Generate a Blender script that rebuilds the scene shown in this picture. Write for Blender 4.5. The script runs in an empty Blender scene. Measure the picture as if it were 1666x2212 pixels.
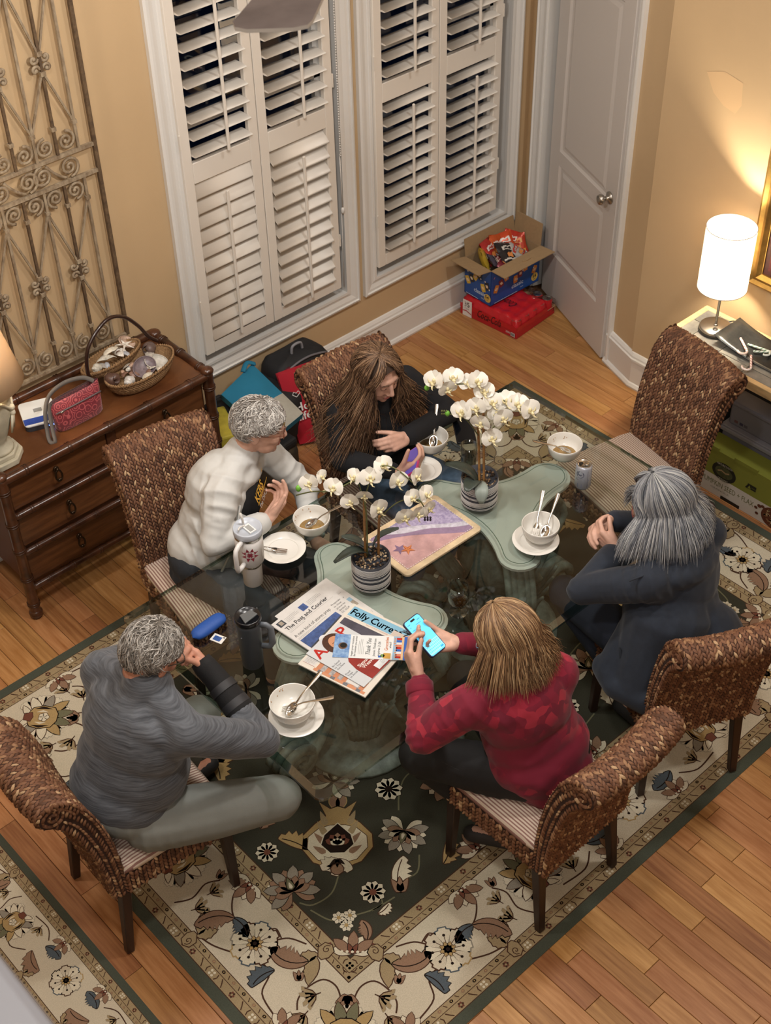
import bpy, bmesh, math, random
import numpy as np
from mathutils import Vector, Matrix, noise

C = bpy.context.scene.collection
SC = bpy.context.scene
PI = math.pi
# ------------------------------------------------------------------ camera
CAM_H = 4.45
FPX, PITCH, ROLL, YAW = 2999.44, math.radians(42.1086), math.radians(1.44635), math.radians(41.532)
_fw = np.array([math.sin(YAW)*math.cos(PITCH), math.cos(YAW)*math.cos(PITCH), -math.sin(PITCH)])
_rt = np.array([math.cos(YAW), -math.sin(YAW), 0.0]); _dn = np.cross(_fw, _rt)
_r2 = math.cos(ROLL)*_rt + math.sin(ROLL)*_dn; _d2 = -math.sin(ROLL)*_rt + math.cos(ROLL)*_dn
CM = np.array([_r2, _d2, _fw])
cam = bpy.data.cameras.new('camera'); camo = bpy.data.objects.new('camera', cam); C.objects.link(camo)
cam.sensor_fit = 'HORIZONTAL'; cam.sensor_width = 36.0; cam.lens = 36.0*FPX/1666.0
cam.clip_start = 0.05; cam.clip_end = 60
camo.matrix_world = Matrix(((_r2[0], -_d2[0], -_fw[0], 0), (_r2[1], -_d2[1], -_fw[1], 0), (_r2[2], -_d2[2], -_fw[2], CAM_H), (0, 0, 0, 1)))
SC.camera = camo
cam.dof.use_dof = True; cam.dof.focus_distance = 5.2; cam.dof.aperture_fstop = 9.0
# ------------------------------------------------------------------ world, exposure, lights
SC.view_settings.view_transform = 'Standard'; SC.view_settings.look = 'None'
SC.view_settings.exposure = 0.0; SC.view_settings.gamma = 1.0
try: SC.view_settings.use_curve_mapping = False
except Exception: pass
SC.cycles.max_bounces = 8; SC.cycles.diffuse_bounces = 3; SC.cycles.glossy_bounces = 3
SC.cycles.transmission_bounces = 6; SC.cycles.transparent_max_bounces = 10
SC.cycles.caustics_reflective = False; SC.cycles.caustics_refractive = False
SC.cycles.sample_clamp_indirect = 4.0
SC.cycles.use_denoising = True
W = bpy.data.worlds.new('night'); SC.world = W; W.use_nodes = True
W.node_tree.nodes['Background'].inputs[0].default_value = (0.012, 0.018, 0.035, 1)
W.node_tree.nodes['Background'].inputs[1].default_value = 0.35

def lamp(name, kind, loc, power, col, size=0.2, target=None, **kw):
    l = bpy.data.lights.new(name, kind); o = bpy.data.objects.new(name, l); C.objects.link(o)
    l.energy = power; l.color = col; o.location = loc
    if kind == 'AREA':
        l.shape = 'RECTANGLE' if 'sy' in kw else 'DISK'; l.size = size
        if 'sy' in kw: l.size_y = kw['sy']
    else: l.shadow_soft_size = size
    if kind == 'SPOT': l.spot_size = kw.get('spot', 1.5); l.spot_blend = kw.get('blend', .6)
    if target is not None:
        o.rotation_euler = (Vector(target)-Vector(loc)).to_track_quat('-Z', 'Y').to_euler()
    return o
WARM = (1.0, 0.83, 0.64); NEUT = (1.0, 0.962, 0.915)
FAN = (2.30, 2.93, 3.25)                                 # ceiling fan hub, just above the frame
lamp('fan_light', 'POINT', (FAN[0], FAN[1], 2.95), 75, NEUT, .12)
lamp('ceiling_fill', 'AREA', (3.9, 1.2, 5.55), 70, NEUT, .35, (3.6, 1.6, 0))  # this ceiling lamp and the next ones are unseen, added as fill light
lamp('ceiling_fill', 'AREA', (0.6, 1.4, 5.55), 55, NEUT, .35, (1.0, 2.0, 0))
lamp('ceiling_fill', 'AREA', (0.2, 3.9, 5.55), 45, NEUT, .35, (1.0, 3.6, 0))
lamp('room_fill', 'AREA', (-0.6, -1.2, 5.4), 80, NEUT, 1.2, (1.8, 2.0, 0.5))  # wide unseen lamp behind the camera, added to fill the room
# ------------------------------------------------------------------ survey helpers (points in metres from sight lines and known heights)
def _ray(x, y): return np.array([(x-833.0)/FPX, (y-1106.0)/FPX, 1.0]) @ CM
def P(x, y, z=0.0):
    d = _ray(x, y); t = (z-CAM_H)/d[2]; return np.array([0, 0, CAM_H]) + t*d
def PY(x, y, Y0):
    d = _ray(x, y); t = Y0/d[1]; return np.array([0, 0, CAM_H]) + t*d
def PX(x, y, X0):
    d = _ray(x, y); t = X0/d[0]; return np.array([0, 0, CAM_H]) + t*d
def V3(a): return Vector((float(a[0]), float(a[1]), float(a[2])))
# ------------------------------------------------------------------ materials
def hx(s):
    s = s.lstrip('#'); c = [int(s[i:i+2], 16)/255 for i in (0, 2, 4)]
    return tuple([(v/12.92 if v <= .04045 else ((v+.055)/1.055)**2.4) for v in c] + [1.0])
MATS = {}
def M(name, col='#888888', rough=.6, metal=0., var=0., vscale=8., stretch=(1, 1, 1), bump=0., bscale=60., bstretch=None,
      emit=None, estr=0., coord='Object', spec=.5, sheen=0., coat=0., col2=None, objrand=0., trans=0.):
    if name in MATS: return MATS[name]
    m = bpy.data.materials.new(name); m.use_nodes = True; MATS[name] = m
    nt = m.node_tree; b = nt.nodes['Principled BSDF']; L = nt.links
    c = hx(col) if isinstance(col, str) else col
    b.inputs['Base Color'].default_value = c; b.inputs['Roughness'].default_value = rough; b.inputs['Metallic'].default_value = metal
    b.inputs['Specular IOR Level'].default_value = spec
    if sheen: b.inputs['Sheen Weight'].default_value = sheen
    if coat: b.inputs['Coat Weight'].default_value = coat; b.inputs['Coat Roughness'].default_value = .15
    if emit: b.inputs['Emission Color'].default_value = hx(emit); b.inputs['Emission Strength'].default_value = estr
    if trans: b.inputs['Transmission Weight'].default_value = trans
    if var or bump or objrand:
        tc = nt.nodes.new('ShaderNodeTexCoord')
        src = tc.outputs[coord]
        if objrand:
            oi = nt.nodes.new('ShaderNodeObjectInfo'); va = nt.nodes.new('ShaderNodeVectorMath'); va.operation = 'MULTIPLY_ADD'
            L.new(oi.outputs['Random'], va.inputs[0]); va.inputs[1].default_value = (37, 53, 71); L.new(src, va.inputs[2]); src = va.outputs[0]
        base = None
        if var:
            mp = nt.nodes.new('ShaderNodeMapping'); mp.inputs['Scale'].default_value = stretch; L.new(src, mp.inputs[0])
            n = nt.nodes.new('ShaderNodeTexNoise'); n.inputs['Scale'].default_value = vscale; n.inputs['Detail'].default_value = 5; n.inputs['Roughness'].default_value = .6
            L.new(mp.outputs[0], n.inputs['Vector'])
            r = nt.nodes.new('ShaderNodeValToRGB')
            c2 = hx(col2) if col2 else tuple([v*(1-var) for v in c[:3]]+[1])
            c1 = c if col2 else tuple([min(1, v*(1+var*.5)) for v in c[:3]]+[1])
            r.color_ramp.elements[0].color = c2; r.color_ramp.elements[1].color = c1
            r.color_ramp.elements[0].position = .32; r.color_ramp.elements[1].position = .68
            L.new(n.outputs['Fac'], r.inputs[0]); base = r.outputs[0]
        if objrand:
            hs = nt.nodes.new('ShaderNodeHueSaturation')
            ma = nt.nodes.new('ShaderNodeMapRange'); ma.inputs['To Min'].default_value = 1-objrand; ma.inputs['To Max'].default_value = 1+objrand
            L.new(oi.outputs['Random'], ma.inputs[0]); L.new(ma.outputs[0], hs.inputs['Value'])
            mh = nt.nodes.new('ShaderNodeMath'); mh.operation = 'MULTIPLY_ADD'; L.new(oi.outputs['Random'], mh.inputs[0])
            mh.inputs[1].default_value = .02; mh.inputs[2].default_value = .49; L.new(mh.outputs[0], hs.inputs['Hue'])
            if base: L.new(base, hs.inputs['Color'])
            else: hs.inputs['Color'].default_value = c
            base = hs.outputs[0]
        if base: L.new(base, b.inputs['Base Color'])
        if bump:
            mp2 = nt.nodes.new('ShaderNodeMapping'); mp2.inputs['Scale'].default_value = bstretch or stretch; L.new(src, mp2.inputs[0])
            n2 = nt.nodes.new('ShaderNodeTexNoise'); n2.inputs['Scale'].default_value = bscale; n2.inputs['Detail'].default_value = 3
            L.new(mp2.outputs[0], n2.inputs['Vector'])
            bp = nt.nodes.new('ShaderNodeBump'); bp.inputs['Strength'].default_value = bump; bp.inputs['Distance'].default_value = .004
            L.new(n2.outputs['Fac'], bp.inputs['Height']); L.new(bp.outputs[0], b.inputs['Normal'])
    return m
def stripes(name, c1, c2, scale, axis=0, rough=.8, duty=.5, coord='Object'):
    m = M(name, c1, rough); nt = m.node_tree; L = nt.links; b = nt.nodes['Principled BSDF']
    tc = nt.nodes.new('ShaderNodeTexCoord'); sp = nt.nodes.new('ShaderNodeSeparateXYZ'); L.new(tc.outputs[coord], sp.inputs[0])
    mu = nt.nodes.new('ShaderNodeMath'); mu.operation = 'MULTIPLY'; mu.inputs[1].default_value = scale; L.new(sp.outputs[axis], mu.inputs[0])
    fr = nt.nodes.new('ShaderNodeMath'); fr.operation = 'FRACT'; L.new(mu.outputs[0], fr.inputs[0])
    gt = nt.nodes.new('ShaderNodeMath'); gt.operation = 'GREATER_THAN'; gt.inputs[1].default_value = duty; L.new(fr.outputs[0], gt.inputs[0])
    mx = nt.nodes.new('ShaderNodeMix'); mx.data_type = 'RGBA'; L.new(gt.outputs[0], mx.inputs['Factor'])
    mx.inputs['A'].default_value = hx(c1); mx.inputs['B'].default_value = hx(c2); L.new(mx.outputs['Result'], b.inputs['Base Color'])
    return m
def glassy(name, tint='#d8e6de', gloss_rough=.02, ior=1.5):
    """thin clear glass: tinted transparency under a Fresnel reflection"""
    m = bpy.data.materials.new(name); m.use_nodes = True; nt = m.node_tree; nt.nodes.clear(); MATS[name] = m
    o = nt.nodes.new('ShaderNodeOutputMaterial'); mix = nt.nodes.new('ShaderNodeMixShader'); t = nt.nodes.new('ShaderNodeBsdfTransparent')
    g = nt.nodes.new('ShaderNodeBsdfGlossy'); lw = nt.nodes.new('ShaderNodeLayerWeight'); lw.inputs['Blend'].default_value = .5; pw = nt.nodes.new('ShaderNodeMath'); pw.operation = 'POWER'; pw.inputs[1].default_value = 4.0
    f = nt.nodes.new('ShaderNodeMath'); f.operation = 'MULTIPLY_ADD'; r0 = ((ior-1)/(ior+1))**2*1.6; f.inputs[1].default_value = 1-r0; f.inputs[2].default_value = r0
    nt.links.new(lw.outputs['Facing'], pw.inputs[0]); nt.links.new(pw.outputs[0], f.inputs[0]); t.inputs[0].default_value = hx(tint); g.inputs['Roughness'].default_value = gloss_rough
    nt.links.new(f.outputs[0], mix.inputs[0]); nt.links.new(t.outputs[0], mix.inputs[1]); nt.links.new(g.outputs[0], mix.inputs[2]); nt.links.new(mix.outputs[0], o.inputs[0])
    return m
# ------------------------------------------------------------------ mesh builder
def frame_from(d, up=(0, 0, 1)):
    d = Vector(d).normalized(); up = Vector(up)
    if abs(d.dot(up)) > .98: up = Vector((0, 1, 0)) if abs(d.y) < .9 else Vector((1, 0, 0))
    x = up.cross(d).normalized(); y = d.cross(x)
    return x, y, d
class MB:
    def __init__(s): s.v = []; s.f = []; s.m = []; s.s = []
    def add(s, vs, fs, mi=0, sm=False, mat=None):
        o = len(s.v)
        if mat is not None: vs = [mat @ Vector(v) for v in vs]
        s.v.extend([tuple(v) for v in vs]); s.f.extend([tuple(i+o for i in f) for f in fs])
        s.m.extend([mi]*len(fs)); s.s.extend([sm]*len(fs)); return s
    def box(s, c, d, rz=0, mi=0, mat=None, taper=1.0):
        x, y, z = d[0]/2, d[1]/2, d[2]/2; vs = []
        R = Matrix.Rotation(rz, 3, 'Z')
        for sz in (-1, 1):
            k = taper if sz < 0 else 1.0
            for sx, sy in ((-1, -1), (1, -1), (1, 1), (-1, 1)): vs.append(R @ Vector((sx*x*k, sy*y*k, sz*z))+Vector(c))
        return s.add(vs, [(3, 2, 1, 0), (4, 5, 6, 7), (0, 1, 5, 4), (1, 2, 6, 5), (2, 3, 7, 6), (3, 0, 4, 7)], mi, False, mat)
    def bbox(s, lo, hi, mi=0, mat=None):
        return s.box([(a+b)/2 for a, b in zip(lo, hi)], [b-a for a, b in zip(lo, hi)], 0, mi, mat)
    def bar(s, p, q, w, h, up=(0, 0, 1), mi=0):
        x, y, d = frame_from(Vector(q)-Vector(p), up); vs = []
        for c in (Vector(p), Vector(q)):
            for a, b in ((-1, -1), (1, -1), (1, 1), (-1, 1)): vs.append(c+x*(a*w/2)+y*(b*h/2))
        return s.add(vs, [(0, 3, 2, 1), (4, 5, 6, 7), (0, 1, 5, 4), (1, 2, 6, 5), (2, 3, 7, 6), (3, 0, 4, 7)], mi)
    def tube(s, pts, r, n=8, mi=0, closed=False, caps=True, sm=True, flat=1.0, up=(0, 0, 1)):
        pts = [Vector(p) for p in pts]; k = len(pts); R = r if hasattr(r, '__len__') else [r]*k
        vs = []; prev = None
        for i, p in enumerate(pts):
            d = (pts[(i+1) % k]-pts[i-1]) if closed else (pts[min(i+1, k-1)]-pts[max(i-1, 0)])
            if d.length < 1e-9: d = Vector((0, 0, 1))
            d.normalize()
            if prev is None: x, y, _ = frame_from(d, up)
            else:
                x = prev - d*prev.dot(d)
                if x.length < 1e-6: x, y, _ = frame_from(d, up)
                x.normalize(); y = d.cross(x)
            prev = x
            for j in range(n):
                a = 2*PI*j/n; vs.append(p+x*(math.cos(a)*R[i])+y*(math.sin(a)*R[i]*flat))
        fs = []
        for i in range(k if closed else k-1):
            for j in range(n):
                a = i*n+j; b = i*n+(j+1) % n; c = ((i+1) % k)*n+(j+1) % n; e = ((i+1) % k)*n+j; fs.append((a, b, c, e))
        if caps and not closed: fs.append(tuple(range(n))[::-1]); fs.append(tuple((k-1)*n+j for j in range(n)))
        return s.add(vs, fs, mi, sm)
    def lathe(s, prof, c=(0, 0, 0), n=24, mi=0, sm=True, mat=None, ang=None):
        vs = []; k = len(prof)
        for r, z in prof:
            for j in range(n):
                a = 2*PI*j/n; vs.append(Vector((r*math.cos(a)+c[0], r*math.sin(a)+c[1], z+c[2])))
        fs = [(i*n+j, i*n+(j+1) % n, (i+1)*n+(j+1) % n, (i+1)*n+j) for i in range(k-1) for j in range(n)]
        if prof[0][0] > 1e-6: fs.append(tuple(range(n))[::-1])
        if prof[-1][0] > 1e-6: fs.append(tuple((k-1)*n+j for j in range(n)))
        return s.add(vs, fs, mi, sm, mat)
    def prism(s, poly, z0, z1, mi=0, mat=None, sm=False):
        n = len(poly); vs = [(p[0], p[1], z0) for p in poly]+[(p[0], p[1], z1) for p in poly]
        fs = [tuple(range(n))[::-1], tuple(range(n, 2*n))]+[(i, (i+1) % n, n+(i+1) % n, n+i) for i in range(n)]
        return s.add(vs, fs, mi, sm, mat)
    def grid(s, rows, mi=0, sm=True, wrap=False):
        k = len(rows); n = len(rows[0]); vs = [p for r in rows for p in r]
        fs = [(i*n+j, i*n+(j+1) % n, (i+1)*n+(j+1) % n, (i+1)*n+j) for i in range(k-1) for j in range(n if wrap else n-1)]
        return s.add(vs, fs, mi, sm)
    def ell(s, c, r, n=12, k=8, mi=0, rot=None):
        vs = []; R = rot or Matrix.Identity(3)
        for i in range(1, k):
            t = PI*i/k
            for j in range(n):
                a = 2*PI*j/n; vs.append(R @ Vector((r[0]*math.sin(t)*math.cos(a), r[1]*math.sin(t)*math.sin(a), r[2]*math.cos(t)))+Vector(c))
        fs = [(i*n+j, (i+1)*n+j, (i+1)*n+(j+1) % n, i*n+(j+1) % n) for i in range(k-2) for j in range(n)]
        vs += [R @ Vector((0, 0, r[2]))+Vector(c), R @ Vector((0, 0, -r[2]))+Vector(c)]; t = len(vs)-2
        fs += [(t, j, (j+1) % n) for j in range(n)]+[(t+1, (k-2)*n+(j+1) % n, (k-2)*n+j) for j in range(n)]
        return s.add(vs, fs, mi, True)
    def mesh(s, name, mats):
        me = bpy.data.meshes.new(name); me.from_pydata(s.v, [], s.f)
        for m in (mats if isinstance(mats, (list, tuple)) else [mats]): me.materials.append(m)
        me.polygons.foreach_set('material_index', s.m); me.polygons.foreach_set('use_smooth', s.s); me.update(); return me
    def build(s, name, mats, parent=None, bevel=0, seg=2, weld=False):
        o = bpy.data.objects.new(name, s.mesh(name, mats)); C.objects.link(o)
        if parent is not None: o.parent = parent
        if bevel:
            b = o.modifiers.new('b', 'BEVEL'); b.width = bevel; b.segments = seg; b.limit_method = 'ANGLE'; b.angle_limit = .6
        return o
def npmesh(name, Vv, F, mats, mi=None, smooth=True):
    Vv = np.asarray(Vv, np.float32); F = np.asarray(F, np.int32); k = F.shape[1]
    me = bpy.data.meshes.new(name); me.vertices.add(len(Vv)); me.vertices.foreach_set('co', Vv.ravel())
    me.loops.add(F.size); me.loops.foreach_set('vertex_index', F.ravel()); me.polygons.add(len(F))
    me.polygons.foreach_set('loop_start', np.arange(len(F), dtype=np.int32)*k)
    for m in (mats if isinstance(mats, (list, tuple)) else [mats]): me.materials.append(m)
    if mi is not None: me.polygons.foreach_set('material_index', np.asarray(mi, np.int32))
    me.polygons.foreach_set('use_smooth', np.full(len(F), smooth)); me.update(calc_edges=True); me.validate(); return me
def link(name, me, parent=None):
    o = bpy.data.objects.new(name, me); C.objects.link(o)
    if parent is not None: o.parent = parent
    return o
def thing(name, label, cat, loc=(0, 0, 0), rz=0, group=None, rot=None):
    o = bpy.data.objects.new(name, None); C.objects.link(o); o.empty_display_size = .05
    o.location = V3(loc); o.rotation_euler = rot if rot is not None else (0, 0, rz)
    return tag(o, label, cat, group)
def tag(o, label=None, cat=None, group=None, kind=None):
    if label: o['label'] = label
    if cat: o['category'] = cat
    if group: o['group'] = group
    if kind: o['kind'] = kind
    return o
def struct(o): o['kind'] = 'structure'; return o
def copy_tree(o, parent=None):
    c = o.copy(); C.objects.link(c); c.parent = parent
    for ch in list(o.children): copy_tree(ch, c)
    return c
# ------------------------------------------------------------------ flat print / inlay: coloured 2-D shapes laid in thin layers on a surface
_TXT = {}
def text_polys(s, bold=False):
    """glyph outlines of the built-in font as a triangulated mesh, cached; height of a capital about 0.7"""
    key = (s, bold)
    if key not in _TXT:
        cu = bpy.data.curves.new('t', 'FONT'); cu.body = s; cu.resolution_u = 2
        if bold: cu.offset = .018
        ob = bpy.data.objects.new('t', cu); C.objects.link(ob)
        dg = bpy.context.evaluated_depsgraph_get(); me = bpy.data.meshes.new_from_object(ob.evaluated_get(dg))
        _TXT[key] = ([(v.co.x, v.co.y) for v in me.vertices], [tuple(p.vertices) for p in me.polygons])
        bpy.data.objects.remove(ob); bpy.data.curves.remove(cu); bpy.data.meshes.remove(me)
    return _TXT[key]
class Inlay:
    def __init__(s, step=.0004, z0=.0): s.b = MB(); s.mats = []; s.step = step; s.z0 = z0; s.lay = 0; s.warp = None
    def mi(s, m):
        if m not in s.mats: s.mats.append(m)
        return s.mats.index(m)
    def poly(s, pts, m, layer=None):
        z = s.z0+(s.lay if layer is None else layer)*s.step
        s.b.add([(p[0], p[1], z) for p in pts], [tuple(range(len(pts)))], s.mi(m))
    def rect(s, x0, y0, x1, y1, m, layer=None): s.poly([(x0, y0), (x1, y0), (x1, y1), (x0, y1)], m, layer)
    def strip(s, pts, w, m, layer=None, closed=False):
        pts = [np.array(p, float) for p in pts]; k = len(pts); L = []; R = []
        W_ = w if hasattr(w, '__len__') else [w]*k
        for i in range(k):
            d = pts[(i+1) % k]-pts[i-1] if closed else pts[min(i+1, k-1)]-pts[max(i-1, 0)]
            d = d/(np.linalg.norm(d)+1e-9); n = np.array([-d[1], d[0]])*W_[i]/2; L.append(pts[i]+n); R.append(pts[i]-n)
        z = s.z0+(s.lay if layer is None else layer)*s.step
        vs = [(p[0], p[1], z) for p in R]+[(p[0], p[1], z) for p in L]
        rng = range(k) if closed else range(k-1)
        s.b.add(vs, [(i, (i+1) % k, k+(i+1) % k, k+i) for i in rng], s.mi(m))
    def text(s, t, x, y, h, m, ang=0, layer=None, bold=False, wide=1.0, shear=0., fit=None):
        vs, fs = text_polys(t, bold)
        if not vs: return
        k = h/.7; kx = k*wide
        if fit:
            w = max(v[0] for v in vs)-min(v[0] for v in vs); kx = fit/max(w, 1e-6)
        z = s.z0+(s.lay if layer is None else layer)*s.step; ca, sa = math.cos(ang), math.sin(ang)
        out = []
        for vx, vy in vs:
            a = vx*kx+shear*vy*k; b = vy*k; out.append((x+a*ca-b*sa, y+a*sa+b*ca, z))
        s.b.add(out, fs, s.mi(m))
    def disc(s, x, y, r, m, layer=None, n=16, ry=None): s.poly([(x+r*math.cos(2*PI*i/n), y+(ry or r)*math.sin(2*PI*i/n)) for i in range(n)], m, layer)
    def build(s, name, parent=None, mat=None):
        if mat is not None: s.b.v = [tuple(mat @ Vector(v)) for v in s.b.v]
        return s.b.build(name, s.mats, parent)
def plane_mat(o, u, v):
    """matrix taking inlay (x,y,z) to origin o with axes u, v and their normal"""
    u = Vector(u).normalized(); v = Vector(v); v = (v-u*v.dot(u)).normalized(); n = u.cross(v)
    return Matrix(((u.x, v.x, n.x, o[0]), (u.y, v.y, n.y, o[1]), (u.z, v.z, n.z, o[2]), (0, 0, 0, 1)))
rnd = random.Random(7)
# ================================================================== ROOM
WALLC = '#c6a982'
m_wall = M('wall_paint', WALLC, .75, var=.05, vscale=1.5, bump=.08, bscale=220)
m_trim = M('trim_paint', '#dedbd6', .4, bump=.02, bscale=30)
m_door = M('door_paint', '#cdc6c0', .45)
m_shut = M('shutter_paint', '#e2dacf', .42)
m_dark = M('night_glass_back', '#05070d', .3)
m_metal = M('brushed_nickel', '#b5b0a8', .32, 1.0)
m_pane = glassy('window_glass', '#9fb0c8', .01, 1.5)
YW = 4.695; XR = 4.90; CR = (4.885, 3.53); DU = Vector((.306, .952, 0)).normalized(); DN = Vector((-.952, .306, 0)).normalized()
DL = (YW-CR[1])/DU.y; CX = CR[0]+DU.x*DL; ZC = 5.6
# floor base and planks (rows run along Y, .084 m wide)
f = MB(); f.bbox((-2.6, -3.0, -.08), (5.6, 4.9, -.012)); floor = struct(f.build('floor', M('subfloor', '#5a3d22', .8)))
m_oak = M('oak_plank', '#bb8a58', .38, var=.5, vscale=4.0, stretch=(14, 1.1, 1), col2='#9a6737', bump=.05, bscale=40, bstretch=(12, 1, 1), objrand=.13)
m_oak2 = M('oak_plank_dark', '#a97a4b', .38, var=.5, vscale=4.0, stretch=(16, .8, 1), col2='#84562f', bump=.05, bscale=40, bstretch=(12, 1, 1), objrand=.12)
PW = .0842
def covered(x, y0, y1): return 1.22 < x < 4.38 and y0 > 1.66 and y1 < 3.9
def visible(x, y0, y1):
    for yy in np.linspace(y0, y1, 5):
        q = CM @ (np.array([x, yy, 0])-np.array([0, 0, CAM_H])); px, py = 833+FPX*q[0]/q[2], 1106+FPX*q[1]/q[2]
        if -40 < px < 1710 and 560 < py < 2260: return True
    return False
rp = random.Random(3); nplank = 0
for i in range(int(-.2/PW), int(5.35/PW)):
    xc = 2.759+i*PW - 24*PW
    y = -.2-rp.random()*1.1
    while y < YW:
        L = rp.choice((.42, .55, .7, .85, 1.0, 1.15, 1.35)); y1 = min(y+L, YW)
        inroom = not (xc > CR[0] and y1 > CR[1] and xc > CR[0]+DU.x/DU.y*(y1-CR[1])+.05)
        if visible(xc, y, y1) and not covered(xc, y, y1) and inroom and xc < 5.2 and y1-y > .05:
            pm = MB(); w = PW/2-.0009; a, b = y+.0008, y1-.0008; t = .0012
            x0, x1 = xc-w, xc+w
            vs = [(x0, a, -.012), (x1, a, -.012), (x1, b, -.012), (x0, b, -.012), (x0, a, -t), (x1, a, -t), (x1, b, -t), (x0, b, -t),
                  (x0+t, a+t, 0), (x1-t, a+t, 0), (x1-t, b-t, 0), (x0+t, b-t, 0)]
            fs = [(4, 5, 9, 8), (5, 6, 10, 9), (6, 7, 11, 10), (7, 4, 8, 11), (8, 9, 10, 11), (0, 1, 5, 4), (1, 2, 6, 5), (2, 3, 7, 6), (3, 0, 4, 7)]
            o = pm.add(vs, fs).build('plank', m_oak2 if rp.random() < .28 else m_oak, floor); nplank += 1
        y = y1
print('planks', nplank)
# walls
W1 = (2.955, 3.975, .44, 2.95); W2 = (4.075, 5.14, .44, 2.95)      # window openings in the back wall (between the casings' middles)
def wall_box(name, parts):
    b = MB()
    for lo, hi in parts: b.bbox(lo, hi)
    return struct(b.build(name, m_wall))
y0, y1 = YW, YW+.16
wall_box('wall_back', [((-2.6, y0, 0), (W1[0], y1, ZC)), ((W1[0], y0, 0), (W2[1], y1, W1[2])), ((W1[0], y0, W1[3]), (W2[1], y1, ZC)),
                       ((W1[1], y0, W1[2]), (W2[0], y1, W1[3])), ((W2[1], y0, 0), (CX+.02, y1, ZC))])
b = MB()                                                             # angled wall with the door opening
def seg(u0, u1, z0, z1, d0=0., d1=.14, mb=b):
    p = [Vector((CR[0], CR[1], 0))+DU*u+(-DN)*d for u, d in ((u0, d0), (u1, d0), (u1, d1), (u0, d1))]
    mb.prism([(q.x, q.y) for q in p][::-1], z0, z1)
D0, D1, DH = .285, 1.075, 2.08
seg(0, D0, 0, ZC); seg(D1, DL+.02, 0, ZC); seg(D0, D1, DH, ZC)
struct(b.build('wall_door', m_wall))
wall_box('wall_right', [((CR[0], -3.0, 0), (CR[0]+.15, CR[1]+.02, ZC))])
wall_box('wall_left', [((-2.75, -3.0, 0), (-2.6, YW+.16, ZC))])
wall_box('wall_front', [((-2.6, -3.15, 0), (CR[0]+.15, -3.0, ZC))])
c_ = MB(); c_.bbox((-2.75, -3.15, ZC), (5.6, YW+.2, ZC+.1)); struct(c_.build('ceiling', M('ceiling_paint', '#d8cfc2', .8)))
# lighter patches of touch-up paint on the right wall
pt = Inlay(); mp_ = M('patch_paint', '#cfae84', .7)
q = PX(1580, 205, CR[0]); pt.poly([(-.14, .06), (-.05, .09), (.05, .07), (.06, -.03), (.035, -.075), (-.03, -.06), (-.09, -.02)], mp_)
pt.poly([(.33, .35), (.47, .35), (.46, .12), (.36, .02)], mp_)
o = pt.build('wall_patch', None, plane_mat((CR[0]-.0006, q[1], q[2]), (0, -1, 0), (0, 0, 1))); struct(o)
# baseboards: stepped profile extruded along a path
BP = [(0, 0), (.030, 0), (.032, .012), (.024, .026), (.017, .030), (.017, .158), (.024, .164), (.024, .176), (.018, .182), (.016, .192), (.008, .206), (0, .208)]
def base_run(name, path, nrm):
    """path: floor points; nrm: inward normals at each point"""
    rows = [[(p[0]+n[0]*d, p[1]+n[1]*d, z) for d, z in BP] for p, n in zip(path, nrm)]
    b = MB(); b.grid(rows, sm=False); return struct(b.build(name, m_trim))
base_run('baseboard_back', [(-2.6, YW), (CX-.03, YW)], [(0, -1), (0, -1)])
n1 = (DN.x, DN.y); n2 = (-1, 0); nm = (Vector(n1+(0,))+Vector(n2+(0,))); nm = nm/(1+Vector(n1+(0,)).dot(Vector(n2+(0,))))
pa = Vector((CR[0], CR[1], 0))+DU*.245
base_run('baseboard_right', [(pa.x, pa.y), CR, (CR[0], -3.0)], [n1, (nm.x, nm.y), n2])
# casing profile frames ------------------------------------------------
CP = [(0, 0), (0, .022), (.012, .026), (.016, .018), (.030, .018), (.052, .010), (.066, .012), (.070, .017), (.085, .017), (.085, 0)]   # (across, proud)
def frame_loop(corners, inset_dirs, u, n, name, parent, closed=True, m=m_trim, prof=CP):
    rows = []
    for (a, z), (da, dz) in zip(corners, inset_dirs):
        rows.append([Vector(u)*(a+da*c) + Vector(n)*p + Vector((0, 0, z+dz*c)) for c, p in prof])
    if closed: rows.append(rows[0])
    b = MB(); b.grid(rows, sm=False); o = b.build(name, m, parent); return o
# door ------------------------------------------------------------------
dr = MB(); O3 = Vector((CR[0], CR[1], 0))
door = struct(bpy.data.objects.new('door_1', None)); C.objects.link(door); door.location = O3+DU*1.0+(-DN)*.022
ang = math.atan2(-DU.y, -DU.x); door.rotation_euler = (0, 0, ang-math.radians(4.0))   # slightly ajar
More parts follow.
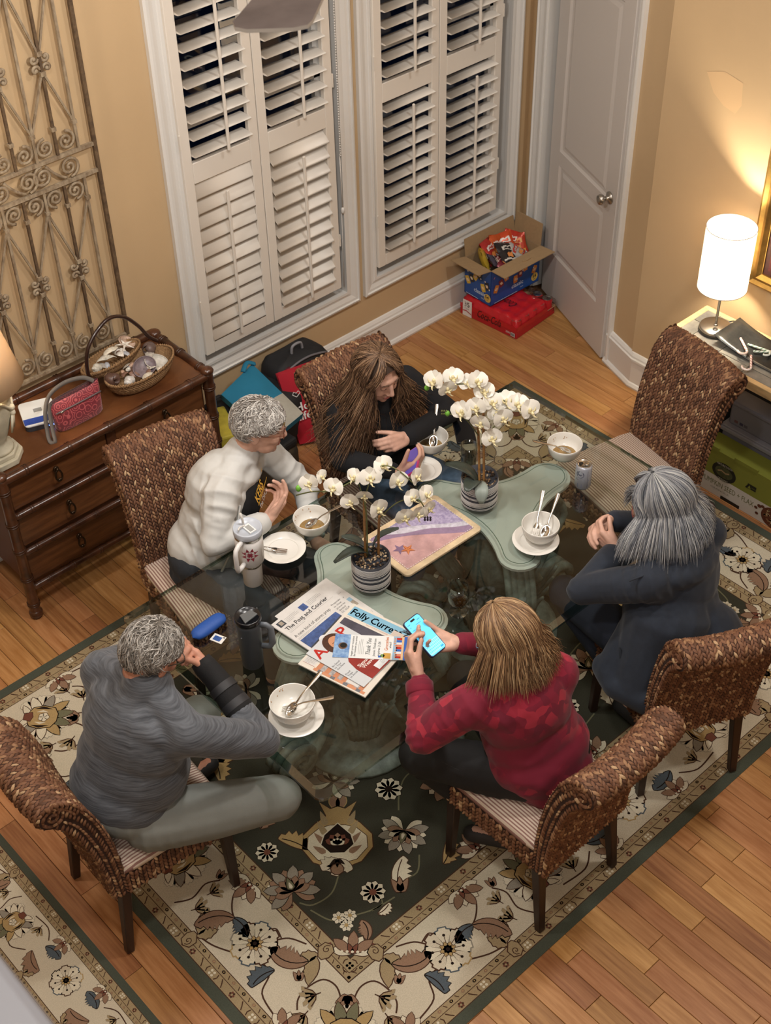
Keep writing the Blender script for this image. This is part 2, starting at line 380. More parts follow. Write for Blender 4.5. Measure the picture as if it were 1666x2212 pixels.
# local: x from hinge toward latch, y out of the room?, z up.  local +y = right of x -> computed normal
lx = Vector((math.cos(door.rotation_euler.z), math.sin(door.rotation_euler.z), 0)); ly = Vector((-lx.y, lx.x, 0))
sgn = 1 if ly.dot(DN) > 0 else -1                                     # sgn*ly faces the room
DWd, DT = .735, .035
s_ = MB()
def dbox(x0, x1, z0, z1, t0, t1): s_.bbox((x0, min(sgn*t0, sgn*t1), z0), (x1, max(sgn*t0, sgn*t1), z1))
ST, R0, R1, R2 = .105, .30, .845, .925                                 # stile, bottom rail top, lower panel top, upper panel bottom
dbox(0, ST, .01, 2.06, -DT, 0); dbox(DWd-ST, DWd, .01, 2.06, -DT, 0)
for a, c in ((.01, R0), (R1, R2), (1.92, 2.06)): dbox(ST, DWd-ST, a, c, -DT, 0)
o = s_.build('door_slab', m_door, door)
for a, c in ((R0, R1), (R2, 1.92)):
    rows = []; x0, x1 = ST, DWd-ST
    for ins, t in ((0, 0), (.012, -.010), (.028, -.010), (.05, -.003), (.06, -.003)):
        rows.append([(x0+ins, sgn*t, a+ins), (x1-ins, sgn*t, a+ins), (x1-ins, sgn*t, c-ins), (x0+ins, sgn*t, c-ins)])
    b = MB(); b.grid(rows, sm=False, wrap=True); n0 = len(b.v); b.add(rows[-1], [(0, 1, 2, 3)]); b.build('door_panel', m_door, door)
kb = MB(); my = Matrix.Translation((DWd-.065, 0, .945)) @ Matrix.Rotation(-sgn*PI/2, 4, 'X')
kb.lathe([(.032, 0), (.032, .006), (.012, .010), (.011, .032), (.024, .040), (.028, .052), (.024, .064), (.010, .069), (0, .069)], n=20, mat=my)
kb.build('door_knob', m_metal, door)
jb = MB(); seg(D0-.002, D0+.018, 0, DH, -.004, .14, jb); seg(D1-.018, D1+.002, 0, DH, -.004, .14, jb); seg(D0, D1, DH-.02, DH, -.004, .14, jb)
struct(jb.build('trim_1', m_trim))
uD = DU; cas = frame_loop([(D0-.03, 0), (D0-.03, DH+.03), (D1+.10, DH+.03), (D1+.10, 0)], [(-0, 0)]*4, uD, DN, 'tmp', None) if False else None
def door_casing():
    rows = []
    w = .085
    for (a, z, da, dz) in ((D0+.012-w, 0, 1, 0), (D0+.012-w, DH+w, 1, -1), (D1-.012+w, DH+w, -1, -1), (D1-.012+w, 0, -1, 0)):
        rows.append([O3+DU*(a+da*c)+DN*p_+Vector((0, 0, z+dz*c)) for c, p_ in CP])
    b = MB(); b.grid(rows, sm=False); return struct(b.build('trim_2', m_trim))
door_casing()
bk = MB(); seg(D0-.1, D1+.1, 0, DH, .16, .17, bk); struct(bk.build('hall_dark_sheet', M('hall_dark', '#3a332c', .8)))  # dark sheet behind the doorway; its colour stands in for the unlit hall
# windows -----------------------------------------------------------------
LP, LWd = .0762, .089
def window(idx, cx0, cx1, sx0, smid, sx1, tilts):
    w = struct(bpy.data.objects.new('window_%d' % idx, None)); C.objects.link(w); w.location = (cx0, YW, 0)
    ox = cx0
    zs, zt = .39, 3.0
    rows = []
    for (x, z, dx, dz) in ((cx0, zs, 1, 1), (cx0, zt, 1, -1), (cx1, zt, -1, -1), (cx1, zs, -1, 1)):
        rows.append([Vector((x+dx*c-ox, -p_, z+dz*c)) for c, p_ in CP])
    rows.append(rows[0]); b = MB(); b.grid(rows, sm=False); b.build('casing', m_trim, w)
    # jamb lining, night pane, sash bars
    a0, a1 = cx0+.083-ox, cx1-.083-ox; z0, z1 = zs+.083, zt-.083
    b = MB(); b.bbox((a0-.02, -.012, z0-.02), (a0, .15, z1)); b.bbox((a1, -.012, z0-.02), (a1+.02, .15, z1)); b.bbox((a0, -.012, z0-.02), (a1, .15, z0)); b.bbox((a0, -.012, z1), (a1, .15, z1+.02))
    b.build('jamb', m_trim, w)
    b = MB(); b.bbox((a0, .125, z0), (a1, .129, z1)); b.build('pane', m_pane, w)
    b = MB(); xm = (a0+a1)/2
    for lo, hi in (((a0, .10, z0), (a0+.05, .14, z1)), ((a1-.05, .10, z0), (a1, .14, z1)), ((a0, .10, z0), (a1, .14, z0+.06)), ((a0, .10, 1.62), (a1, .14, 1.67))): b.bbox(lo, hi)
    b.build('sash', m_trim, w)
    # shutter frame
    s0, sm_, s1 = sx0-ox, smid-ox, sx1-ox; zb, zm0, zm1, zt2 = .535, 1.435, 1.535, 2.86
    yf, yb = -.034, -.006
    for c, (p0, p1) in enumerate(((s0, sm_-.002), (sm_+.002, s1))):
        sh = link('shutter_leaf', None, w); sh.empty_display_size = .05
        b = MB(); st = .05
        for lo, hi in (((p0, yf, zb), (p0+st, yb, zt2)), ((p1-st, yf, zb), (p1, yb, zt2)), ((p0+st, yf, zb), (p1-st, yb, zb+.065)), ((p0+st, yf, zm0), (p1-st, yb, zm1)), ((p0+st, yf, zt2-.07), (p1-st, yb, zt2))): b.bbox(lo, hi)
        b.build('shutter_frame', m_shut, sh, bevel=.003, seg=1)
        for tier, (q0, q1) in enumerate(((zb+.065, zm0), (zm1, zt2-.07))):
            tl = tilts[tier][c]; n = int(round((q1-q0)/LP)); pitch = (q1-q0)/n
            for k in range(n):
                zc = q0+(k+.5)*pitch; tt = math.radians(tl(k, n) if callable(tl) else tl)
                if tier == 1 and zc > 2.62: continue
                lv = MB(); prof = [(math.cos(t)*LWd/2, math.sin(t)*.0055) for t in np.linspace(0, 2*PI, 11)[:-1]]
                R = [(a*math.cos(tt)-b_*math.sin(tt), a*math.sin(tt)+b_*math.cos(tt)) for a, b_ in prof]
                pts = lambda xx: [(xx, -.02+d, zc+h) for d, h in R]
                lv.grid([pts(p0+st+.001), pts(p1-st-.001)], sm=True, wrap=True); nn = len(R)
                lv.f.append(tuple(range(nn))); lv.f.append(tuple(range(nn, 2*nn))[::-1]); lv.m += [0, 0]; lv.s += [False, False]
                lv.build('louver', m_shut, sh)
            tmax = math.radians(tl(0, 11) if callable(tl) else tl)
            fy = -.02-math.cos(tmax)*LWd/2-.006; fz = -math.sin(tmax)*LWd/2
            rb = MB(); xr = (p0+p1)/2+ (.012 if tier else .0)
            rb.bbox((xr-.007, fy-.012, q0+.0+fz+.02), (xr+.007, fy, min(q1, 2.6)-LP*.55+fz)); rb.build('tilt_rod', m_shut, sh, bevel=.003, seg=1)
        hg = MB()
        for zz in (.78, 1.62): hg.bbox((p0-.004 if c == 0 else p1-.002, yf-.004, zz), (p0+.002 if c == 0 else p1+.004, yf+.004, zz+.065))
        hg.build('hinge', m_shut, sh)
    return w
clos = lambda k, n: 70 if k < 5 or k > 5 else 58
win1 = window(1, 2.922, 4.003, 3.007, 3.427, 3.868, ((clos, 38), (2, 2)))
win2 = window(2, 4.040, 5.175, 4.127, 4.556, 5.000, ((0, -2), (1, 1)))
# beaded blind cord beside the first window's shutters
cd = thing('blind_cord', 'white beaded blind cord hanging between the shutters and casing', 'cord', (3.90, YW-.03, .0))
b = MB()
for k in range(120): b.ell((0, 0, 2.75-k*.0125), (.0042, .0042, .0058), 6, 4)
o = b.build('bead_chain', m_trim, cd); o['kind'] = 'stuff'
b = MB(); b.tube([(0, .005, 1.27), (.004, .005, .98)], .003, 6); b.lathe([(.004, 0), (.011, .012), (.009, .03), (.003, .036)], (.004, .005, .945), 10); b.tube([(0, .008, .95), (-.004, .012, .52)], .0018, 5); b.build('cord_weight', m_trim, cd)
# ================================================================== RUGS
RG = dict(green='#4a4e43', field='#3c3b31', cream='#c4b9a3', tan='#9b8868', brown='#4a3226', dark='#241a15', red='#6f4537', blue='#525a60', gold='#a68c60', pale='#cfc5ae', rose='#8c6f5a', grey='#8d8577', olive='#6d6a52')
RMAT = {k: M('rug_'+k, v, .95, var=.18, vscale=260, bump=.25, bscale=900, spec=.1) for k, v in RG.items()}
class TF:
    def __init__(s, x=0, y=0, ang=0, sc=1, mir=False, par=None): s.x, s.y, s.a, s.k, s.m, s.p = x, y, ang, sc, mir, par
    def __call__(s, pts):
        ca, sa = math.cos(s.a), math.sin(s.a); out = []
        for p in pts:
            u, v = p[0]*s.k, p[1]*s.k*(-1 if s.m else 1); out.append((s.x+u*ca-v*sa, s.y+u*sa+v*ca))
        return s.p(out) if s.p else out
    def sub(s, x, y, ang=0, sc=1, mir=False): return TF(x, y, ang, sc, mir, s)
def petal(L, w, n=7, blunt=.5, notch=0):
    pts = []
    for i in range(n+1):
        t = i/n; pts.append((L*t, w*math.sin(PI*t**blunt)**.8 if 0 < t < 1 else 0))
    up = pts; dn = [(a, -b) for a, b in pts[1:-1]][::-1]
    if notch: up = up[:-1]+[(L*.97, w*.35), (L*(1-notch), 0), (L*.97, -w*.35)]; 
    return up+dn
def serr(L, w, curve=.3, teeth=6, side=1):
    """acanthus leaf: smooth spine side, toothed other side, bent along an arc"""
    top = []; bot = []; n = teeth*2
    for i in range(n+1):
        t = i/n; wd = math.sin(PI*min(1, t*.96+.02))**.75
        top.append((t, w*.28*wd)); k = 1.0 if i % 2 else .62
        bot.append((t+(0.03 if i % 2 else 0), -w*.72*wd*k))
    pts = []
    for t, d in top+bot[::-1]:
        a = curve*t*2; r = L/(2*abs(curve)+1e-6)
        sx = r*math.sin(a)*(1 if curve > 0 else -1) if abs(curve) > 1e-3 else L*t
        sy = r*(1-math.cos(a)) if curve > 0 else -r*(1-math.cos(a))
        if curve < 0: sx = r*math.sin(-a)
        nx, ny = -math.sin(a), math.cos(a); pts.append((sx+nx*d*side, sy+ny*d*side))
    return pts
def grow(pts, d):
    """polygon pushed outward by d"""
    P_ = np.array(pts, float); n = len(P_); A = np.roll(P_, -1, 0)-P_; area = .5*np.sum(P_[:, 0]*np.roll(P_[:, 1], -1)-np.roll(P_[:, 0], -1)*P_[:, 1]); s = 1 if area > 0 else -1
    nn = np.stack([A[:, 1], -A[:, 0]], 1)*s; nn /= (np.linalg.norm(nn, axis=1, keepdims=True)+1e-9)
    v = nn+np.roll(nn, 1, 0); v /= np.maximum(np.linalg.norm(v, axis=1, keepdims=True), .6)
    return [tuple(p) for p in P_+v*d]
class Rug:
    def __init__(s, w, h):
        s.w, s.h = w, h; s.I = Inlay(.00012, .0035); s.R = RMAT
    def sh(s, tf, pts, col, lay, out=None, ow=.004):
        if out: s.I.poly(tf(grow(pts, ow)), s.R[out], lay)
        s.I.poly(tf(pts), s.R[col], lay+1)
    def vine(s, tf, pts, w=.006, col='brown', lay=4):
        P_ = [np.array(p, float) for p in pts]; out = []
        for i in range(len(P_)-1):
            p0, p1, p2, p3 = P_[max(i-1, 0)], P_[i], P_[i+1], P_[min(i+2, len(P_)-1)]
            for t in np.linspace(0, 1, 6)[:-1]:
                out.append(.5*((2*p1)+(-p0+p2)*t+(2*p0-5*p1+4*p2-p3)*t*t+(-p0+3*p1-3*p2+p3)*t**3))
        out.append(P_[-1]); s.I.strip(tf([tuple(p) for p in out]), w, s.R[col], lay)
    def rosette(s, tf, r=.085, lay=6, cols=('pale', 'cream', 'pale', 'cream', 'pale', 'cream', 'pale', 'cream'), outs=('blue', 'brown', 'grey', 'gold', 'blue', 'brown', 'dark', 'brown')):
        n = len(cols)
        for i in range(n):
            t = tf.sub(0, 0, 2*PI*i/n+.2); pp = [(r*.28, -r*.1), (r*.72, -r*.3), (r*.86, -r*.3), (r*.9, -r*.16), (r*1.0, -r*.14), (r*1.0, r*.14), (r*.9, r*.16), (r*.86, r*.3), (r*.72, r*.3), (r*.28, r*.1)]
            s.sh(t, pp, cols[i], lay, outs[i], r*.075)
            s.I.poly(t([(r*.66+r*.07*math.cos(a), r*.07*math.sin(a)) for a in np.linspace(0, 2*PI, 7)[:-1]]), s.R['dark'], lay+3)
            s.I.strip(t([(r*.3, 0), (r*.6, 0)]), r*.03, s.R['brown'], lay+3)
        for i in range(8): s.sh(tf.sub(0, 0, PI/4*i), petal(r*.36, r*.12), 'gold', lay+4, 'brown', r*.02)
        s.I.poly(tf([(r*.09*math.cos(a), r*.09*math.sin(a)) for a in np.linspace(0, 2*PI, 9)[:-1]]), s.R['dark'], lay+7)
    def daisy(s, tf, r=.05, lay=6, col='pale', mid='red', n=10):
        for i in range(n): s.sh(tf.sub(0, 0, 2*PI*i/n), petal(r, r*.3, 6, 1.4), col, lay, 'dark', r*.06)
        s.I.poly(tf([(r*.3*math.cos(a), r*.3*math.sin(a)) for a in np.linspace(0, 2*PI, 9)[:-1]]), s.R[mid], lay+3)
    def palmette(s, tf, r=.12, lay=6, body='gold', alt=False):
        for i, a in enumerate(np.linspace(-2.5, 2.5, 15)):
            s.sh(tf.sub(0, 0, a), [(r*.5, -r*.13), (r*.88, -r*.2), (r*1.0, -r*.06), (r*.94, 0), (r*1.0, r*.06), (r*.88, r*.2), (r*.5, r*.13)], 'cream' if i % 2 else 'pale', lay, 'grey', r*.02)
        for i, a in enumerate((-2.1, -1.35, -.75, -.25, .25, .75, 1.35, 2.1)):
            s.sh(tf.sub(0, 0, a), petal(r*(1.12 if abs(a) < 1 else 1.02), r*.17, 8, 1.2), ('pale', 'grey', 'gold')[i % 3] if abs(a) > .3 else 'olive', lay+2, 'dark' if abs(abs(a)-.75) < .1 else 'brown', r*.028)
        b = [(-r*.5, -r*.12), (-r*.35, -r*.4), (0, -r*.5), (r*.4, -r*.42), (r*.55, -r*.16), (r*.55, r*.16), (r*.4, r*.42), (0, r*.5), (-r*.35, r*.4), (-r*.5, r*.12)]
        s.sh(tf, b, body, lay+5, 'dark', r*.035)
        for sg in (-1, 1):
            s.I.strip(tf([(-r*.3, sg*r*.36), (0, sg*r*.42), (r*.32, sg*r*.36)]), [r*.01, r*.12, r*.01], s.R['dark'], lay+7)
            s.I.strip(tf([(-r*.2, sg*r*.22), (0, sg*r*.27), (r*.2, sg*r*.22)]), [r*.01, r*.09, r*.01], s.R['pale'], lay+7)
        for i in range(5): s.sh(tf.sub(r*.08, 0, 2*PI*i/5), petal(r*.2, r*.09, 5, 1.3), 'pale', lay+8, 'brown', r*.02)
        s.sh(tf, [(-r*.62, -r*.16), (-r*.36, -r*.2), (-r*.3, 0), (-r*.36, r*.2), (-r*.62, r*.16)], 'red', lay+8, 'dark', r*.02)
        for sg in (-1, 1): s.sh(tf.sub(-r*.5, sg*r*.15, sg*2.2), petal(r*.42, r*.11), 'pale', lay+8, 'brown', r*.025)
    def bigpalm(s, tf, r=.15, lay=6):
        """large onion-shaped palmette of the field"""
        o = [(-r*.85, 0), (-r*.8, r*.2), (-r*.62, r*.62), (-r*.2, r*.92), (r*.2, r*.9), (r*.55, r*.6), (r*.8, r*.3), (r*1.25, r*.5), (r*1.02, r*.2), (r*1.1, 0)]
        o = o+[(a, -b) for a, b in o[1:-1]][::-1]; s.sh(tf, o, 'gold', lay, 'brown', r*.03)
        i_ = [(-r*.7, 0), (-r*.55, r*.5), (-r*.2, r*.78), (r*.15, r*.76), (r*.4, r*.5), (r*.5, r*.2), (r*.5, -r*.2), (r*.4, -r*.5), (r*.15, -r*.76), (-r*.2, -r*.78), (-r*.55, -r*.5)]
        s.sh(tf, i_, 'pale', lay+2, 'brown', r*.02)
        for sg in (-1, 1):
            for q, (x, y, a, l) in enumerate(((-.1, .3, .7, .5), (.2, .3, .5, .5), (-.35, .3, 1.0, .4), (.5, .3, .35, .5))):
                s.I.poly(tf(grow([(r*(x+px_), sg*r*(y+py_)) for px_, py_ in [(math.cos(a)*u-math.sin(a)*v, math.sin(a)*u+math.cos(a)*v) for u, v in petal(l, .09)]], .0)), s.R['tan' if q % 2 else 'rose'], lay+4)
        d = [(-r*.35, -r*.18), (-r*.1, -r*.42), (r*.2, -r*.34), (r*.55, 0), (r*.2, r*.34), (-r*.1, r*.42), (-r*.35, r*.18)]
        s.sh(tf, d, 'dark', lay+5, 'pale', r*.035)
        for a in np.linspace(-1.2, 1.2, 5): s.sh(tf.sub(-r*.08, 0, a), petal(r*.34, r*.1, 5, 1.3), 'red' if abs(a) > .3 else 'rose', lay+7, 'dark', r*.01)
        for a in np.linspace(-1.0, 1.0, 5): s.sh(tf.sub(-r*.12, 0, a), petal(r*.22, r*.07, 5, 1.3), 'pale', lay+9, 'brown', r*.012)
        for a, L in ((PI, .0), (PI*.72, .0), (-PI*.72, .0)):
            t = tf.sub(-r*.55, 0, a); s.sh(t, serr(r*.5, r*.42, .01, 4), 'cream', lay+7, 'brown', r*.02); s.sh(t, petal(r*.26, r*.06), 'dark', lay+9)
        s.sh(tf.sub(-r*.85, 0, 0), [(r*.12*math.cos(a)*1.3, r*.16*math.sin(a)) for a in np.linspace(0, 2*PI, 10)[:-1]], 'rose', lay+9, 'brown', r*.03)
        for a in (-.28, .28): s.sh(tf.sub(r*.95, 0, a), petal(r*.55, r*.14, 7, 1.2), 'rose', lay-1, 'gold', r*.025)
    def lotus(s, tf, r=.1, lay=6, c1='grey', c2='pale'):
        for i, a in enumerate(np.linspace(-2.4, 2.4, 13)):
            s.sh(tf.sub(0, 0, a), petal(r*(1.05 if i % 2 else .92), r*.2, 7, 1.5), c1 if i % 2 else c2, lay+(i % 2), 'dark', r*.025)
        for i, a in enumerate(np.linspace(-1.5, 1.5, 7)): s.sh(tf.sub(-r*.1, 0, a), petal(r*.68, r*.16, 7, 1.3), c2 if i % 2 else 'rose', lay+4, 'brown', r*.025)
        s.sh(tf, petal(r*.55, r*.14), 'olive', lay+7, 'dark', r*.03); s.sh(tf.sub(r*.05, 0), petal(r*.3, r*.07), 'pale', lay+9)
    def half(s, tf, r=.08, lay=6, c='rose'):
        for i, a in enumerate(np.linspace(-1.35, 1.35, 7)): s.sh(tf.sub(0, 0, a), petal(r*(.9+.15*(i % 2)), r*.2, 7, 1.2), c if i % 2 else 'pale', lay+(i % 2)*2, 'brown', r*.035)
        for a in (-.4, .4): s.sh(tf.sub(0, 0, a), petal(r*.5, r*.12), 'red', lay+5, 'dark', r*.03)
        for k in range(5): s.I.poly(tf([(r*.08+r*.07*math.cos(q), r*(k-2)*.22+r*.07*math.sin(q)) for q in np.linspace(0, 2*PI, 7)[:-1]]), s.R['pale'], lay+7)
    def tulip(s, tf, r=.05, lay=5, c='tan'):
        for a in (-.75, -.3, .3, .75): s.sh(tf.sub(0, 0, a), serr(r, r*.4, .15*np.sign(a), 3, int(np.sign(a))), c, lay, 'grey', r*.02)
        s.I.strip(tf([(r*.5, -r*.62), (r*.12, -r*.3), (0, 0), (r*.12, r*.3), (r*.5, r*.62)]), r*.07, s.R['brown'], lay+3)
        s.I.strip(tf([(-r*.3, 0), (0, 0), (r*.3, 0)]), r*.07, s.R['brown'], lay+3)
    def bud(s, tf, r=.035, lay=5, c='rose'):
        for a in (-.5, 0, .5): s.sh(tf.sub(0, 0, a), petal(r, r*.22), c, lay, 'brown', r*.06)
    def leafy(s, tf, L=.14, w=.07, curve=.5, col='rose', lay=5, side=1, out='brown'):
        s.sh(tf, serr(L, w, curve, 6, side), col, lay, out, .0035)
        n = 8; r = L/(2*abs(curve)); sp = [(r*math.sin(abs(curve)*2*t), (1 if curve > 0 else -1)*r*(1-math.cos(curve*2*t))) for t in np.linspace(0, .9, n)]
        s.I.strip(tf(sp), [.004]*n, s.R['dark' if col != 'pale' else 'brown'], lay+2)
    def scroll(s, tf, k=1., lay=5):
        """volute with two scalloped leaves"""
        c = [(.0, .0), (.02, .022), (.045, .02), (.055, 0), (.045, -.02), (.02, -.024), (0, -.014)]
        s.sh(tf, [(a*k, b*k) for a, b in c], 'tan', lay+2, 'brown', .004)
        sp = [(.034+.016*(1-t)*math.cos(t*9), .014*(1-t)*math.sin(t*9)) for t in np.linspace(0, .9, 12)]
        s.I.strip(tf([(a*k, b*k) for a, b in sp]), .0035, s.R['brown'], lay+5)
        def scal(L, w, a):
            top = [(L*t, w*.55*math.sin(PI*min(1, t*.9+.1))*(1 if i % 2 else .8)) for i, t in enumerate(np.linspace(0, 1, 9))]; bot = [(L*t, -w*.25*math.sin(PI*t)) for t in np.linspace(1, 0, 6)[1:-1]]
            s.sh(tf.sub(0, 0, a), top+bot, 'tan', lay, 'brown', .004)
        scal(-.10*k, .06*k, .55); scal(-.07*k, .05*k, -.5)
    def guard(s, path, wide, narrow, closed, ph=0.):
        """flowers along the guard stripe; path gives (a->point) centre line as polyline; offsets wide/narrow are widths"""
        pass
    def base(s):
        w, h = s.w/2, s.h/2; I = s.I
        bands = [(0, 'green'), (.042, 'brown'), (.045, 'tan'), (.0775, 'brown'), (.080, 'tan'), (.104, 'brown'), (.107, 'cream'), (.385, 'brown'), (.389, 'tan'), (.411, 'brown'), (.4135, 'tan'), (.450, 'brown'), (.454, 'field')]
        for i, (d, c) in enumerate(bands):
            I.poly([(-w+d, -h+d), (w-d, -h+d), (w-d, h-d), (-w+d, h-d)], s.R[c], i*.35-5)
        for d, big in ((.061, 1), (.093, 0), (.432, 1), (.4, 0)):
            pit = .112 if big else .056
            for (L, ax, sg) in ((2*(w-d), 0, -1), (2*(w-d), 0, 1), (2*(h-d), 1, -1), (2*(h-d), 1, 1)):
                n = int(round(L/pit)); p = L/n
                for k in range(n+1):
                    t = -L/2+k*p
                    x, y = ((t, sg*(h-d)) if ax == 0 else (sg*(w-d), t))
                    if k == n: continue
                    tf = TF(x, y, (0 if ax == 0 else PI/2))
                    if big:
                        if k % 2 == 0:
                            for q in range(4): I.poly(tf.sub(0, 0, PI/4+PI/2*q)([(.0095+.0055*math.cos(a), .0055*math.sin(a)) for a in np.linspace(0, 2*PI, 7)[:-1]]), s.R['pale'], 4)
                            for q in (-1, 1): I.strip(tf([(q*.024, -.013), (q*.028, 0), (q*.022, .012)]), .004, s.R['brown'], 4)
                        else:
                            for q in range(6): I.poly(tf.sub(0, 0, PI/3*q)([(.008+.0048*math.cos(a), .0048*math.sin(a)) for a in np.linspace(0, 2*PI, 6)[:-1]]), s.R['red' if q % 2 else 'brown'], 4)
                        I.strip(tf([(p*.42, .013), (p*.5, 0), (p*.6, -.013)]), .004, s.R['brown'], 4)
                    else:
                        c = 'dark' if k % 2 else 'rose'
                        I.poly(tf([(.008*math.cos(a), .0065*math.sin(a)) for a in np.linspace(0, 2*PI, 7)[:-1]]), s.R[c], 4)
                        I.poly(tf([(.003*math.cos(a), .003*math.sin(a)) for a in np.linspace(0, 2*PI, 5)[:-1]]), s.R['gold'], 5)
                        I.strip(tf([(p*.4, .007), (p*.55, -.007)]), .003, s.R['brown'], 4)
    def corner(s, qx, qy):
        """border ornament of one corner; (a,b) measured from the corner along the two sides"""
        w, h = s.w/2, s.h/2
        mir = (qx*qy) < 0
        class CT:                                             # corner transform: (a,b) -> rug coordinates
            def __call__(t, pts): return [(qx*(-w+p[0]) if True else 0, qy*(-h+p[1])) for p in pts]
            def sub(t, x, y, ang=0, sc=1, mir=False): return TF(x, y, ang, sc, mir, t)
        T = CT(); D = PI/4
        s.palmette(T.sub(.245, .245, D), .118)
        s.bud(T.sub(.352, .352, D+.45+PI), .05, 6); s.bud(T.sub(.352, .352, D-.45+PI), .05, 6)
        for m in (0, 1):                                      # m=1 swaps a and b
            class ST:
                def __call__(t, pts): return T([(p[1], p[0]) for p in pts] if m else pts)
                def sub(t, x, y, ang=0, sc=1, mir=False): return TF(x, y, ang, sc, mir, t)
            S = ST(); L = (h if m == 0 else w)
            s.vine(S, [(.31, .33), (.345, .40), (.33, .455), (.27, .47), (.22, .46), (.19, .43)])
            s.tulip(S.sub(.275, .43, PI*.88), .06); s.tulip(S.sub(.20, .40, PI*1.05), .055); s.bud(S.sub(.265, .51, .9), .04)
            s.half(S.sub(.108, .41, 0), .075)
            s.vine(S, [(.12, .47), (.14, .56), (.205, .60), (.215, .66)])
            s.scroll(S.sub(.375, .535, 0), 1.15); s.leafy(S.sub(.335, .545, 2.75), .16, .085, -.75, 'rose', 6, 1)
            s.leafy(S.sub(.225, .60, 2.6), .10, .06, .5, 'blue', 7, 1, 'dark'); s.leafy(S.sub(.225, .60, 2.2), .08, .05, .4, 'pale', 5, -1, 'grey')
            s.rosette(S.sub(.242, .728, .3), .086)
            s.vine(S, [(.30, .69), (.345, .66), (.375, .60)]); s.vine(S, [(.325, .68), (.335, .72), (.315, .735)], .005)
            s.leafy(S.sub(.25, .86, -1.2), .10, .06, -.5, 'blue', 6, 1, 'dark'); s.leafy(S.sub(.25, .86, 2.0), .15, .08, .6, 'rose', 6, -1)
            s.vine(S, [(.25, .80), (.255, .87), (.30, .93), (.36, .96)]); s.half(S.sub(.385, .93, PI), .08)
            s.scroll(S.sub(.112, .90, PI), 1.1); s.vine(S, [(.165, .75), (.13, .82), (.115, .88)])
            s.tulip(S.sub(.17, .985, -.4), .055); s.tulip(S.sub(.25, 1.0, -.2), .05); s.bud(S.sub(.31, 1.03, .3), .04)
            s.vine(S, [(.13, 1.06), (.19, 1.03), (.26, 1.045), (.31, 1.02)])
            if m == 0: s.palmette(S.sub(.245, L, 0) if qy < 0 else S.sub(.245, L, 0), .112) if qy < 0 else None
            else:
                s.palmette(S.sub(.245, 1.168, 0), .112); s.vine(S, [(.30, 1.2), (.34, 1.28), (.29, 1.36)]); s.vine(S, [(.14, 1.22), (.13, 1.33), (.17, 1.40)])
                s.leafy(S.sub(.27, 1.39, .7), .14, .08, .6, 'rose', 6, 1); s.leafy(S.sub(.20, 1.42, 2.2), .12, .07, -.5, 'blue', 6, 1, 'dark')
                s.scroll(S.sub(.375, 1.47, 0), 1.1); s.tulip(S.sub(.16, 1.30, .3), .055); s.half(S.sub(.108, 1.47, 0), .07)
                if qx < 0: s.rosette(S.sub(.23, L, .1), .086)
    def quad(s, qx, qy):
        """field ornament of one quarter; coordinates from the rug's centre"""
        class QT:
            def __call__(t, pts): return [(-qx*p[0], -qy*p[1]) for p in pts]
            def sub(t, x, y, ang=0, sc=1, mir=False): return TF(x, y, ang, sc, mir, t)
        Q = QT(); g = 'olive'
        s.bigpalm(Q.sub(-.925, -.345, D_ := PI*.27), .145)
        s.lotus(Q.sub(-.715, -.487, PI*1.2), .095); s.leafy(Q.sub(-.90, -.66, 1.05), .15, .075, -.35, 'pale', 6, 1); s.bud(Q.sub(-.90, -.67, .9), .065, 8, 'rose')
        s.daisy(Q.sub(-.975, -.60), .048); 
        for a in (0, 2.1, 4.2): s.daisy(Q.sub(-1.124+.024*math.cos(a), -.615+.024*math.sin(a)), .026, 8, 'pale', 'gold', 7)
        s.lotus(Q.sub(-1.185, -.39, 1.25), .10, 6, 'grey', 'rose'); s.leafy(Q.sub(-1.03, -.30, .1+PI*.5), .13, .07, .3, 'gold', 6, 1)
        s.leafy(Q.sub(-.70, -.69, .25), .11, .065, .4, 'gold', 6, 1); s.half(Q.sub(-.56, -.735, PI/2), .085); s.half(Q.sub(-1.195, -.735, PI/4), .085); s.leafy(Q.sub(-1.12, -.73, .5), .085, .05, .6, 'rose', 6, -1)
        s.vine(Q, [(-1.02, -.46), (-1.09, -.50), (-1.17, -.49), (-1.2, -.45)], .006, g); s.vine(Q, [(-1.19, -.50), (-1.17, -.57), (-1.145, -.60)], .006, g)
        s.vine(Q, [(-1.10, -.62), (-1.02, -.655), (-.93, -.67)], .006, g); s.vine(Q, [(-.97, -.64), (-.985, -.66), (-1.03, -.655)], .005, g); s.leafy(Q.sub(-1.02, -.68, -.3), .06, .035, .4, 'pale', 6, 1)
        s.vine(Q, [(-.74, -.60), (-.80, -.65), (-.87, -.63)], .006, g)
        s.daisy(Q.sub(-.62, -.30), .055, 6, 'pale', 'dark'); s.vine(Q, [(-.66, -.40), (-.60, -.34), (-.52, -.3), (-.40, -.32)], .006, g)
        s.lotus(Q.sub(-.42, -.42, 2.4), .11, 6, 'rose', 'pale'); s.leafy(Q.sub(-.34, -.62, 2.0), .14, .07, .4, 'pale', 6, 1); s.daisy(Q.sub(-.2, -.5), .05); s.palmette(Q.sub(-.16, -.2, 1.1), .11, 6, 'rose')
        s.vine(Q, [(-.25, -.6), (-.12, -.62), (0, -.6)], .006, g); s.daisy(Q.sub(-.30, -.1), .06, 6, 'gold', 'red'); s.lotus(Q.sub(-.75, -.12, .4), .10); s.leafy(Q.sub(-1.1, -.1, .3), .13, .07, .4, 'rose', 6, 1)
        s.daisy(Q.sub(-1.15, -.2), .045); s.half(Q.sub(-.1, -.74, PI/2), .085)
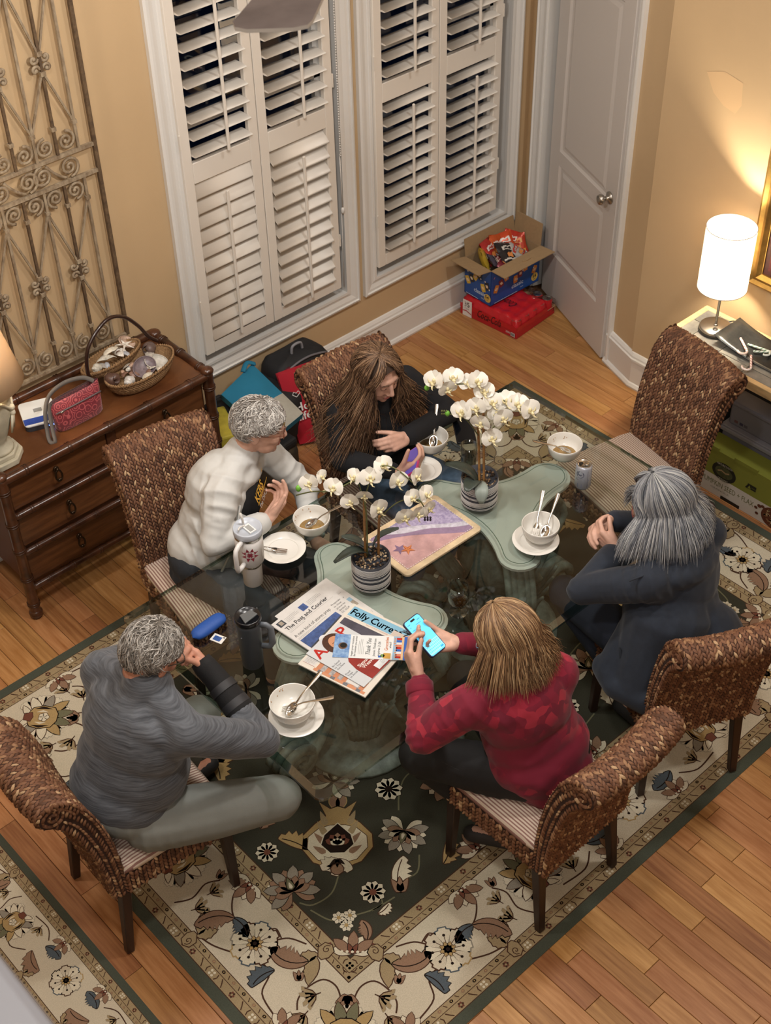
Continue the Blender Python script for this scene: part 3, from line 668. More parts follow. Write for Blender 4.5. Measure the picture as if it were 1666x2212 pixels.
    def make(s, name, label, loc, corners, quads):
        r = thing(name, label, 'rug', loc)
        b = MB(); w, h = s.w/2, s.h/2; b.bbox((-w, -h, 0), (w, h, .0024)); b.build('rug_backing', s.R['green'], r, bevel=.001)
        s.base()
        for q in corners: s.corner(*q)
        for q in quads: s.quad(*q)
        o = s.I.build('woven_pattern', r); o['kind'] = 'stuff'
        return r
RX0, RX1, RY0, RY1 = 1.135, 4.463, 1.587, 3.978
ALLQ = [(1, 1), (-1, 1), (1, -1), (-1, -1)]
rug = Rug(RX1-RX0, RY1-RY0).make('area_rug', 'large cream bordered floral area rug under the glass dining table', ((RX0+RX1)/2, (RY0+RY1)/2, 0), ALLQ, ALLQ)
# second rug: same border, its long side parallel to the first one's short side
r2 = Rug(3.33, 2.39).make('area_rug', 'second smaller floral rug, partly in view beside the rail, apart from the table', (.957-1.195*.66, 2.655, 0), [(1, 1), (-1, 1)], [])
r2.rotation_euler = (0, 0, PI/2); r2.scale = (.66, .66, .66)
print('rug tris', len(rug.children[1].data.polygons))
# ================================================================== DINING CHAIRS (seagrass weave)
SGC = ['#714c36', '#805a41', '#593b29', '#9a7454', '#bc9b76']
m_sg = [M('seagrass_%d' % i, c, .62, bump=.3, bscale=700, bstretch=(1, 1, 1), spec=.35) for i, c in enumerate(SGC)]
m_core = M('seagrass_core', '#341e14', .9)
m_leg = M('chair_leg_wood', '#2b1a13', .42, var=.35, vscale=30, stretch=(3, 3, .4))
m_stripe = stripes('ticking_stripe', '#cdbcaa', '#8d6a61', 92, 0, .9, .55)
m_stripe2 = stripes('ticking_stripe_across', '#c4b3a1', '#866a5f', 92, 1, .9, .55)
# back profile in (y, z): front face up from the seat, over the rolled top, down the rear
def bez(p0, p1, p2, n): return [tuple((1-t)**2*np.array(p0)+2*t*(1-t)*np.array(p1)+t*t*np.array(p2)) for t in np.linspace(0, 1, n)]
FRONT = bez((-.195, .345), (-.205, .66), (-.285, .86), 14)+bez((-.285, .86), (-.325, .972), (-.385, .978), 7)[1:]
ROLL = [(-.395+.048*math.cos(a), .930+.048*math.sin(a)) for a in np.linspace(1.5, 3.9, 9)]
REAR = bez((-.425, .893), (-.36, .86), (-.325, .74), 8)[1:]+bez((-.325, .74), (-.262, .55), (-.252, .345), 10)[1:]
PROF = FRONT+ROLL[1:]+REAR
def wid(z): return .210+.010*min(1, max(0, (z-.34)/.6))
def bow(x, z): return .022*(x/.22)**2*min(1, max(0, (z-.4)/.5))     # ends of the back curve toward the sitter
def back_pt(y, z, u): x = u*wid(z); return (x, y+bow(x, z), z)
def chair_back():
    us = np.linspace(-1, 1, 9); b = MB()
    rows = [[back_pt(y, z, u) for u in us] for y, z in PROF]; rows.append(rows[0]); b.grid(rows)
    for sgn in (-1, 1):                                             # side faces
        n = len(FRONT); fr = [back_pt(y, z, sgn) for y, z in FRONT]; rr = [back_pt(y, z, sgn) for y, z in (ROLL[1:]+REAR)][::-1]
        k = min(len(fr), len(rr)); idx = lambda L, i: L[int(round(i*(len(L)-1)/(k-1)))]
        b.grid([[idx(fr, i), idx(rr, i)] for i in range(k)], sm=False)
    return b
def resample(prof, step):
    p = np.array(prof); d = np.r_[0, np.cumsum(np.linalg.norm(np.diff(p, axis=0), axis=1))]; n = int(d[-1]/step)
    s = (np.arange(n)+.5)*d[-1]/n; return np.stack([np.interp(s, d, p[:, 0]), np.interp(s, d, p[:, 1])], 1)
def stitch_mesh(frames, seed=1, L=.0150, w=.0058, h=.0060):
    """frames: (centre, along, across, normal); each becomes a plump lens-shaped strand of 10 triangles"""
    r = np.random.RandomState(seed); n = len(frames)
    c, t, a, nn = [np.array([f[i] for f in frames], float) for i in range(4)]
    k = r.uniform(.85, 1.2, (n, 1)); hh = r.uniform(.75, 1.3, (n, 1))
    vs = np.stack([c-t*L*k-nn*.002, c-t*L*.3*k-a*w*k-nn*.0015, c+t*L*.45*k-a*w*.9*k-nn*.0015, c+t*L*k-nn*.002, c+t*L*.45*k+a*w*.9*k-nn*.0015, c-t*L*.3*k+a*w*k-nn*.0015,
                   c-t*L*.35*k+nn*h*hh, c+t*L*.45*k+nn*h*hh], 1).reshape(-1, 3)
    T = np.array([(0, 1, 6), (1, 7, 6), (1, 2, 7), (2, 3, 7), (3, 4, 7), (4, 5, 7), (5, 6, 7), (5, 0, 6)])
    F = (T[None]+(np.arange(n)*8)[:, None, None]).reshape(-1, 3)
    mi = r.choice(5, n, p=[.34, .28, .16, .15, .07]); return npmesh('weave', vs, F, m_sg, np.repeat(mi, len(T)), True)
def chair_weave():
    fr = []
    pr = resample(PROF, .0185); m = len(pr)
    for i, (y, z) in enumerate(pr):
        a, b_ = pr[max(i-1, 0)], pr[min(i+1, m-1)]; t2 = (b_-a)/np.linalg.norm(b_-a); nx = np.array([0, -t2[1], t2[0]])
        ty = np.array([0, t2[0], t2[1]]); nrm = np.cross(ty, np.array([1, 0, 0])); hw = wid(z); nc = 33
        for j in range(nc):
            u = -1+2*(j+.5)/nc; x = u*hw; c = np.array([x, y+bow(x, z), z])+ty*(.0092 if j % 2 else 0)
            s = .42 if j % 2 else -.42; d = ty*math.cos(s)+np.array([1, 0, 0])*math.sin(s); fr.append((c, d, np.cross(nrm, d), nrm))
    for sg in (-1, 1):                                              # braided side edges
        for i, (y, z) in enumerate(resample(FRONT, .019)):
            yr = np.interp(z, [p[1] for p in REAR][::-1], [p[0] for p in REAR][::-1]) if z < .89 else y-.05
            for q in (.10, .36, .64, .90):
                c = np.array([sg*wid(z), y+(yr-y)*q+bow(wid(z), z), z]); nrm = np.array([sg, 0, 0.]); d = np.array([0, .45*(1 if q in (.36, .90) else -1), .9]); fr.append((c, d, np.cross(nrm, d), nrm))
        for a in np.linspace(0, 2*PI, 13)[:-1]:                     # coil of the rolled end
            for rr in (.014, .034):
                c = np.array([sg*(wid(.93)+.001), -.395+rr*math.cos(a)+.02, .930+rr*math.sin(a)]); d = np.array([0, -math.sin(a), math.cos(a)]); nrm = np.array([sg, 0, 0.]); fr.append((c, d, np.cross(nrm, d), nrm))
    # apron round the seat
    A = [(-.215, -.2), (-.225, .225), (.225, .225), (.215, -.2)]
    for k in range(3):
        p, q = np.array(A[k]), np.array(A[k+1]); L = np.linalg.norm(q-p); t = (q-p)/L; nrm = np.array([t[1], -t[0], 0]); nrm = -nrm if np.dot(nrm[:2], p+q) < 0 else nrm
        n = int(L/.0155)
        for i in range(n):
            for r_ in range(5):
                c = np.r_[p+t*(i+.5)*L/n, .352+.0195*r_+(.009 if i % 2 else 0)]+nrm*.001; s = .42 if i % 2 else -.42
                d = np.array([0, 0, 1])*math.cos(s)+np.r_[t, 0]*math.sin(s); fr.append((c, d, np.cross(nrm, d), nrm))
    return stitch_mesh(fr)
W_MESH = chair_weave(); B_MESH = chair_back().mesh('chair_back', m_core)
def chair(label, loc, rz, rear_look=False, across=False):
    t = thing('dining_chair', label, 'chair', loc, rz, 'woven dining chairs round the glass table')
    bk = link('backrest', B_MESH, t); w = link('woven_seagrass', W_MESH, bk); w['kind'] = 'stuff'
    b = MB(); A = [(-.212, -.215), (.212, -.215), (.222, .222), (-.222, .222)]; b.prism(A, .343, .445); b.build('seat_frame', m_core, t)
    b = MB(); N = 9; rows = []
    def cz(u, v): return .022*(1-abs(u)**4)*(1-abs(v)**4)
    for v in np.linspace(-1, 1, N): rows.append([(u*(.212-.016*max(0, abs(v)-.75)*2), .005+v*(.212-.014*max(0, abs(u)-.75)*2), .478+cz(u, v)) for u in np.linspace(-1, 1, N)])
    b.grid(rows); n0 = len(b.v)
    per = [rows[0][i] for i in range(N)]+[rows[i][-1] for i in range(1, N)]+[rows[-1][i] for i in range(N-2, -1, -1)]+[rows[i][0] for i in range(N-2, 0, -1)]
    cx = lambda p, k, z: (p[0]*k, .005+(p[1]-.005)*k, z)
    b.grid([per, [cx(p, 1.035, .466) for p in per], [cx(p, 1.035, .452) for p in per], [cx(p, .99, .445) for p in per]], wrap=True)
    b.build('seat_cushion', m_stripe2 if across else m_stripe, t)
    for x, y, sp in ((-.185, -.205, 1), (.185, -.205, 1), (-.195, .195, 0), (.195, .195, 0)):
        b = MB(); b.bar((x, y, .345), (x*1.06, y-(.04 if sp else -.005), 0), .040, .040, (0, 1, 0))
        vs = b.v; c0 = Vector((x*1.06, y-(.04 if sp else -.005), 0))
        b.v = [v if v[2] > .1 else tuple(c0+(Vector(v)-c0)*.72) for v in vs]; b.build('leg', m_leg, t, bevel=.003, seg=1)
    return t
chA = chair('woven seagrass chair under the person in the heather grey shirt', (1.293, 2.775, .0062), -PI/2-.075)
chB = chair('woven seagrass chair beside the bamboo dresser, holding the person in white', (2.145, 3.495, .0062), PI-.16)
chC = chair('woven seagrass chair before the window wall, holding the long-haired person', (3.06, 3.37, .0062), PI-.075)
chD = chair('empty woven seagrass chair beside the console table with the lit lamp', (3.84, 2.755, .0062), PI/2-.2, across=True)
chE = chair('woven seagrass chair under the person in the navy hoodie', (3.155, 1.93, .0062), -.455)
chF = chair('woven seagrass chair under the person in the crimson flowered top', (2.352, 1.905, .0062), .0)
# ================================================================== TABLE
GX0, GX1, GY0, GY1, GZ = 1.622, 3.705, 2.183, 3.322, .745
m_tg = glassy('table_glass', '#e3e9e5', .015, 1.5); m_tge = glassy('table_glass_edge', '#9db5aa', .03, 1.9)
tb = thing('dining_table', 'large clear glass dining table on two carved sage green pedestals', 'table', ((GX0+GX1)/2, (GY0+GY1)/2, 0))
ox, oy = tb.location.x, tb.location.y
def loop(ins, z):
    r = .03; a = []
    for cx, cy, a0 in ((GX0+ins+r, GY0+ins+r, PI), (GX1-ins-r, GY0+ins+r, 1.5*PI), (GX1-ins-r, GY1-ins-r, 0), (GX0+ins+r, GY1-ins-r, .5*PI)):
        for k in range(4): t = a0+k*PI/6; a.append((cx+r*math.cos(t)-ox, cy+r*math.sin(t)-oy, z))
    return a
l0, l1, l2, l3 = loop(.026, GZ), loop(0, GZ-.007), loop(0, GZ-.019), loop(.002, GZ-.019)
b = MB(); b.grid([l1, l0], 1, False, True); b.grid([l2, l1], 1, False, True); n = len(l0)
b.add(l0, [tuple(range(n))], 0); b.build('glass_top', [m_tg, m_tge], tb)
m_sage = M('sage_paint', '#c8cdc6', .38, var=.06, vscale=6); m_sage2 = M('sage_carved', '#86948c', .5, var=.5, vscale=18, col2='#525d57')
m_line = M('sage_line', '#66776c', .5)
def pedestal(cx, mir):
    s = -1 if mir else 1
    pc = thing.__call__ if False else None
    p = bpy.data.objects.new('pedestal', None); C.objects.link(p); p.parent = tb; p.location = (cx-ox, 2.79-oy, 0)
    lob = [(.265*s, .0, .095), (-.13*s, .245, .085), (-.15*s, -.235, .085)]
    if mir: lob = [lob[0], lob[2], lob[1]]
    def outline(k=0.):
        pts = []
        for i, (x, y, r) in enumerate(lob):
            a = math.atan2(y, x); r = r-k
            for t in np.linspace(-1.55, 1.55, 11): pts.append((x+r*math.cos(a+t), y+r*math.sin(a+t)))
            x2, y2, r2 = lob[(i+1) % 3]; a2 = math.atan2(y2, x2); r2 = r2-k
            e0 = np.array([x+r*math.cos(a+1.55), y+r*math.sin(a+1.55)]); e1 = np.array([x2+r2*math.cos(a2-1.55), y2+r2*math.sin(a2-1.55)])
            mid = (e0+e1)/2; cm = mid-mid/np.linalg.norm(mid)*min(.06+k*.2, np.linalg.norm(mid)*.6)
            pts += [tuple((1-t)**2*e0+2*t*(1-t)*(2*cm-mid)*1.0+t*t*e1) for t in np.linspace(0, 1, 12)[1:-1]]
        return pts
    b = MB(); o0, o1, o2 = outline(0), outline(.012), outline(.03)
    zz = GZ-.0195
    rows = [[(x, y, zz-.036) for x, y in o1], [(x, y, zz-.024) for x, y in o0], [(x, y, zz-.012) for x, y in o0], [(x, y, zz-.008) for x, y in o1], [(x, y, zz-.0012) for x, y in outline(.017)]]
    b.grid(rows, wrap=True, sm=False); n = len(o0); b.add([(x, y, zz-.0012) for x, y in outline(.017)], [tuple(range(n))]); b.add(rows[0], [tuple(range(n))[::-1]])
    pl = b.build('top_plate', m_sage, p)
    I = Inlay(); I.strip([q for q in outline(.024)], .0035, m_line, closed=True); I.build('scored_line', pl, Matrix.Translation((0, 0, zz-.0008)))
    b = MB()                                                         # fluted body
    prof = [(.17, 0.012), (.18, .05), (.15, .08), (.09, .12), (.075, .22), (.12, .34), (.16, .45), (.13, .56), (.09, .62), (.15, .69)]; n = 36; vs = []
    for r, z in prof:
        for j in range(n): a = 2*PI*j/n; k = 1+.09*math.cos(a*12); vs.append((r*k*math.cos(a), r*k*math.sin(a), z))
    b.add(vs, [(i*n+j, i*n+(j+1) % n, (i+1)*n+(j+1) % n, (i+1)*n+j) for i in range(len(prof)-1) for j in range(n)], 0, True); b.build('carved_column', m_sage2, p)
    for x, y, r in lob:                                              # ribbed S-scroll legs ending in volutes
        a = math.atan2(y, x); d = np.array([math.cos(a), math.sin(a)]); q = np.array([-d[1], d[0]]); R = math.hypot(x, y)+.03
        pth = [(R*.75, .68), (R*1.05, .60), (R*1.15, .50), (R*.9, .38), (R*.6, .26), (R*.75, .14), (R*1.1, .07)]
        pts = [(d[0]*u, d[1]*u, z) for u, z in bez(pth[0], pth[1], pth[2], 8)+bez(pth[2], pth[3], pth[4], 8)[1:]+bez(pth[4], pth[5], pth[6], 8)[1:]]
        b = MB()
        for o_, rr in ((-.045, .018), (-.022, .022), (0, .026), (.022, .022), (.045, .018)): b.tube([(u+q[0]*o_, v+q[1]*o_, z) for u, v, z in pts], rr, 7)
        b.build('scroll_leg', m_sage2, p)
        b = MB(); vc = np.array([d[0]*R*1.12, d[1]*R*1.12, .10])
        sp = [vc+np.array([d[0]*.085*(1-t)*math.cos(t*13), d[1]*.085*(1-t)*math.cos(t*13), .085*(1-t)*math.sin(t*13)]) for t in np.linspace(0, .95, 34)]
        for o_ in (-.04, 0, .04): b.tube([v+np.array([q[0]*o_, q[1]*o_, 0]) for v in sp], [.024*(1-.6*i/34) for i in range(34)], 6)
        b.build('volute', m_sage2, p)
        b = MB()                                                     # acanthus leaf standing against the body
        for k in range(-3, 4):
            aa = a+PI/3+k*.10; L_ = .34-.03*abs(k); b.tube([((.14+.05*t+.05*t*t)*math.cos(aa+k*.05*t), (.14+.05*t+.05*t*t)*math.sin(aa+k*.05*t), .12+L_*t) for t in np.linspace(0, 1, 7)], [.022*(1-.7*t) for t in np.linspace(0, 1, 7)], 6)
        b.build('acanthus_leaf', m_sage2, p)
    b = MB(); b.lathe([(.26, 0.0064), (.265, .03), (.23, .055), (.17, .06)], n=24); b.build('plinth', m_sage2, p)
    return p
pedestal(3.10, False); pedestal(2.295, True)
# ================================================================== PEOPLE
def unit(a): a = np.asarray(a, float); return a/np.linalg.norm(a)
def A3(*a): return np.array(a, float)
class Soft:
    """overlapping rounded volumes fused into one skin"""
    def __init__(s): s.b = MB()
    def cone(s, p, r, q, r2=None):
        p, q = np.asarray(p, float), np.asarray(q, float); r2 = r if r2 is None else r2
        d = q-p; L = np.linalg.norm(d); d = d/(L+1e-9); pts = []; rr = []
        for a in (.999, .8, .5, .2): pts.append(p-d*r*math.sin(a*PI/2)); rr.append(max(r*math.cos(a*PI/2), .0004))
        pts += [p, q]; rr += [r, r2]
        for a in (.2, .5, .8, .999): pts.append(q+d*r2*math.sin(a*PI/2)); rr.append(max(r2*math.cos(a*PI/2), .0004))
        s.b.tube(pts, rr, 14); return s
    def chain(s, pts, rs):
        for i in range(len(pts)-1): s.cone(pts[i], rs[i], pts[i+1], rs[i+1])
        return s
    def ell(s, c, r, axes=None):
        R = Matrix([[float(axes[j][i]) for j in range(3)] for i in range(3)]) if axes is not None else None
        s.b.ell(c, r, 18, 12, 0, R); return s
    def fuse(s, name, mats, voxel=.005, smooth=4, dec=1.0, folds=None, parent=None):
        me = s.b.mesh('tmp', mats); o = bpy.data.objects.new('tmp', me); C.objects.link(o)
        m = o.modifiers.new('r', 'REMESH'); m.mode = 'VOXEL'; m.voxel_size = voxel; m.use_smooth_shade = True
        if smooth: k = o.modifiers.new('s', 'SMOOTH'); k.factor = .5; k.iterations = smooth
        if dec < 1: k = o.modifiers.new('d', 'DECIMATE'); k.ratio = dec
        dg = bpy.context.evaluated_depsgraph_get(); n = bpy.data.meshes.new_from_object(o.evaluated_get(dg)); n.name = name
        bpy.data.objects.remove(o); bpy.data.meshes.remove(me)
        if folds is not None:
            N = len(n.vertices); v = np.empty(N*3, np.float32); n.vertices.foreach_get('co', v); v = v.reshape(-1, 3).astype(float)
            nn = np.empty(N*3, np.float32); n.vertices.foreach_get('normal', nn); nn = nn.reshape(-1, 3)
            v = v+nn*folds(v)[:, None]; n.vertices.foreach_set('co', v.astype(np.float32).ravel())
        n.polygons.foreach_set('use_smooth', np.ones(len(n.polygons), bool)); n.update()
        n.materials.clear()
        for mm in (mats if isinstance(mats, (list, tuple)) else [mats]): n.materials.append(mm)
        return link(name, n, parent)
def folds_fn(seed, amp=.0035, freq=16, joints=()):
    r = np.random.RandomState(seed); K = [(unit(r.normal(size=3)), unit(r.normal(size=3)), r.uniform(.6, 1.8)*freq, r.uniform(0, 6.28), r.uniform(0, 6.28)) for _ in range(9)]
    def f(v):
        d = np.zeros(len(v))
        for a, b, fr, p, q in K: d += np.sin(v@a*fr+p+1.2*np.sin(v@b*fr*.4+q))
        d *= amp/3
        for J, ax, lam, A, s in joints:
            w = v-np.asarray(J); e = np.exp(-(w**2).sum(1)/s**2); u = w@unit(ax); o = w@unit(np.cross(unit(ax), (.3, .5, .8)))
            q = np.sin(u*2*PI/lam*(.8+.25*np.sin(o*11+J[1]*7))+2.6*np.sin(o*15+J[0]*9)); gate = .5+.5*np.sin(o*19+u*9+J[2]*13)
            d += A*e*gate*(np.abs(q)**1.0*np.sign(q)*.5+.5*np.maximum(q, 0)**3)
        return d
    return f
def hand(S, w, d, pn, side, curls, thumb=(.55, .5), k=1.0, spread=.0):
    """palm, four jointed fingers of unequal length and a thumb; w wrist, d finger direction, pn palm normal"""
    w = np.asarray(w, float); d = unit(d); pn = unit(np.asarray(pn)-d*np.dot(pn, d)); l = np.cross(d, pn)*(1 if side == 'R' else -1)
    off = (.028, .0095, -.0095, -.027); bl = (.088, .092, .088, .079); seg = ((.043, .026, .021), (.047, .030, .022), (.044, .028, .022), (.034, .021, .019)); rad = (.0098, .0100, .0094, .0083)
    for i in range(4):
        base = w+(d*bl[i]+l*off[i])*k; S.cone(w+l*off[i]*.55*k+d*.012*k, .0185*k, base-pn*.001, .0125*k)
        dd = unit(d+l*spread*off[i]*30); th = 0; p = base
        for j in range(3):
            th += curls[i][j]; v = dd*math.cos(th)+pn*math.sin(th); q = p+v*seg[i][j]*k; S.cone(p, rad[i]*(1-.08*j)*k, q, rad[i]*(.92-.08*j)*k); p = q
    S.cone(w+d*.03*k+l*.012*k, .022*k, w+d*.06*k+l*.018*k+pn*.006*k, .018*k)
    t0 = w+d*.022*k+l*.018*k+pn*.006*k; v = unit(d*math.cos(thumb[0])+l*math.sin(thumb[0])+pn*.25); t1 = t0+v*.046*k; S.cone(t0, .016*k, t1, .0118*k)
    v2 = unit(v+pn*thumb[1]+d*.25); t2 = t1+v2*.034*k; S.cone(t1, .0115*k, t2, .0102*k); v3 = unit(v2+pn*thumb[1]*.5+d*.2); S.cone(t2, .0102*k, t2+v3*.026*k, .0082*k)
def head(S, c, f, u, k=1.0, jowl=0.):
    """skull, jaw, brow, nose, cheeks, lips, ears in axes right/forward/up around the head's centre; returns a local->world function"""
    f = unit(f); u = unit(np.asarray(u)-f*np.dot(u, f)); r = np.cross(f, u); c = np.asarray(c, float)
    Lc = lambda x, y, z: c+(r*x+f*y+u*z)*k
    ax = (r, f, u)
    E_ = lambda p, q: S.ell(Lc(*p), [v*k for v in q], ax)
    E_((0, -.014, .030), (.075, .093, .084)); E_((0, .018, -.012), (.064, .074, .094)); E_((0, .034, -.072), (.050+jowl, .050, .044)); E_((0, .068, -.098), (.020, .017, .016))
    E_((0, .066, .034), (.050, .022, .018))
    for s in (-1, 1):
        E_((s*.033, .064, -.028), (.024, .022, .024)); E_((s*.076, -.012, -.010), (.0085, .019, .031)); E_((s*.080, -.018, .004), (.008, .016, .018)); E_((s*.030, .074, .030), (.020, .012, .008))
    S.cone(Lc(0, .086, .018), .0085*k, Lc(0, .106, -.024), .0115*k); E_((0, .100, -.029), (.013, .013, .010))
    for s in (-1, 1): E_((s*.012, .093, -.031), (.0085, .010, .0075))
    E_((0, .081, -.058), (.023, .012, .007)); E_((0, .080, -.069), (.020, .011, .0075)); E_((0, .072, -.052), (.030, .014, .018))
    return Lc, (r, f, u)
def face_parts(body, Lc, ax, k=1.0, lip='#a2605a', brow='#6b5546', closed=True, lash=True):
    r, f, u = ax; b = MB()
    m = Matrix((r, f, u)).transposed()
    for s in (-1, 1):
        e = MB(); pts = [Lc(s*(.018+.030*t), .089-.012*t*t, .034+.006*math.sin(PI*t)) for t in np.linspace(0, 1, 6)]; e.tube(pts, [.0018*k, .0034*k, .0034*k, .003*k, .0025*k, .0012*k], 6); e.build('eyebrow', M('brow_'+brow[1:], brow, .8), body)
        e = MB(); pts = [Lc(s*(.017+.028*t), .0835-.010*t*t, .010-.005*math.sin(PI*t)) for t in np.linspace(0, 1, 7)]; e.tube(pts, [.001*k, .0022*k, .0026*k, .0026*k, .0024*k, .002*k, .001*k], 6)
        e.build('eyelash', M('lash', '#2e211c', .6), body)
        e = MB(); e.ell(Lc(s*.031, .0745, .0125), (.0135*k, .0115*k, .0085*k), 12, 8, 0, m); e.build('eyelid', body.data.materials[0], body)
    e = MB(); e.ell(Lc(0, .0865, -.0585), (.0205*k, .0085*k, .0042*k), 12, 8, 0, m); e.ell(Lc(0, .0855, -.0685), (.018*k, .0085*k, .0048*k), 12, 8, 0, m); e.build('lips', M('lip_'+lip[1:], lip, .45), body)
def glasses(body, Lc, ax, k=1.0, col='#7b4634', metal=False, down=0.):
    m = M('spectacle_frame_'+col[1:], col, .3, .8 if metal else 0.); b = MB(); r, f, u = ax
    for s in (-1, 1):
        ring = [Lc(s*(.033+.026*math.cos(a)), .100-.010*abs(.033+.026*math.cos(a))*12*.1, .004-down+.019*math.sin(a)) for a in np.linspace(0, 2*PI, 17)[:-1]]
        b.tube(ring, .0016*k, 6, closed=True); b.tube([Lc(s*.059, .098, .010-down), Lc(s*.078, .05, .010-down*.6), Lc(s*.083, -.005, .006), Lc(s*.081, -.028, -.008)], .0017*k, 6)
    b.tube([Lc(-.008, .103, .008-down), Lc(0, .107, .010-down), Lc(.008, .103, .008-down)], .0015*k, 6)
    g = b.build('glasses', m, body)
    l = MB()
    for s in (-1, 1): l.add([Lc(s*(.033+.025*math.cos(a)), .0995-.010*abs(.033+.025*math.cos(a))*12*.1, .004-down+.018*math.sin(a)) for a in np.linspace(0, 2*PI, 17)[:-1]], [tuple(range(16))])
    l.build('lens', MATS.get('lens_glass') or glassy('lens_glass', '#f2f4f4', .01, 1.4), g); return g
# ---- hair -----------------------------------------------------------------
def strands(name, Pt, rad, mats, parent, seed=0, weights=None, flat=.6):
    """Pt [N,K,3] strand paths -> three-sided tapering locks"""
    Pt = np.asarray(Pt, float); N, K, _ = Pt.shape; r_ = np.random.RandomState(seed)
    T = np.gradient(Pt, axis=1); T /= (np.linalg.norm(T, axis=2, keepdims=True)+1e-9)
    ref = r_.normal(size=(N, 1, 3)); X = np.cross(T, ref); X /= (np.linalg.norm(X, axis=2, keepdims=True)+1e-9); Y = np.cross(T, X)
    tt = np.linspace(0, 1, K); taper = (np.minimum(1, tt*6+.35)*np.minimum(1, (1-tt)*3+.12))[None, :, None]*rad*r_.uniform(.6, 1.3, (N, 1, 1))
    V = np.stack([Pt+(X*math.cos(a)+Y*math.sin(a)*flat)*taper for a in (0, 2.094, 4.189)], 2).reshape(-1, 3)
    i = np.arange(N)[:, None, None]*K*3; j = np.arange(K-1)[None, :, None]*3; q = np.arange(3)[None, None, :]; q2 = (q+1) % 3
    F = np.stack([i+j+q, i+j+q2, i+j+3+q2, i+j+3+q], -1).reshape(-1, 4)
    mi = np.repeat(r_.choice(len(mats), N, p=weights), (K-1)*3); o = link(name, npmesh(name, V, F, mats, mi, True), parent); o['kind'] = 'stuff'; return o
def cap(name, Lc, rad, mat, parent, front=.95, sideth=1.55, backth=2.05, ctr=(0, -.010, .026)):
    b = MB(); rows = []
    for t in np.linspace(0, 1, 10):
        row = []
        for a in np.linspace(0, 2*PI, 29)[:-1]:
            c = (1+math.cos(a))/2; lim = front*c**2+(sideth+(backth-sideth)*max(0, -math.cos(a)))*(1-c**2); th = lim*t
            row.append(Lc(ctr[0]+rad[0]*math.sin(th)*math.sin(a), ctr[1]+rad[1]*math.sin(th)*math.cos(a), ctr[2]+rad[2]*math.cos(th)))
        rows.append(row)
    b.grid(rows, wrap=True); return b.build(name, mat, parent)
def short_hair(Lc, parent, cols, n=1500, seed=1, wave=.006, L=.075, rad=(.082, .100, .093), crown=(-.35), thick=.0022, weights=None, front=1.0, back=2.05):
    r_ = np.random.RandomState(seed); K = 9; out = []
    mats = [M('hair_'+c[1:], c, .5, spec=.4) for c in cols]
    scalp = cap('scalp_hair', Lc, (rad[0]-.001, rad[1]-.001, rad[2]-.001), M('hair_under_'+cols[-1][1:], cols[-1], .8), parent, front, 1.45, back)
    while len(out) < n:
        az = r_.uniform(-PI, PI); c = (1+math.cos(az))/2; lim = front*c**2+(1.5+(back-1.5)*max(0, -math.cos(az)))*(1-c**2)
        th0 = lim*math.sqrt(r_.uniform(0, 1))*.97; ln = L*r_.uniform(.6, 1.15); lift = r_.uniform(.0, .014); ph = r_.uniform(0, 6.28); fr = r_.uniform(1.2, 2.3); sw = r_.normal(0, .35)
        loc = math.sin(3*az+th0*4+seed)*.5+sw; pts = []; th, a = th0, az
        for k in range(K):
            t = k/(K-1); w = wave*math.sin(fr*t*6.28+ph)*min(1, t*3); rr = 1+lift/.09*(t*(1.25-t))*1.2+.02
            th_ = min(th, lim+.25); pts.append(Lc(rad[0]*rr*math.sin(th_)*math.sin(a+w*7), -.010+rad[1]*rr*math.sin(th_)*math.cos(a+w*7), .026+rad[2]*rr*math.cos(th_)+w*.5))
            th += math.cos(loc)*ln/(K-1)/.09; a += math.sin(loc)*ln/(K-1)/.09/max(.35, math.sin(max(th, .3)))
        out.append(pts)
    return strands('hair', out, thick, mats, scalp, seed, weights)
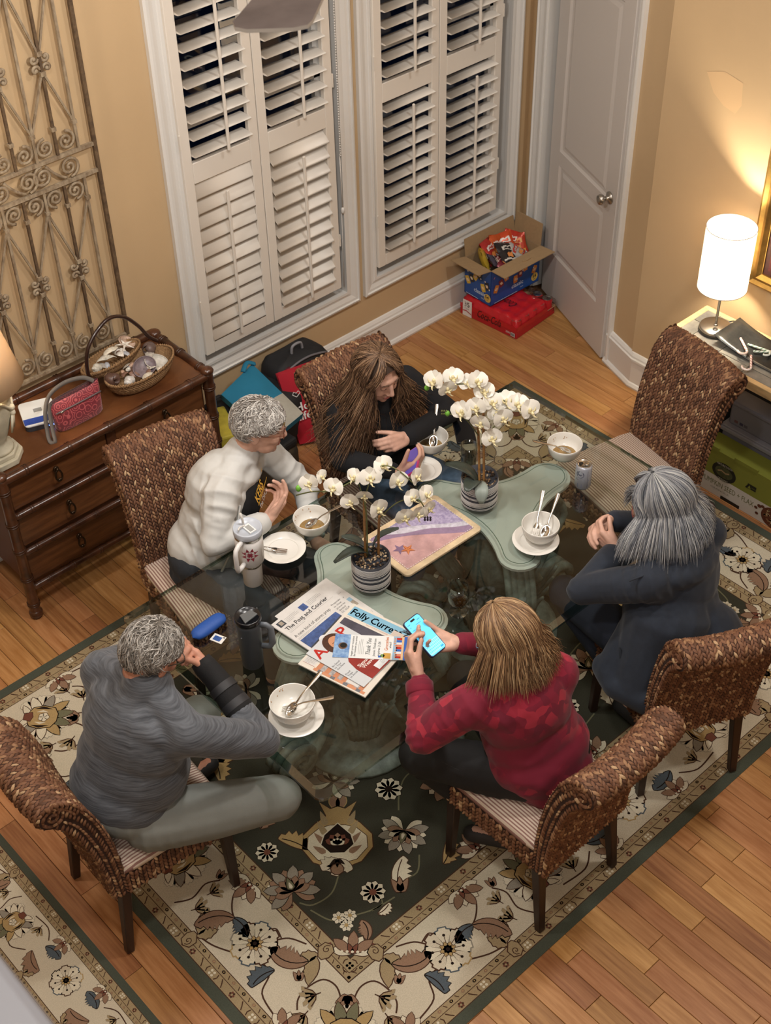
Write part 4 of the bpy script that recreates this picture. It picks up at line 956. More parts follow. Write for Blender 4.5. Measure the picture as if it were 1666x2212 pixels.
def long_hair(Lc, ax, parent, cols, n=1500, seed=1, drop=.12, face=58, rad=(.084, .104, .096), wave=.004, curl_in=.02, spread=.0, part=.0, thick=.0024, weights=None, jitter=.03, gravity=(0, 0, -1), frontfall=0., flare=1.06, th_side=1.5, hang=.25):
    r_ = np.random.RandomState(seed); mats = [M('hair_'+c[1:], c, .45, spec=.5) for c in cols]; K = 16; out = []; r, f, u = ax; gv = unit(unit(gravity)*(1-hang)-u*hang)
    scalp = cap('scalp_hair', Lc, (rad[0]-.002, rad[1]-.002, rad[2]-.002), M('hair_under_'+cols[-1][1:], cols[-1], .8), parent, .8, 1.75, 2.2)
    fa = math.radians(face)
    for i in range(n):
        az = r_.uniform(-PI, PI); s = 1 if az >= 0 else -1; a1 = s*max(abs(az), fa+r_.uniform(0, .35)*(1 if abs(az) < fa else 0)); lay = r_.uniform(1.0, 1.16); pts = []
        a0 = az if abs(az) > 1.2 else s*(.05+abs(az)*.55); x0 = part
        ths = th_side+.35*max(0, -math.cos(a1)); kk = 8; L = drop*r_.uniform(.72, 1.08); ph = r_.uniform(0, 6.28); fr = r_.uniform(.8, 1.6); sp = r_.normal(0, jitter)+spread*s
        for k in range(kk):
            t = (k/(kk-1)); th = .06+ths*t; a = a0+(a1-a0)*min(1, t*1.15); off = part*(1-t)**2; w = wave*math.sin(fr*t*6+ph)
            pts.append(Lc(off+rad[0]*lay*math.sin(th)*math.sin(a)+w, -.010+rad[1]*lay*math.sin(th)*math.cos(a)+w*.4, .026+rad[2]*lay*math.cos(th)))
        p0 = pts[-1]; rdir = unit(p0-Lc(0, -.01, .0)); rdir = rdir-gv*np.dot(rdir, gv)
        for k in range(1, K-kk+1):
            t = k/(K-kk); w = wave*2.2*math.sin(fr*(1+t*L*14)*3+ph)*min(1, t*2)
            pts.append(p0+gv*L*t+rdir*(flare-1)*t*.5+rdir*(-curl_in*t*t*t+w)+r*(sp*t+w*.5)+f*(frontfall*t*(1 if math.cos(a1) > -.2 else .1)))
        out.append(pts)
    return strands('hair', out, thick, mats, scalp, seed, weights, .8)
# ---- dressed figure ----------------------------------------------------------
def person(label, K, skin, topc, legc, sizes, seed, body_dec=.45, top_voxel=.008, foldamp=.004, topmat=None, legmat=None, hoodie=False, hem=None, voxel=.0042):
    """K: joints (pelvis, chest, neck, head, face f,u, shR shL elR elL wrR wrL, hand specs, hips/knees/ankles)"""
    Z = dict(bw=.17, bd=.115, belly=.13, hipw=.17, arm=.052, fore=.040, thigh=.08, shin=.055, neck=.052, headk=1.0, jowl=.0); Z.update(sizes)
    S = Soft(); Lc, ax = head(S, K['head'], K['f'], K['u'], Z['headk'], Z['jowl']); k = Z['headk']
    S.cone(Lc(0, -.022, -.055), Z['neck']*.95, K['neck'], Z['neck']); S.cone(K['neck'], .055, K['chest'], .085); S.cone(K['chest'], .085, K['pelvis'], .09)
    for s in 'RL':
        S.cone(K['neck'], .045, K['sh'+s], .042); S.chain([K['sh'+s], K['el'+s], K['wr'+s]], [.042, .036, .0255])
        h = K['hand'+s]; hand(S, K['wr'+s], h[0], h[1], s, h[2], h[3] if len(h) > 3 else (.55, .5), Z.get('handk', 1.0), h[4] if len(h) > 4 else 0.)
        S.chain([K['hip'+s], K['kn'+s], K['an'+s]], [.07, .05, .038]); fd = unit(A3(*(K['kn'+s]-K['hip'+s])[:2], 0)); S.cone(K['an'+s]+A3(0, 0, -.02), .034, K['an'+s]+fd*.14+A3(0, 0, -.035), .026)
    body = S.fuse('person', skin, voxel, 3, body_dec); tag(body, label, 'person')
    # upper garment
    T = Soft(); up = unit(K['chest']-K['pelvis']); rt = unit(K['shR']-K['shL']); rt = unit(rt-up*np.dot(rt, up)); fw = np.cross(up, rt); axs = (rt, fw, up)
    mid = (K['chest']+K['pelvis'])/2; shm = (K['shR']+K['shL'])/2
    T.ell(K['chest']-fw*.01, (Z['bw'], Z['bd'], .17), axs); T.ell(mid+fw*.015, (Z['bw']*1.02, Z['belly'], .19), axs); T.ell(K['pelvis']+up*.05, (Z['hipw'], Z['belly']*1.02, .13), axs)
    T.ell(shm-fw*.02-up*.02, (Z['bw']*.98, Z['bd']*.8, .075), axs)
    T.cone(K['neck']-up*.005, Z['neck']+.022, K['chest'], .11)
    J = []
    for s in 'RL':
        T.cone(K['neck'], .058, K['sh'+s]*.85+K['neck']*.15, Z['arm']*1.12); T.cone(K['sh'+s], Z['arm']*1.2, (K['chest']+mid)/2, .10)
        e = K['el'+s]; w = K['wr'+s]; wend = e+(w-e)*(1-.028/np.linalg.norm(w-e))
        T.chain([K['sh'+s], K['sh'+s]*.45+e*.55, e, (e+wend)/2, wend], [Z['arm']*1.22, Z['arm']*1.1, Z['arm'], Z['fore']*1.08, Z['fore']*.9])
        J += [(e, w-e, .032, foldamp*1.6, .13), (K['sh'+s]*.7+K['chest']*.3, K['sh'+s]-K['el'+s], .045, foldamp*1.2, .15), (w*.8+e*.2, w-e, .026, foldamp*.9, .07)]
    for s in 'RL':
        e = K['el'+s]; w = K['wr'+s]; h_ = K['sh'+s]; J += [(e*.6+h_*.4, h_-e, .022, foldamp*.8, .09), (e*.55+w*.45, w-e, .019, foldamp*.7, .07), (h_*.85+K['chest']*.15, np.cross(h_-e, (.2, .3, 1)), .03, foldamp*.9, .10)]
    J += [(K['pelvis'], up, .06, foldamp*1.1, .2), (mid, up, .085, foldamp*.7, .22)]
    if hem is not None:
        for p, q, r0, r1 in hem: T.cone(p, r0, q, r1)
    top = T.fuse(topc, topmat, top_voxel, 7 if hem else 5, 1.0, folds_fn(seed, foldamp, 15, J), body)
    # trousers
    G = Soft(); G.ell(K['pelvis']-A3(0, 0, .005), (Z['hipw']*1.0, Z['belly']*.98, .115), axs)
    JJ = []
    for s in 'RL':
        h, n_, a = K['hip'+s], K['kn'+s], K['an'+s]; G.chain([h, (h+n_)/2, n_, (n_+a)/2, a+A3(0, 0, .03)], [Z['thigh']*1.08, Z['thigh'], Z['thigh']*.82, Z['shin'], Z['shin']*.85])
        JJ += [(n_, a-n_, .035, .004, .1), (h, n_-h, .04, .005, .13)]
    G.fuse(legc, legmat, .009, 5, 1.0, folds_fn(seed+5, .003, 14, JJ), body)
    for s in 'RL':
        sh = Soft(); a = K['an'+s]; fd = unit(A3(*(K['kn'+s]-K['hip'+s])[:2], 0)); sh.cone(a+A3(0, 0, -.03), .042, a+fd*.15+A3(0, 0, -.045), .034); sh.fuse('shoe', M('shoe_dark', '#2b2a2c', .6), .008, 3, 1.0, None, body)
    return body, top, Lc, ax
def cuff(parent, el, wr, r, mat, L=.045, back=.02):
    d = unit(np.asarray(wr)-np.asarray(el)); p = np.asarray(wr)-d*(L+back); q = np.asarray(wr)-d*back; b = MB()
    pts = [p, p+d*.006, q-d*.004, q]; b.tube(pts, [r*.93, r*1.05, r*1.04, r*.95], 18); b.build('cuff', mat, parent)
SK1 = M('skin_ruddy', '#c78f78', .52, var=.16, vscale=40, spec=.4, bump=.06, bscale=320); SK2 = M('skin_pale', '#d3a793', .52, var=.12, vscale=40, spec=.4, bump=.05, bscale=320)
relax = [(.35, .5, .35)]*4; fist = [(1.1, 1.3, .8)]*4; grip = [(.5, .8, .5), (.55, .85, .5), (.6, .9, .5), (.7, .9, .5)]
def heather(name, c1, c2, st=(3, 3, 60)):
    return M(name, c1, .85, var=.4, vscale=2.6, stretch=st, col2=c2, bump=.12, bscale=500, sheen=.2)
# --- person in the heather grey shirt
K = dict(pelvis=A3(1.215, 2.755, .60), chest=A3(1.325, 2.745, .88), neck=A3(1.385, 2.740, 1.035), head=P(326, 1412, 1.125), f=A3(.84, .10, -.50), u=A3(.45, 0, .9),
         shR=A3(1.385, 2.535, .965), shL=A3(1.335, 2.945, .975), elR=P(568, 1598, .812), elL=A3(1.61, 3.02, .81), wrR=A3(1.605, 2.700, .945), wrL=A3(1.60, 2.895, .95),
         handR=(A3(-.05, .85, .5), A3(-.8, .15, -.2), [(.25, .75, .5), (.3, .8, .5), (.35, .85, .5), (.4, .9, .5)], (.5, .6)), handL=(A3(-.05, -.8, .55), A3(-.85, -.1, -.2), [(.35, .8, .5)]*4, (.5, .6)),
         hipR=A3(1.235, 2.63, .555), hipL=A3(1.235, 2.87, .555), knR=P(600, 1722, .53), knL=A3(1.64, 2.90, .53), anR=A3(1.48, 2.84, .10), anL=A3(1.58, 3.02, .09))
MAN, top, Lc, ax = person('person in heather grey long-sleeved shirt, chin on clasped hands, black wrist brace', K, SK1, 'shirt', 'trousers', dict(bw=.205, bd=.155, belly=.178, hipw=.195, arm=.060, fore=.047, thigh=.098, shin=.062, neck=.062, headk=1.03, jowl=.008, handk=1.08), 11, foldamp=.0035,
    topmat=heather('heather_grey_knit', '#666a71', '#34373d', (4, 4, 90)), legmat=M('grey_twill', '#7d807b', .8, var=.1, vscale=8, bump=.1, bscale=400))
short_hair(Lc, MAN, ['#9b958e', '#c4bfb8', '#7a736c', '#5f5952'], 1900, 4, .006, .07, (.084, .103, .095), thick=.0021, weights=[.42, .26, .2, .12])
face_parts(MAN, Lc, ax, 1.03, '#a5685c', '#8b8178'); glasses(MAN, Lc, ax, 1.03, '#6d6a66', True, .012)
b = MB(); e, w = K['elR'], K['wrR']; d = unit(w-e); b.tube([e+(w-e)*.42, e+(w-e)*.46, w-d*.005, w+A3(-.01, .03, .03), w+A3(-.012, .05, .045)], [.046, .050, .041, .040, .036], 16); b.build('wrist_brace', M('black_neoprene', '#141416', .85, bump=.2, bscale=300), MAN)
b = MB()
for t in (.55, .8): c = e+(w-e)*t; b.tube([c-d*.014, c+d*.014], [.0535-.006*t, .052-.006*t], 16, caps=False)
b.build('brace_strap', M('black_strap', '#2a2a2d', .6), MAN)
m_rib = M('shirt_collar', '#6a6f76', .85); b = MB(); b.tube([K['neck']+A3(.004, .001, .006)+A3(.066*math.cos(a)*.9, .068*math.sin(a), -.035*math.cos(a)) for a in np.linspace(0, 2*PI, 25)[:-1]], .0085, 8, closed=True); b.build('collar', m_rib, top)
# --- person in the white jacket
fW = unit(A3(.45, -.9, 0)); rW = A3(fW[1], -fW[0], 0)
K = dict(pelvis=A3(2.140, 3.53, .575), chest=A3(2.265, 3.515, .86), neck=A3(2.365, 3.500, 1.01), head=P(560, 920, 1.125), f=A3(.74, -.62, -.22), u=A3(.18, -.10, .95),
         shR=A3(2.185, 3.415, .945), shL=A3(2.475, 3.560, .945), elR=P(458, 1178, .800), elL=A3(2.60, 3.43, .72), wrR=P(578, 1122, .825), wrL=P(683, 1172, .60),
         handR=(A3(.75, .12, .42), A3(-.35, .3, .6), [(.35, .55, .3), (.6, .8, .4), (.7, .9, .5), (.75, .9, .5)], (.75, .2)), handL=(A3(.15, -.9, -.15), A3(.1, 0, -1), [(.2, .25, .15)]*4, (.6, .2), .9),
         hipR=A3(2.07, 3.53, .54), hipL=A3(2.25, 3.57, .54), knR=A3(2.14, 3.13, .54), knL=A3(2.46, 3.15, .54), anR=A3(2.18, 3.18, .09), anL=A3(2.45, 3.22, .09))
jk = M('white_jersey', '#c9c9c6', .7, var=.04, vscale=10, bump=.05, bscale=300)
hemp = [(A3(2.145, 3.575, .58), P(402, 1222, .53), .13, .055), (A3(2.16, 3.5, .56), P(470, 1250, .56), .12, .05)]
WOM, top, Lc, ax = person('person in open white jacket with short grey wavy hair and glasses beside the dresser', K, SK2, 'jacket', 'jeans', dict(bw=.170, bd=.135, belly=.150, hipw=.175, arm=.056, fore=.042, thigh=.085, headk=.97, jowl=.006), 23, foldamp=.0085, top_voxel=.0065, topmat=jk, legmat=M('dark_denim', '#2c3138', .85, var=.2, vscale=30), hem=hemp)
short_hair(Lc, WOM, ['#b3aea8', '#d6d2cc', '#938c86', '#77706a'], 1700, 9, .007, .085, (.086, .106, .100), thick=.0023, weights=[.4, .3, .2, .1], front=.95, back=2.15)
face_parts(WOM, Lc, ax, .97, '#9e655c', '#8b7d72'); glasses(WOM, Lc, ax, .97, '#7a4a38')
b = MB(); b.tube([Lc(-.076+.007*math.sin(a)*0, -.016+.011*math.sin(a), -.052+.012*math.cos(a)) for a in np.linspace(0, 2*PI, 13)[:-1]], .0016, 6, closed=True); b.build('earring', M('earring_gold', '#8a6a44', .3, 1), WOM)
# black tee front between the jacket's edges, with its yellow and white print
tm = M('black_tee', '#131316', .85); fr_ = unit(K['chest']-K['pelvis']); 
b = Soft(); b.ell(K['chest']+fW*.045-A3(0, 0, .03), (.105, .105, .16), (rW, fW, A3(0, 0, 1))); b.ell(K['chest']*.5+K['pelvis']*.5+fW*.075, (.11, .09, .14), (rW, fW, A3(0, 0, 1))); tee = b.fuse('undershirt', tm, .01, 4, 1.0, None, WOM)
I = Inlay(.0006); I.text('KERS', -.085, .0, .036, M('tee_yellow', '#d6a53a', .8), bold=True); I.text('The Dirt Jo', -.08, -.032, .018, M('tee_white', '#cfcfcc', .8)); I.rect(-.085, -.008, .085, -.004, M('tee_yellow', '#d6a53a', .8))
I.disc(.05, .052, .012, M('tee_yellow', '#d6a53a', .8)); I.disc(.07, .046, .009, M('tee_yellow', '#d6a53a', .8))
uu = unit(A3(.9, .45, .12)); nn_ = unit(A3(.62, -.72, .32)); uu = unit(np.cross(A3(0, 0, 1), nn_)); vv = np.cross(nn_, uu)
I.build('tee_print', tee, plane_mat(K['chest']+nn_*.163-A3(0, 0, .045), uu, vv))
I = Inlay(.0005)
cuff(top, K['elR'], K['wrR'], .041, jk); cuff(top, K['elL'], K['wrL'], .041, M('cuff_mint', '#9fb4b0', .8))
b = MB(); pts = [K['chest']+rW*.14+fW*.03+A3(0, 0, .1), K['chest']+rW*.10+fW*.12+A3(0, 0, .03), K['chest']*.5+K['pelvis']*.5+rW*.11+fW*.14, K['pelvis']+rW*.13+fW*.12]
b.tube(pts, .006, 6); b.build('jacket_edge', jk, top)
# pale mint shirt tail hanging below the jacket
b = MB(); c0 = P(440, 1235, .60); rows = []
for i in range(5):
    t = i/4; rows.append([P(430+80*u+18*t, 1205+52*t+28*u*(t), .60-.10*t+.012*math.sin(u*9)) for u in np.linspace(0, 1, 9)])
b.grid(rows); o = b.build('shirt_tail', M('mint_shirt', '#b9cfc4', .85, var=.1, vscale=30), WOM); sm = o.modifiers.new('t', 'SOLIDIFY'); sm.thickness = .006
# --- long-haired person in black
K = dict(pelvis=A3(3.06, 3.43, .575), chest=A3(3.035, 3.455, .85), neck=A3(3.01, 3.455, 1.005), head=P(815, 808, 1.115), f=A3(.0, -.93, -.36), u=A3(-.05, -.36, .93),
         shR=A3(2.855, 3.475, .935), shL=A3(3.205, 3.470, .935), elR=P(742, 992, .80), elL=P(968, 890, .800), wrR=P(862, 1022, .81), wrL=P(878, 946, .845),
         handR=(A3(.55, -.5, .45), A3(.2, .8, .35), grip, (.7, .4)), handL=(A3(-.85, .05, .12), A3(.1, .75, -.5), [(.6, .8, .4), (.65, .9, .5), (.7, .95, .5), (.8, 1.0, .5)], (.55, .5)),
         hipR=A3(2.97, 3.41, .545), hipL=A3(3.15, 3.41, .545), knR=A3(2.93, 3.10, .545), knL=A3(3.20, 3.12, .545), anR=A3(2.95, 3.16, .09), anL=A3(3.19, 3.2, .09))
bk = M('black_sweat', '#101116', .9, bump=.1, bscale=300)
GIRL, top, Lc, ax = person('person in black sweatshirt with very long wavy brown hair, looking down at a phone', K, SK2, 'sweatshirt', 'jeans', dict(bw=.155, bd=.115, belly=.120, hipw=.150, arm=.054, fore=.043, thigh=.078, headk=.95, handk=.95), 31, foldamp=.005, topmat=bk, legmat=M('blue_denim', '#5d6f8c', .85, var=.25, vscale=40))
long_hair(Lc, ax, GIRL, ['#6b513d', '#8a6c52', '#533d2e', '#a5866a', '#3e2d22'], 3600, 5, .36, 50, (.086, .106, .098), .010, -.01, .035, .012, .0019, [.32, .26, .2, .12, .10], .055, (0, .10, -1), -.02, 1.12, 1.7, 0.)
face_parts(GIRL, Lc, ax, .95, '#b06a66', '#5d4636')
# --- person in the navy hoodie
K = dict(pelvis=A3(3.15, 1.925, .59), chest=A3(3.185, 1.995, .86), neck=A3(3.185, 2.055, 1.02), head=P(1428, 1088, 1.115), f=A3(-.52, .76, -.38), u=A3(-.25, .35, .9),
         shR=A3(3.345, 2.00, .945), shL=A3(3.005, 1.985, .945), elR=A3(3.39, 2.25, .80), elL=P(1258, 1275, .805), wrR=A3(3.215, 2.345, .865), wrL=P(1335, 1190, .855),
         handR=(A3(-.75, .05, .12), A3(-.1, -.75, -.5), [(.5, .7, .4), (.55, .75, .45), (.6, .8, .45), (.7, .8, .5)], (.45, .5)), handL=(A3(-.15, .75, .35), A3(.9, .1, .1), [(.7, .85, .4), (.75, .9, .5), (.8, .95, .5), (.85, .95, .5)], (.45, .6)),
         hipR=A3(3.22, 1.96, .55), hipL=A3(3.03, 1.99, .55), knR=A3(3.36, 2.33, .545), knL=A3(3.06, 2.40, .545), anR=A3(3.25, 1.95, .09), anL=A3(3.12, 1.97, .09))
nv = M('navy_fleece', '#232a36', .92, var=.15, vscale=40, sheen=.12, bump=.1, bscale=350)
hemp = [(A3(3.08, 1.95, .72), P(1375, 1470, .50), .165, .095), (A3(3.08, 1.98, .66), P(1335, 1450, .50), .14, .085), (A3(3.08, 1.93, .60), P(1385, 1495, .47), .14, .075), (P(1335, 1480, .485), P(1400, 1512, .475), .060, .060), (P(1312, 1440, .50), P(1335, 1480, .485), .055, .060), (A3(3.2, 1.84, .62), A3(3.16, 1.80, .52), .15, .11)]
NAVY, top, Lc, ax = person('person in navy hooded jacket with straight grey bob and glasses, hands clasped', K, SK2, 'hooded_jacket', 'jeans', dict(bw=.178, bd=.140, belly=.160, hipw=.182, arm=.060, fore=.047, thigh=.085, headk=.97), 41, foldamp=.005, topmat=nv, legmat=M('dark_blue_jeans', '#1d2330', .9), hem=hemp)
long_hair(Lc, ax, NAVY, ['#96979a', '#bdbdbb', '#77797f', '#5a5e66', '#42464e'], 3600, 8, .128, 46, (.094, .113, .103), .0016, .02, .016, .01, .0017, [.32, .24, .22, .14, .08], .022, flare=1.2, hang=.1)
face_parts(NAVY, Lc, ax, .97, '#a56a63', '#8b857f'); glasses(NAVY, Lc, ax, .97, '#8c4c46')
cuff(top, K['elL'], K['wrL'], .047, nv, .06, .03)
b = MB()                                                             # hood lying on the back
for q, rr in ((0, .026), (.028, .03), (.05, .024)): b.tube([K['neck']+A3(.105*math.cos(a)*1.1, .085*math.sin(a)-.035-q*.6, .0+.03*math.sin(a)-q*.4) for a in np.linspace(PI*1.02, 2*PI*.99, 14)], [rr*(.5+.5*math.sin(PI*i/13)) for i in range(14)], 10)
b.build('hood', nv, top)
b = MB(); b.tube([P(1360, 1255, .99), P(1400, 1240, 1.0), P(1450, 1215, 1.01), P(1480, 1198, 1.0)], .0035, 6); b.build('yoke_seam', nv, top)
b = MB(); b.tube([P(1340, 1400, .66), P(1343, 1430, .60), P(1352, 1462, .55)], [.004, .007, .004], 6); b.build('pocket_welt', M('navy_dark', '#161b24', .9), top)
# ring on a finger
b = MB(); c = K['wrR']+A3(-.085, .0, .03); b.tube([c+A3(.010*math.cos(a), .006*math.cos(a), .010*math.sin(a)) for a in np.linspace(0, 2*PI, 13)[:-1]], .0016, 6, closed=True); b.build('ring', M('ring_silver', '#e6e6ea', .2, 1), NAVY)
# --- person in the crimson flowered top
K = dict(pelvis=A3(2.365, 1.895, .585), chest=A3(2.325, 1.965, .84), neck=A3(2.305, 2.010, 1.00), head=P(1098, 1378, 1.105), f=A3(-.18, .80, -.55), u=A3(-.1, .5, .86),
         shR=A3(2.465, 1.93, .92), shL=A3(2.150, 2.035, .92), elR=A3(2.50, 2.22, .80), elL=P(915, 1592, .785), wrR=P(985, 1388, .89), wrL=P(905, 1462, .855),
         handR=(A3(-.62, .45, .08), A3(-.35, .1, .75), [(.5, .7, .4), (.55, .75, .4), (.6, .8, .45), (.65, .8, .5)], (.5, .5)), handL=(A3(.12, .62, .55), A3(.75, .1, .3), [(.5, .8, .45), (.55, .85, .5), (.6, .9, .5), (.65, .9, .5)], (.35, .45)),
         hipR=A3(2.46, 1.95, .55), hipL=A3(2.25, 1.96, .55), knR=A3(2.46, 2.35, .545), knL=P(905, 1632, .545), anR=A3(2.46, 1.96, .09), anL=A3(2.33, 1.97, .09))
def floral(name):
    m = M(name, '#7c0f2c', .85, sheen=.1); nt = m.node_tree; L = nt.links; b = nt.nodes['Principled BSDF']; tc = nt.nodes.new('ShaderNodeTexCoord')
    nz = nt.nodes.new('ShaderNodeTexNoise'); nz.inputs['Scale'].default_value = 9; va = nt.nodes.new('ShaderNodeVectorMath'); va.operation = 'MULTIPLY_ADD'; va.inputs[1].default_value = (.10, .10, .10)
    L.new(tc.outputs['Object'], nz.inputs['Vector']); L.new(nz.outputs['Color'], va.inputs[0]); L.new(tc.outputs['Object'], va.inputs[2])
    v = nt.nodes.new('ShaderNodeTexVoronoi'); v.inputs['Scale'].default_value = 26; L.new(va.outputs[0], v.inputs['Vector'])
    r = nt.nodes.new('ShaderNodeValToRGB'); r.color_ramp.interpolation = 'CONSTANT'; e = r.color_ramp.elements
    e[0].position = 0; e[0].color = hx('#6b0c28'); e[1].position = .34; e[1].color = hx('#790f2c')
    for p_, c_ in ((.55, '#87122f'), (.68, '#951a32'), (.78, '#a02338'), (.9, '#7a0f2b')): n_ = e.new(p_); n_.color = hx(c_)
    sp = nt.nodes.new('ShaderNodeSeparateColor'); L.new(v.outputs['Color'], sp.inputs[0]); L.new(sp.outputs[0], r.inputs[0])
    n2 = nt.nodes.new('ShaderNodeTexNoise'); n2.inputs['Scale'].default_value = 5; L.new(tc.outputs['Object'], n2.inputs['Vector'])
    rr = nt.nodes.new('ShaderNodeValToRGB'); rr.color_ramp.elements[0].position = .42; rr.color_ramp.elements[1].position = .55; L.new(n2.outputs['Fac'], rr.inputs[0])
    mx = nt.nodes.new('ShaderNodeMix'); mx.data_type = 'RGBA'; L.new(rr.outputs[0], mx.inputs['Factor']); mx.inputs['A'].default_value = hx('#740e2a'); L.new(r.outputs[0], mx.inputs['B']); L.new(mx.outputs['Result'], b.inputs['Base Color'])
    return m
fl = floral('crimson_floral')
PINK, top, Lc, ax = person('person in crimson flowered top with layered light brown hair, typing on a lit phone', K, SK2, 'flowered_top', 'leggings', dict(bw=.172, bd=.135, belly=.155, hipw=.190, arm=.062, fore=.046, thigh=.088, headk=.97), 53, foldamp=.0045, topmat=fl, legmat=M('black_leggings', '#121214', .75),
    hem=[(A3(2.365, 1.895, .585), A3(2.38, 1.86, .545), .175, .155)])
long_hair(Lc, ax, PINK, ['#8a6a4c', '#b08e68', '#6e5139', '#c9ab84', '#503a29'], 3200, 12, .155, 62, (.090, .108, .100), .003, .0, .0, .008, .0018, [.33, .27, .2, .1, .1], .02, flare=1.10)
glasses(PINK, Lc, ax, .97, '#9a9ba0', True); face_parts(PINK, Lc, ax, .97)
cuff(top, K['elL'], K['wrL'], .046, fl, .05, .02)
I = Inlay(.0005); sw = [(-.04, .0), (-.02, -.010), (.045, .016), (-.015, .001), (-.030, .006)]; I.poly(sw, M('white_mark', '#e8e8e8', .6))
q = P(974, 1655, .565); I.build('leggings_mark', PINK, plane_mat(P(974, 1655, .645), (-.1, .75, -.15), (-.6, .1, .8)))
# ================================================================== DRESSER, GATE AND WHAT STANDS THERE
m_bam = M('bamboo_brown', '#5a3521', .3, var=.6, vscale=14, col2='#2c170d', coat=.3); m_ring = M('bamboo_ring', '#3a2012', .35)
m_draw = M('drawer_wood', '#6f4527', .34, var=.45, vscale=5, stretch=(1, 1, 9), col2='#4f2d18', coat=.2); m_brass = M('aged_brass', '#3f3022', .35, .8)
DX0, DX1, DYF, DYB, DZ = 1.675, 2.735, 4.25, 4.665, .79
ds = thing('dresser', 'reddish brown bamboo-style chest of drawers against the tan wall', 'dresser', ((DX0+DX1)/2, (DYF+DYB)/2, 0))
def L_(p): return (p[0]-ds.location.x, p[1]-ds.location.y, p[2])
def bamboo(p, q, r, parent, name, nodes=4, seed=0):
    """pole with swollen ringed nodes"""
    p, q = Vector(L_(p)), Vector(L_(q)); rr = random.Random(seed); pts = []; rad = []; N = 40
    ks = [(i+.5+rr.uniform(-.1, .1))/nodes for i in range(nodes)]
    for i in range(N+1):
        t = i/N; d = min(abs(t-k) for k in ks)*(q-p).length; pts.append(p.lerp(q, t)); rad.append(r*(1+.16*math.exp(-(d/.012)**2)))
    b = MB(); b.tube(pts, rad, 12); u = (q-p).normalized()
    for k in ks:
        for o in (-.006, .006): c = p.lerp(q, k)+u*o; b.tube([c-u*.002, c+u*.002], r*1.22, 12, 1, caps=True)
    return b.build(name, [m_bam, m_ring], parent)
b = MB(); b.bbox(L_((DX0+.02, DYF+.035, .16)), L_((DX1-.02, DYB, DZ-.02))); b.build('carcass', M('carcass_wood', '#54301a', .5), ds)
b = MB(); b.bbox(L_((DX0+.01, DYF+.01, DZ-.022)), L_((DX1-.01, DYB, DZ))); b.build('top', m_draw, ds, bevel=.004)
for i, (a, c) in enumerate((((DX0, DYF, DZ-.008), (DX1, DYF, DZ-.008)), ((DX0, DYB, DZ+.012), (DX1, DYB, DZ+.012)), ((DX0, DYF, DZ-.008), (DX0, DYB, DZ-.008)), ((DX1, DYF, DZ-.004), (DX1, DYB, DZ+.004)))): bamboo(a, c, .021, ds, 'top_rail', 5 if i < 2 else 3, i)
for i, (x, y) in enumerate(((DX0+.005, DYF), (DX1-.005, DYF), (DX0+.005, DYB-.015), (DX1-.005, DYB-.015))):
    sx = -.012 if x < 2 else .012
    bamboo((x, y, .0), (x, y, DZ+.01), .024, ds, 'post', 5, 10+i)
    b = MB(); b.lathe([(.020, 0), (.030, .01), (.031, .03), (.022, .045)], L_((x, y, 0.0)), 12); b.build('foot', m_bam, ds)
    b = MB(); b.ell(L_((x, y, DZ+.018)), (.03, .03, .02), 12, 8); b.build('finial', m_bam, ds)
RZ = (.578, .372, .168)
for i, z in enumerate(RZ): bamboo((DX0+.02, DYF-.002, z), (DX1-.02, DYF-.002, z), .0155, ds, 'rail', 7, 20+i)
b = MB(); b.bbox(L_((2.19, DYF+.012, RZ[0])), L_((2.235, DYF+.04, DZ-.02))); b.build('divider', m_bam, ds)
def drawer(x0, x1, z0, z1, pulls):
    d = link('drawer', None, ds); b = MB(); b.bbox(L_((x0, DYF+.016, z0)), L_((x1, DYF+.05, z1))); b.build('drawer_front', m_draw, d, bevel=.003)
    for px in pulls:
        b = MB(); c = Vector(L_((px, DYF+.014, (z0+z1)/2+.012)))
        b.ell(c+Vector((0, -.006, .012)), (.014, .008, .016), 10, 6); b.ell(c+Vector((0, -.014, .018)), (.008, .012, .008), 10, 6)
        b.tube([c+Vector((.02*math.sin(t)*(.5+.5*(t/PI if t < PI else 2-t/PI)), -.018-.006*(1-math.cos(t))*.5, .016-.026*(1-math.cos(t)))) for t in np.linspace(0, 2*PI, 17)[:-1]], .0042, 8, closed=True)
        b.ell(c+Vector((0, -.022, -.036)), (.012, .007, .009), 10, 6); b.build('drawer_pull', m_brass, d)
drawer(DX0+.035, 2.188, RZ[0]+.018, DZ-.032, (1.93,)); drawer(2.238, DX1-.035, RZ[0]+.018, DZ-.032, (2.49,))
drawer(DX0+.035, DX1-.035, RZ[1]+.018, RZ[0]-.018, (1.955, 2.46)); drawer(DX0+.035, DX1-.035, RZ[2]+.018, RZ[1]-.018, (1.965, 2.46))
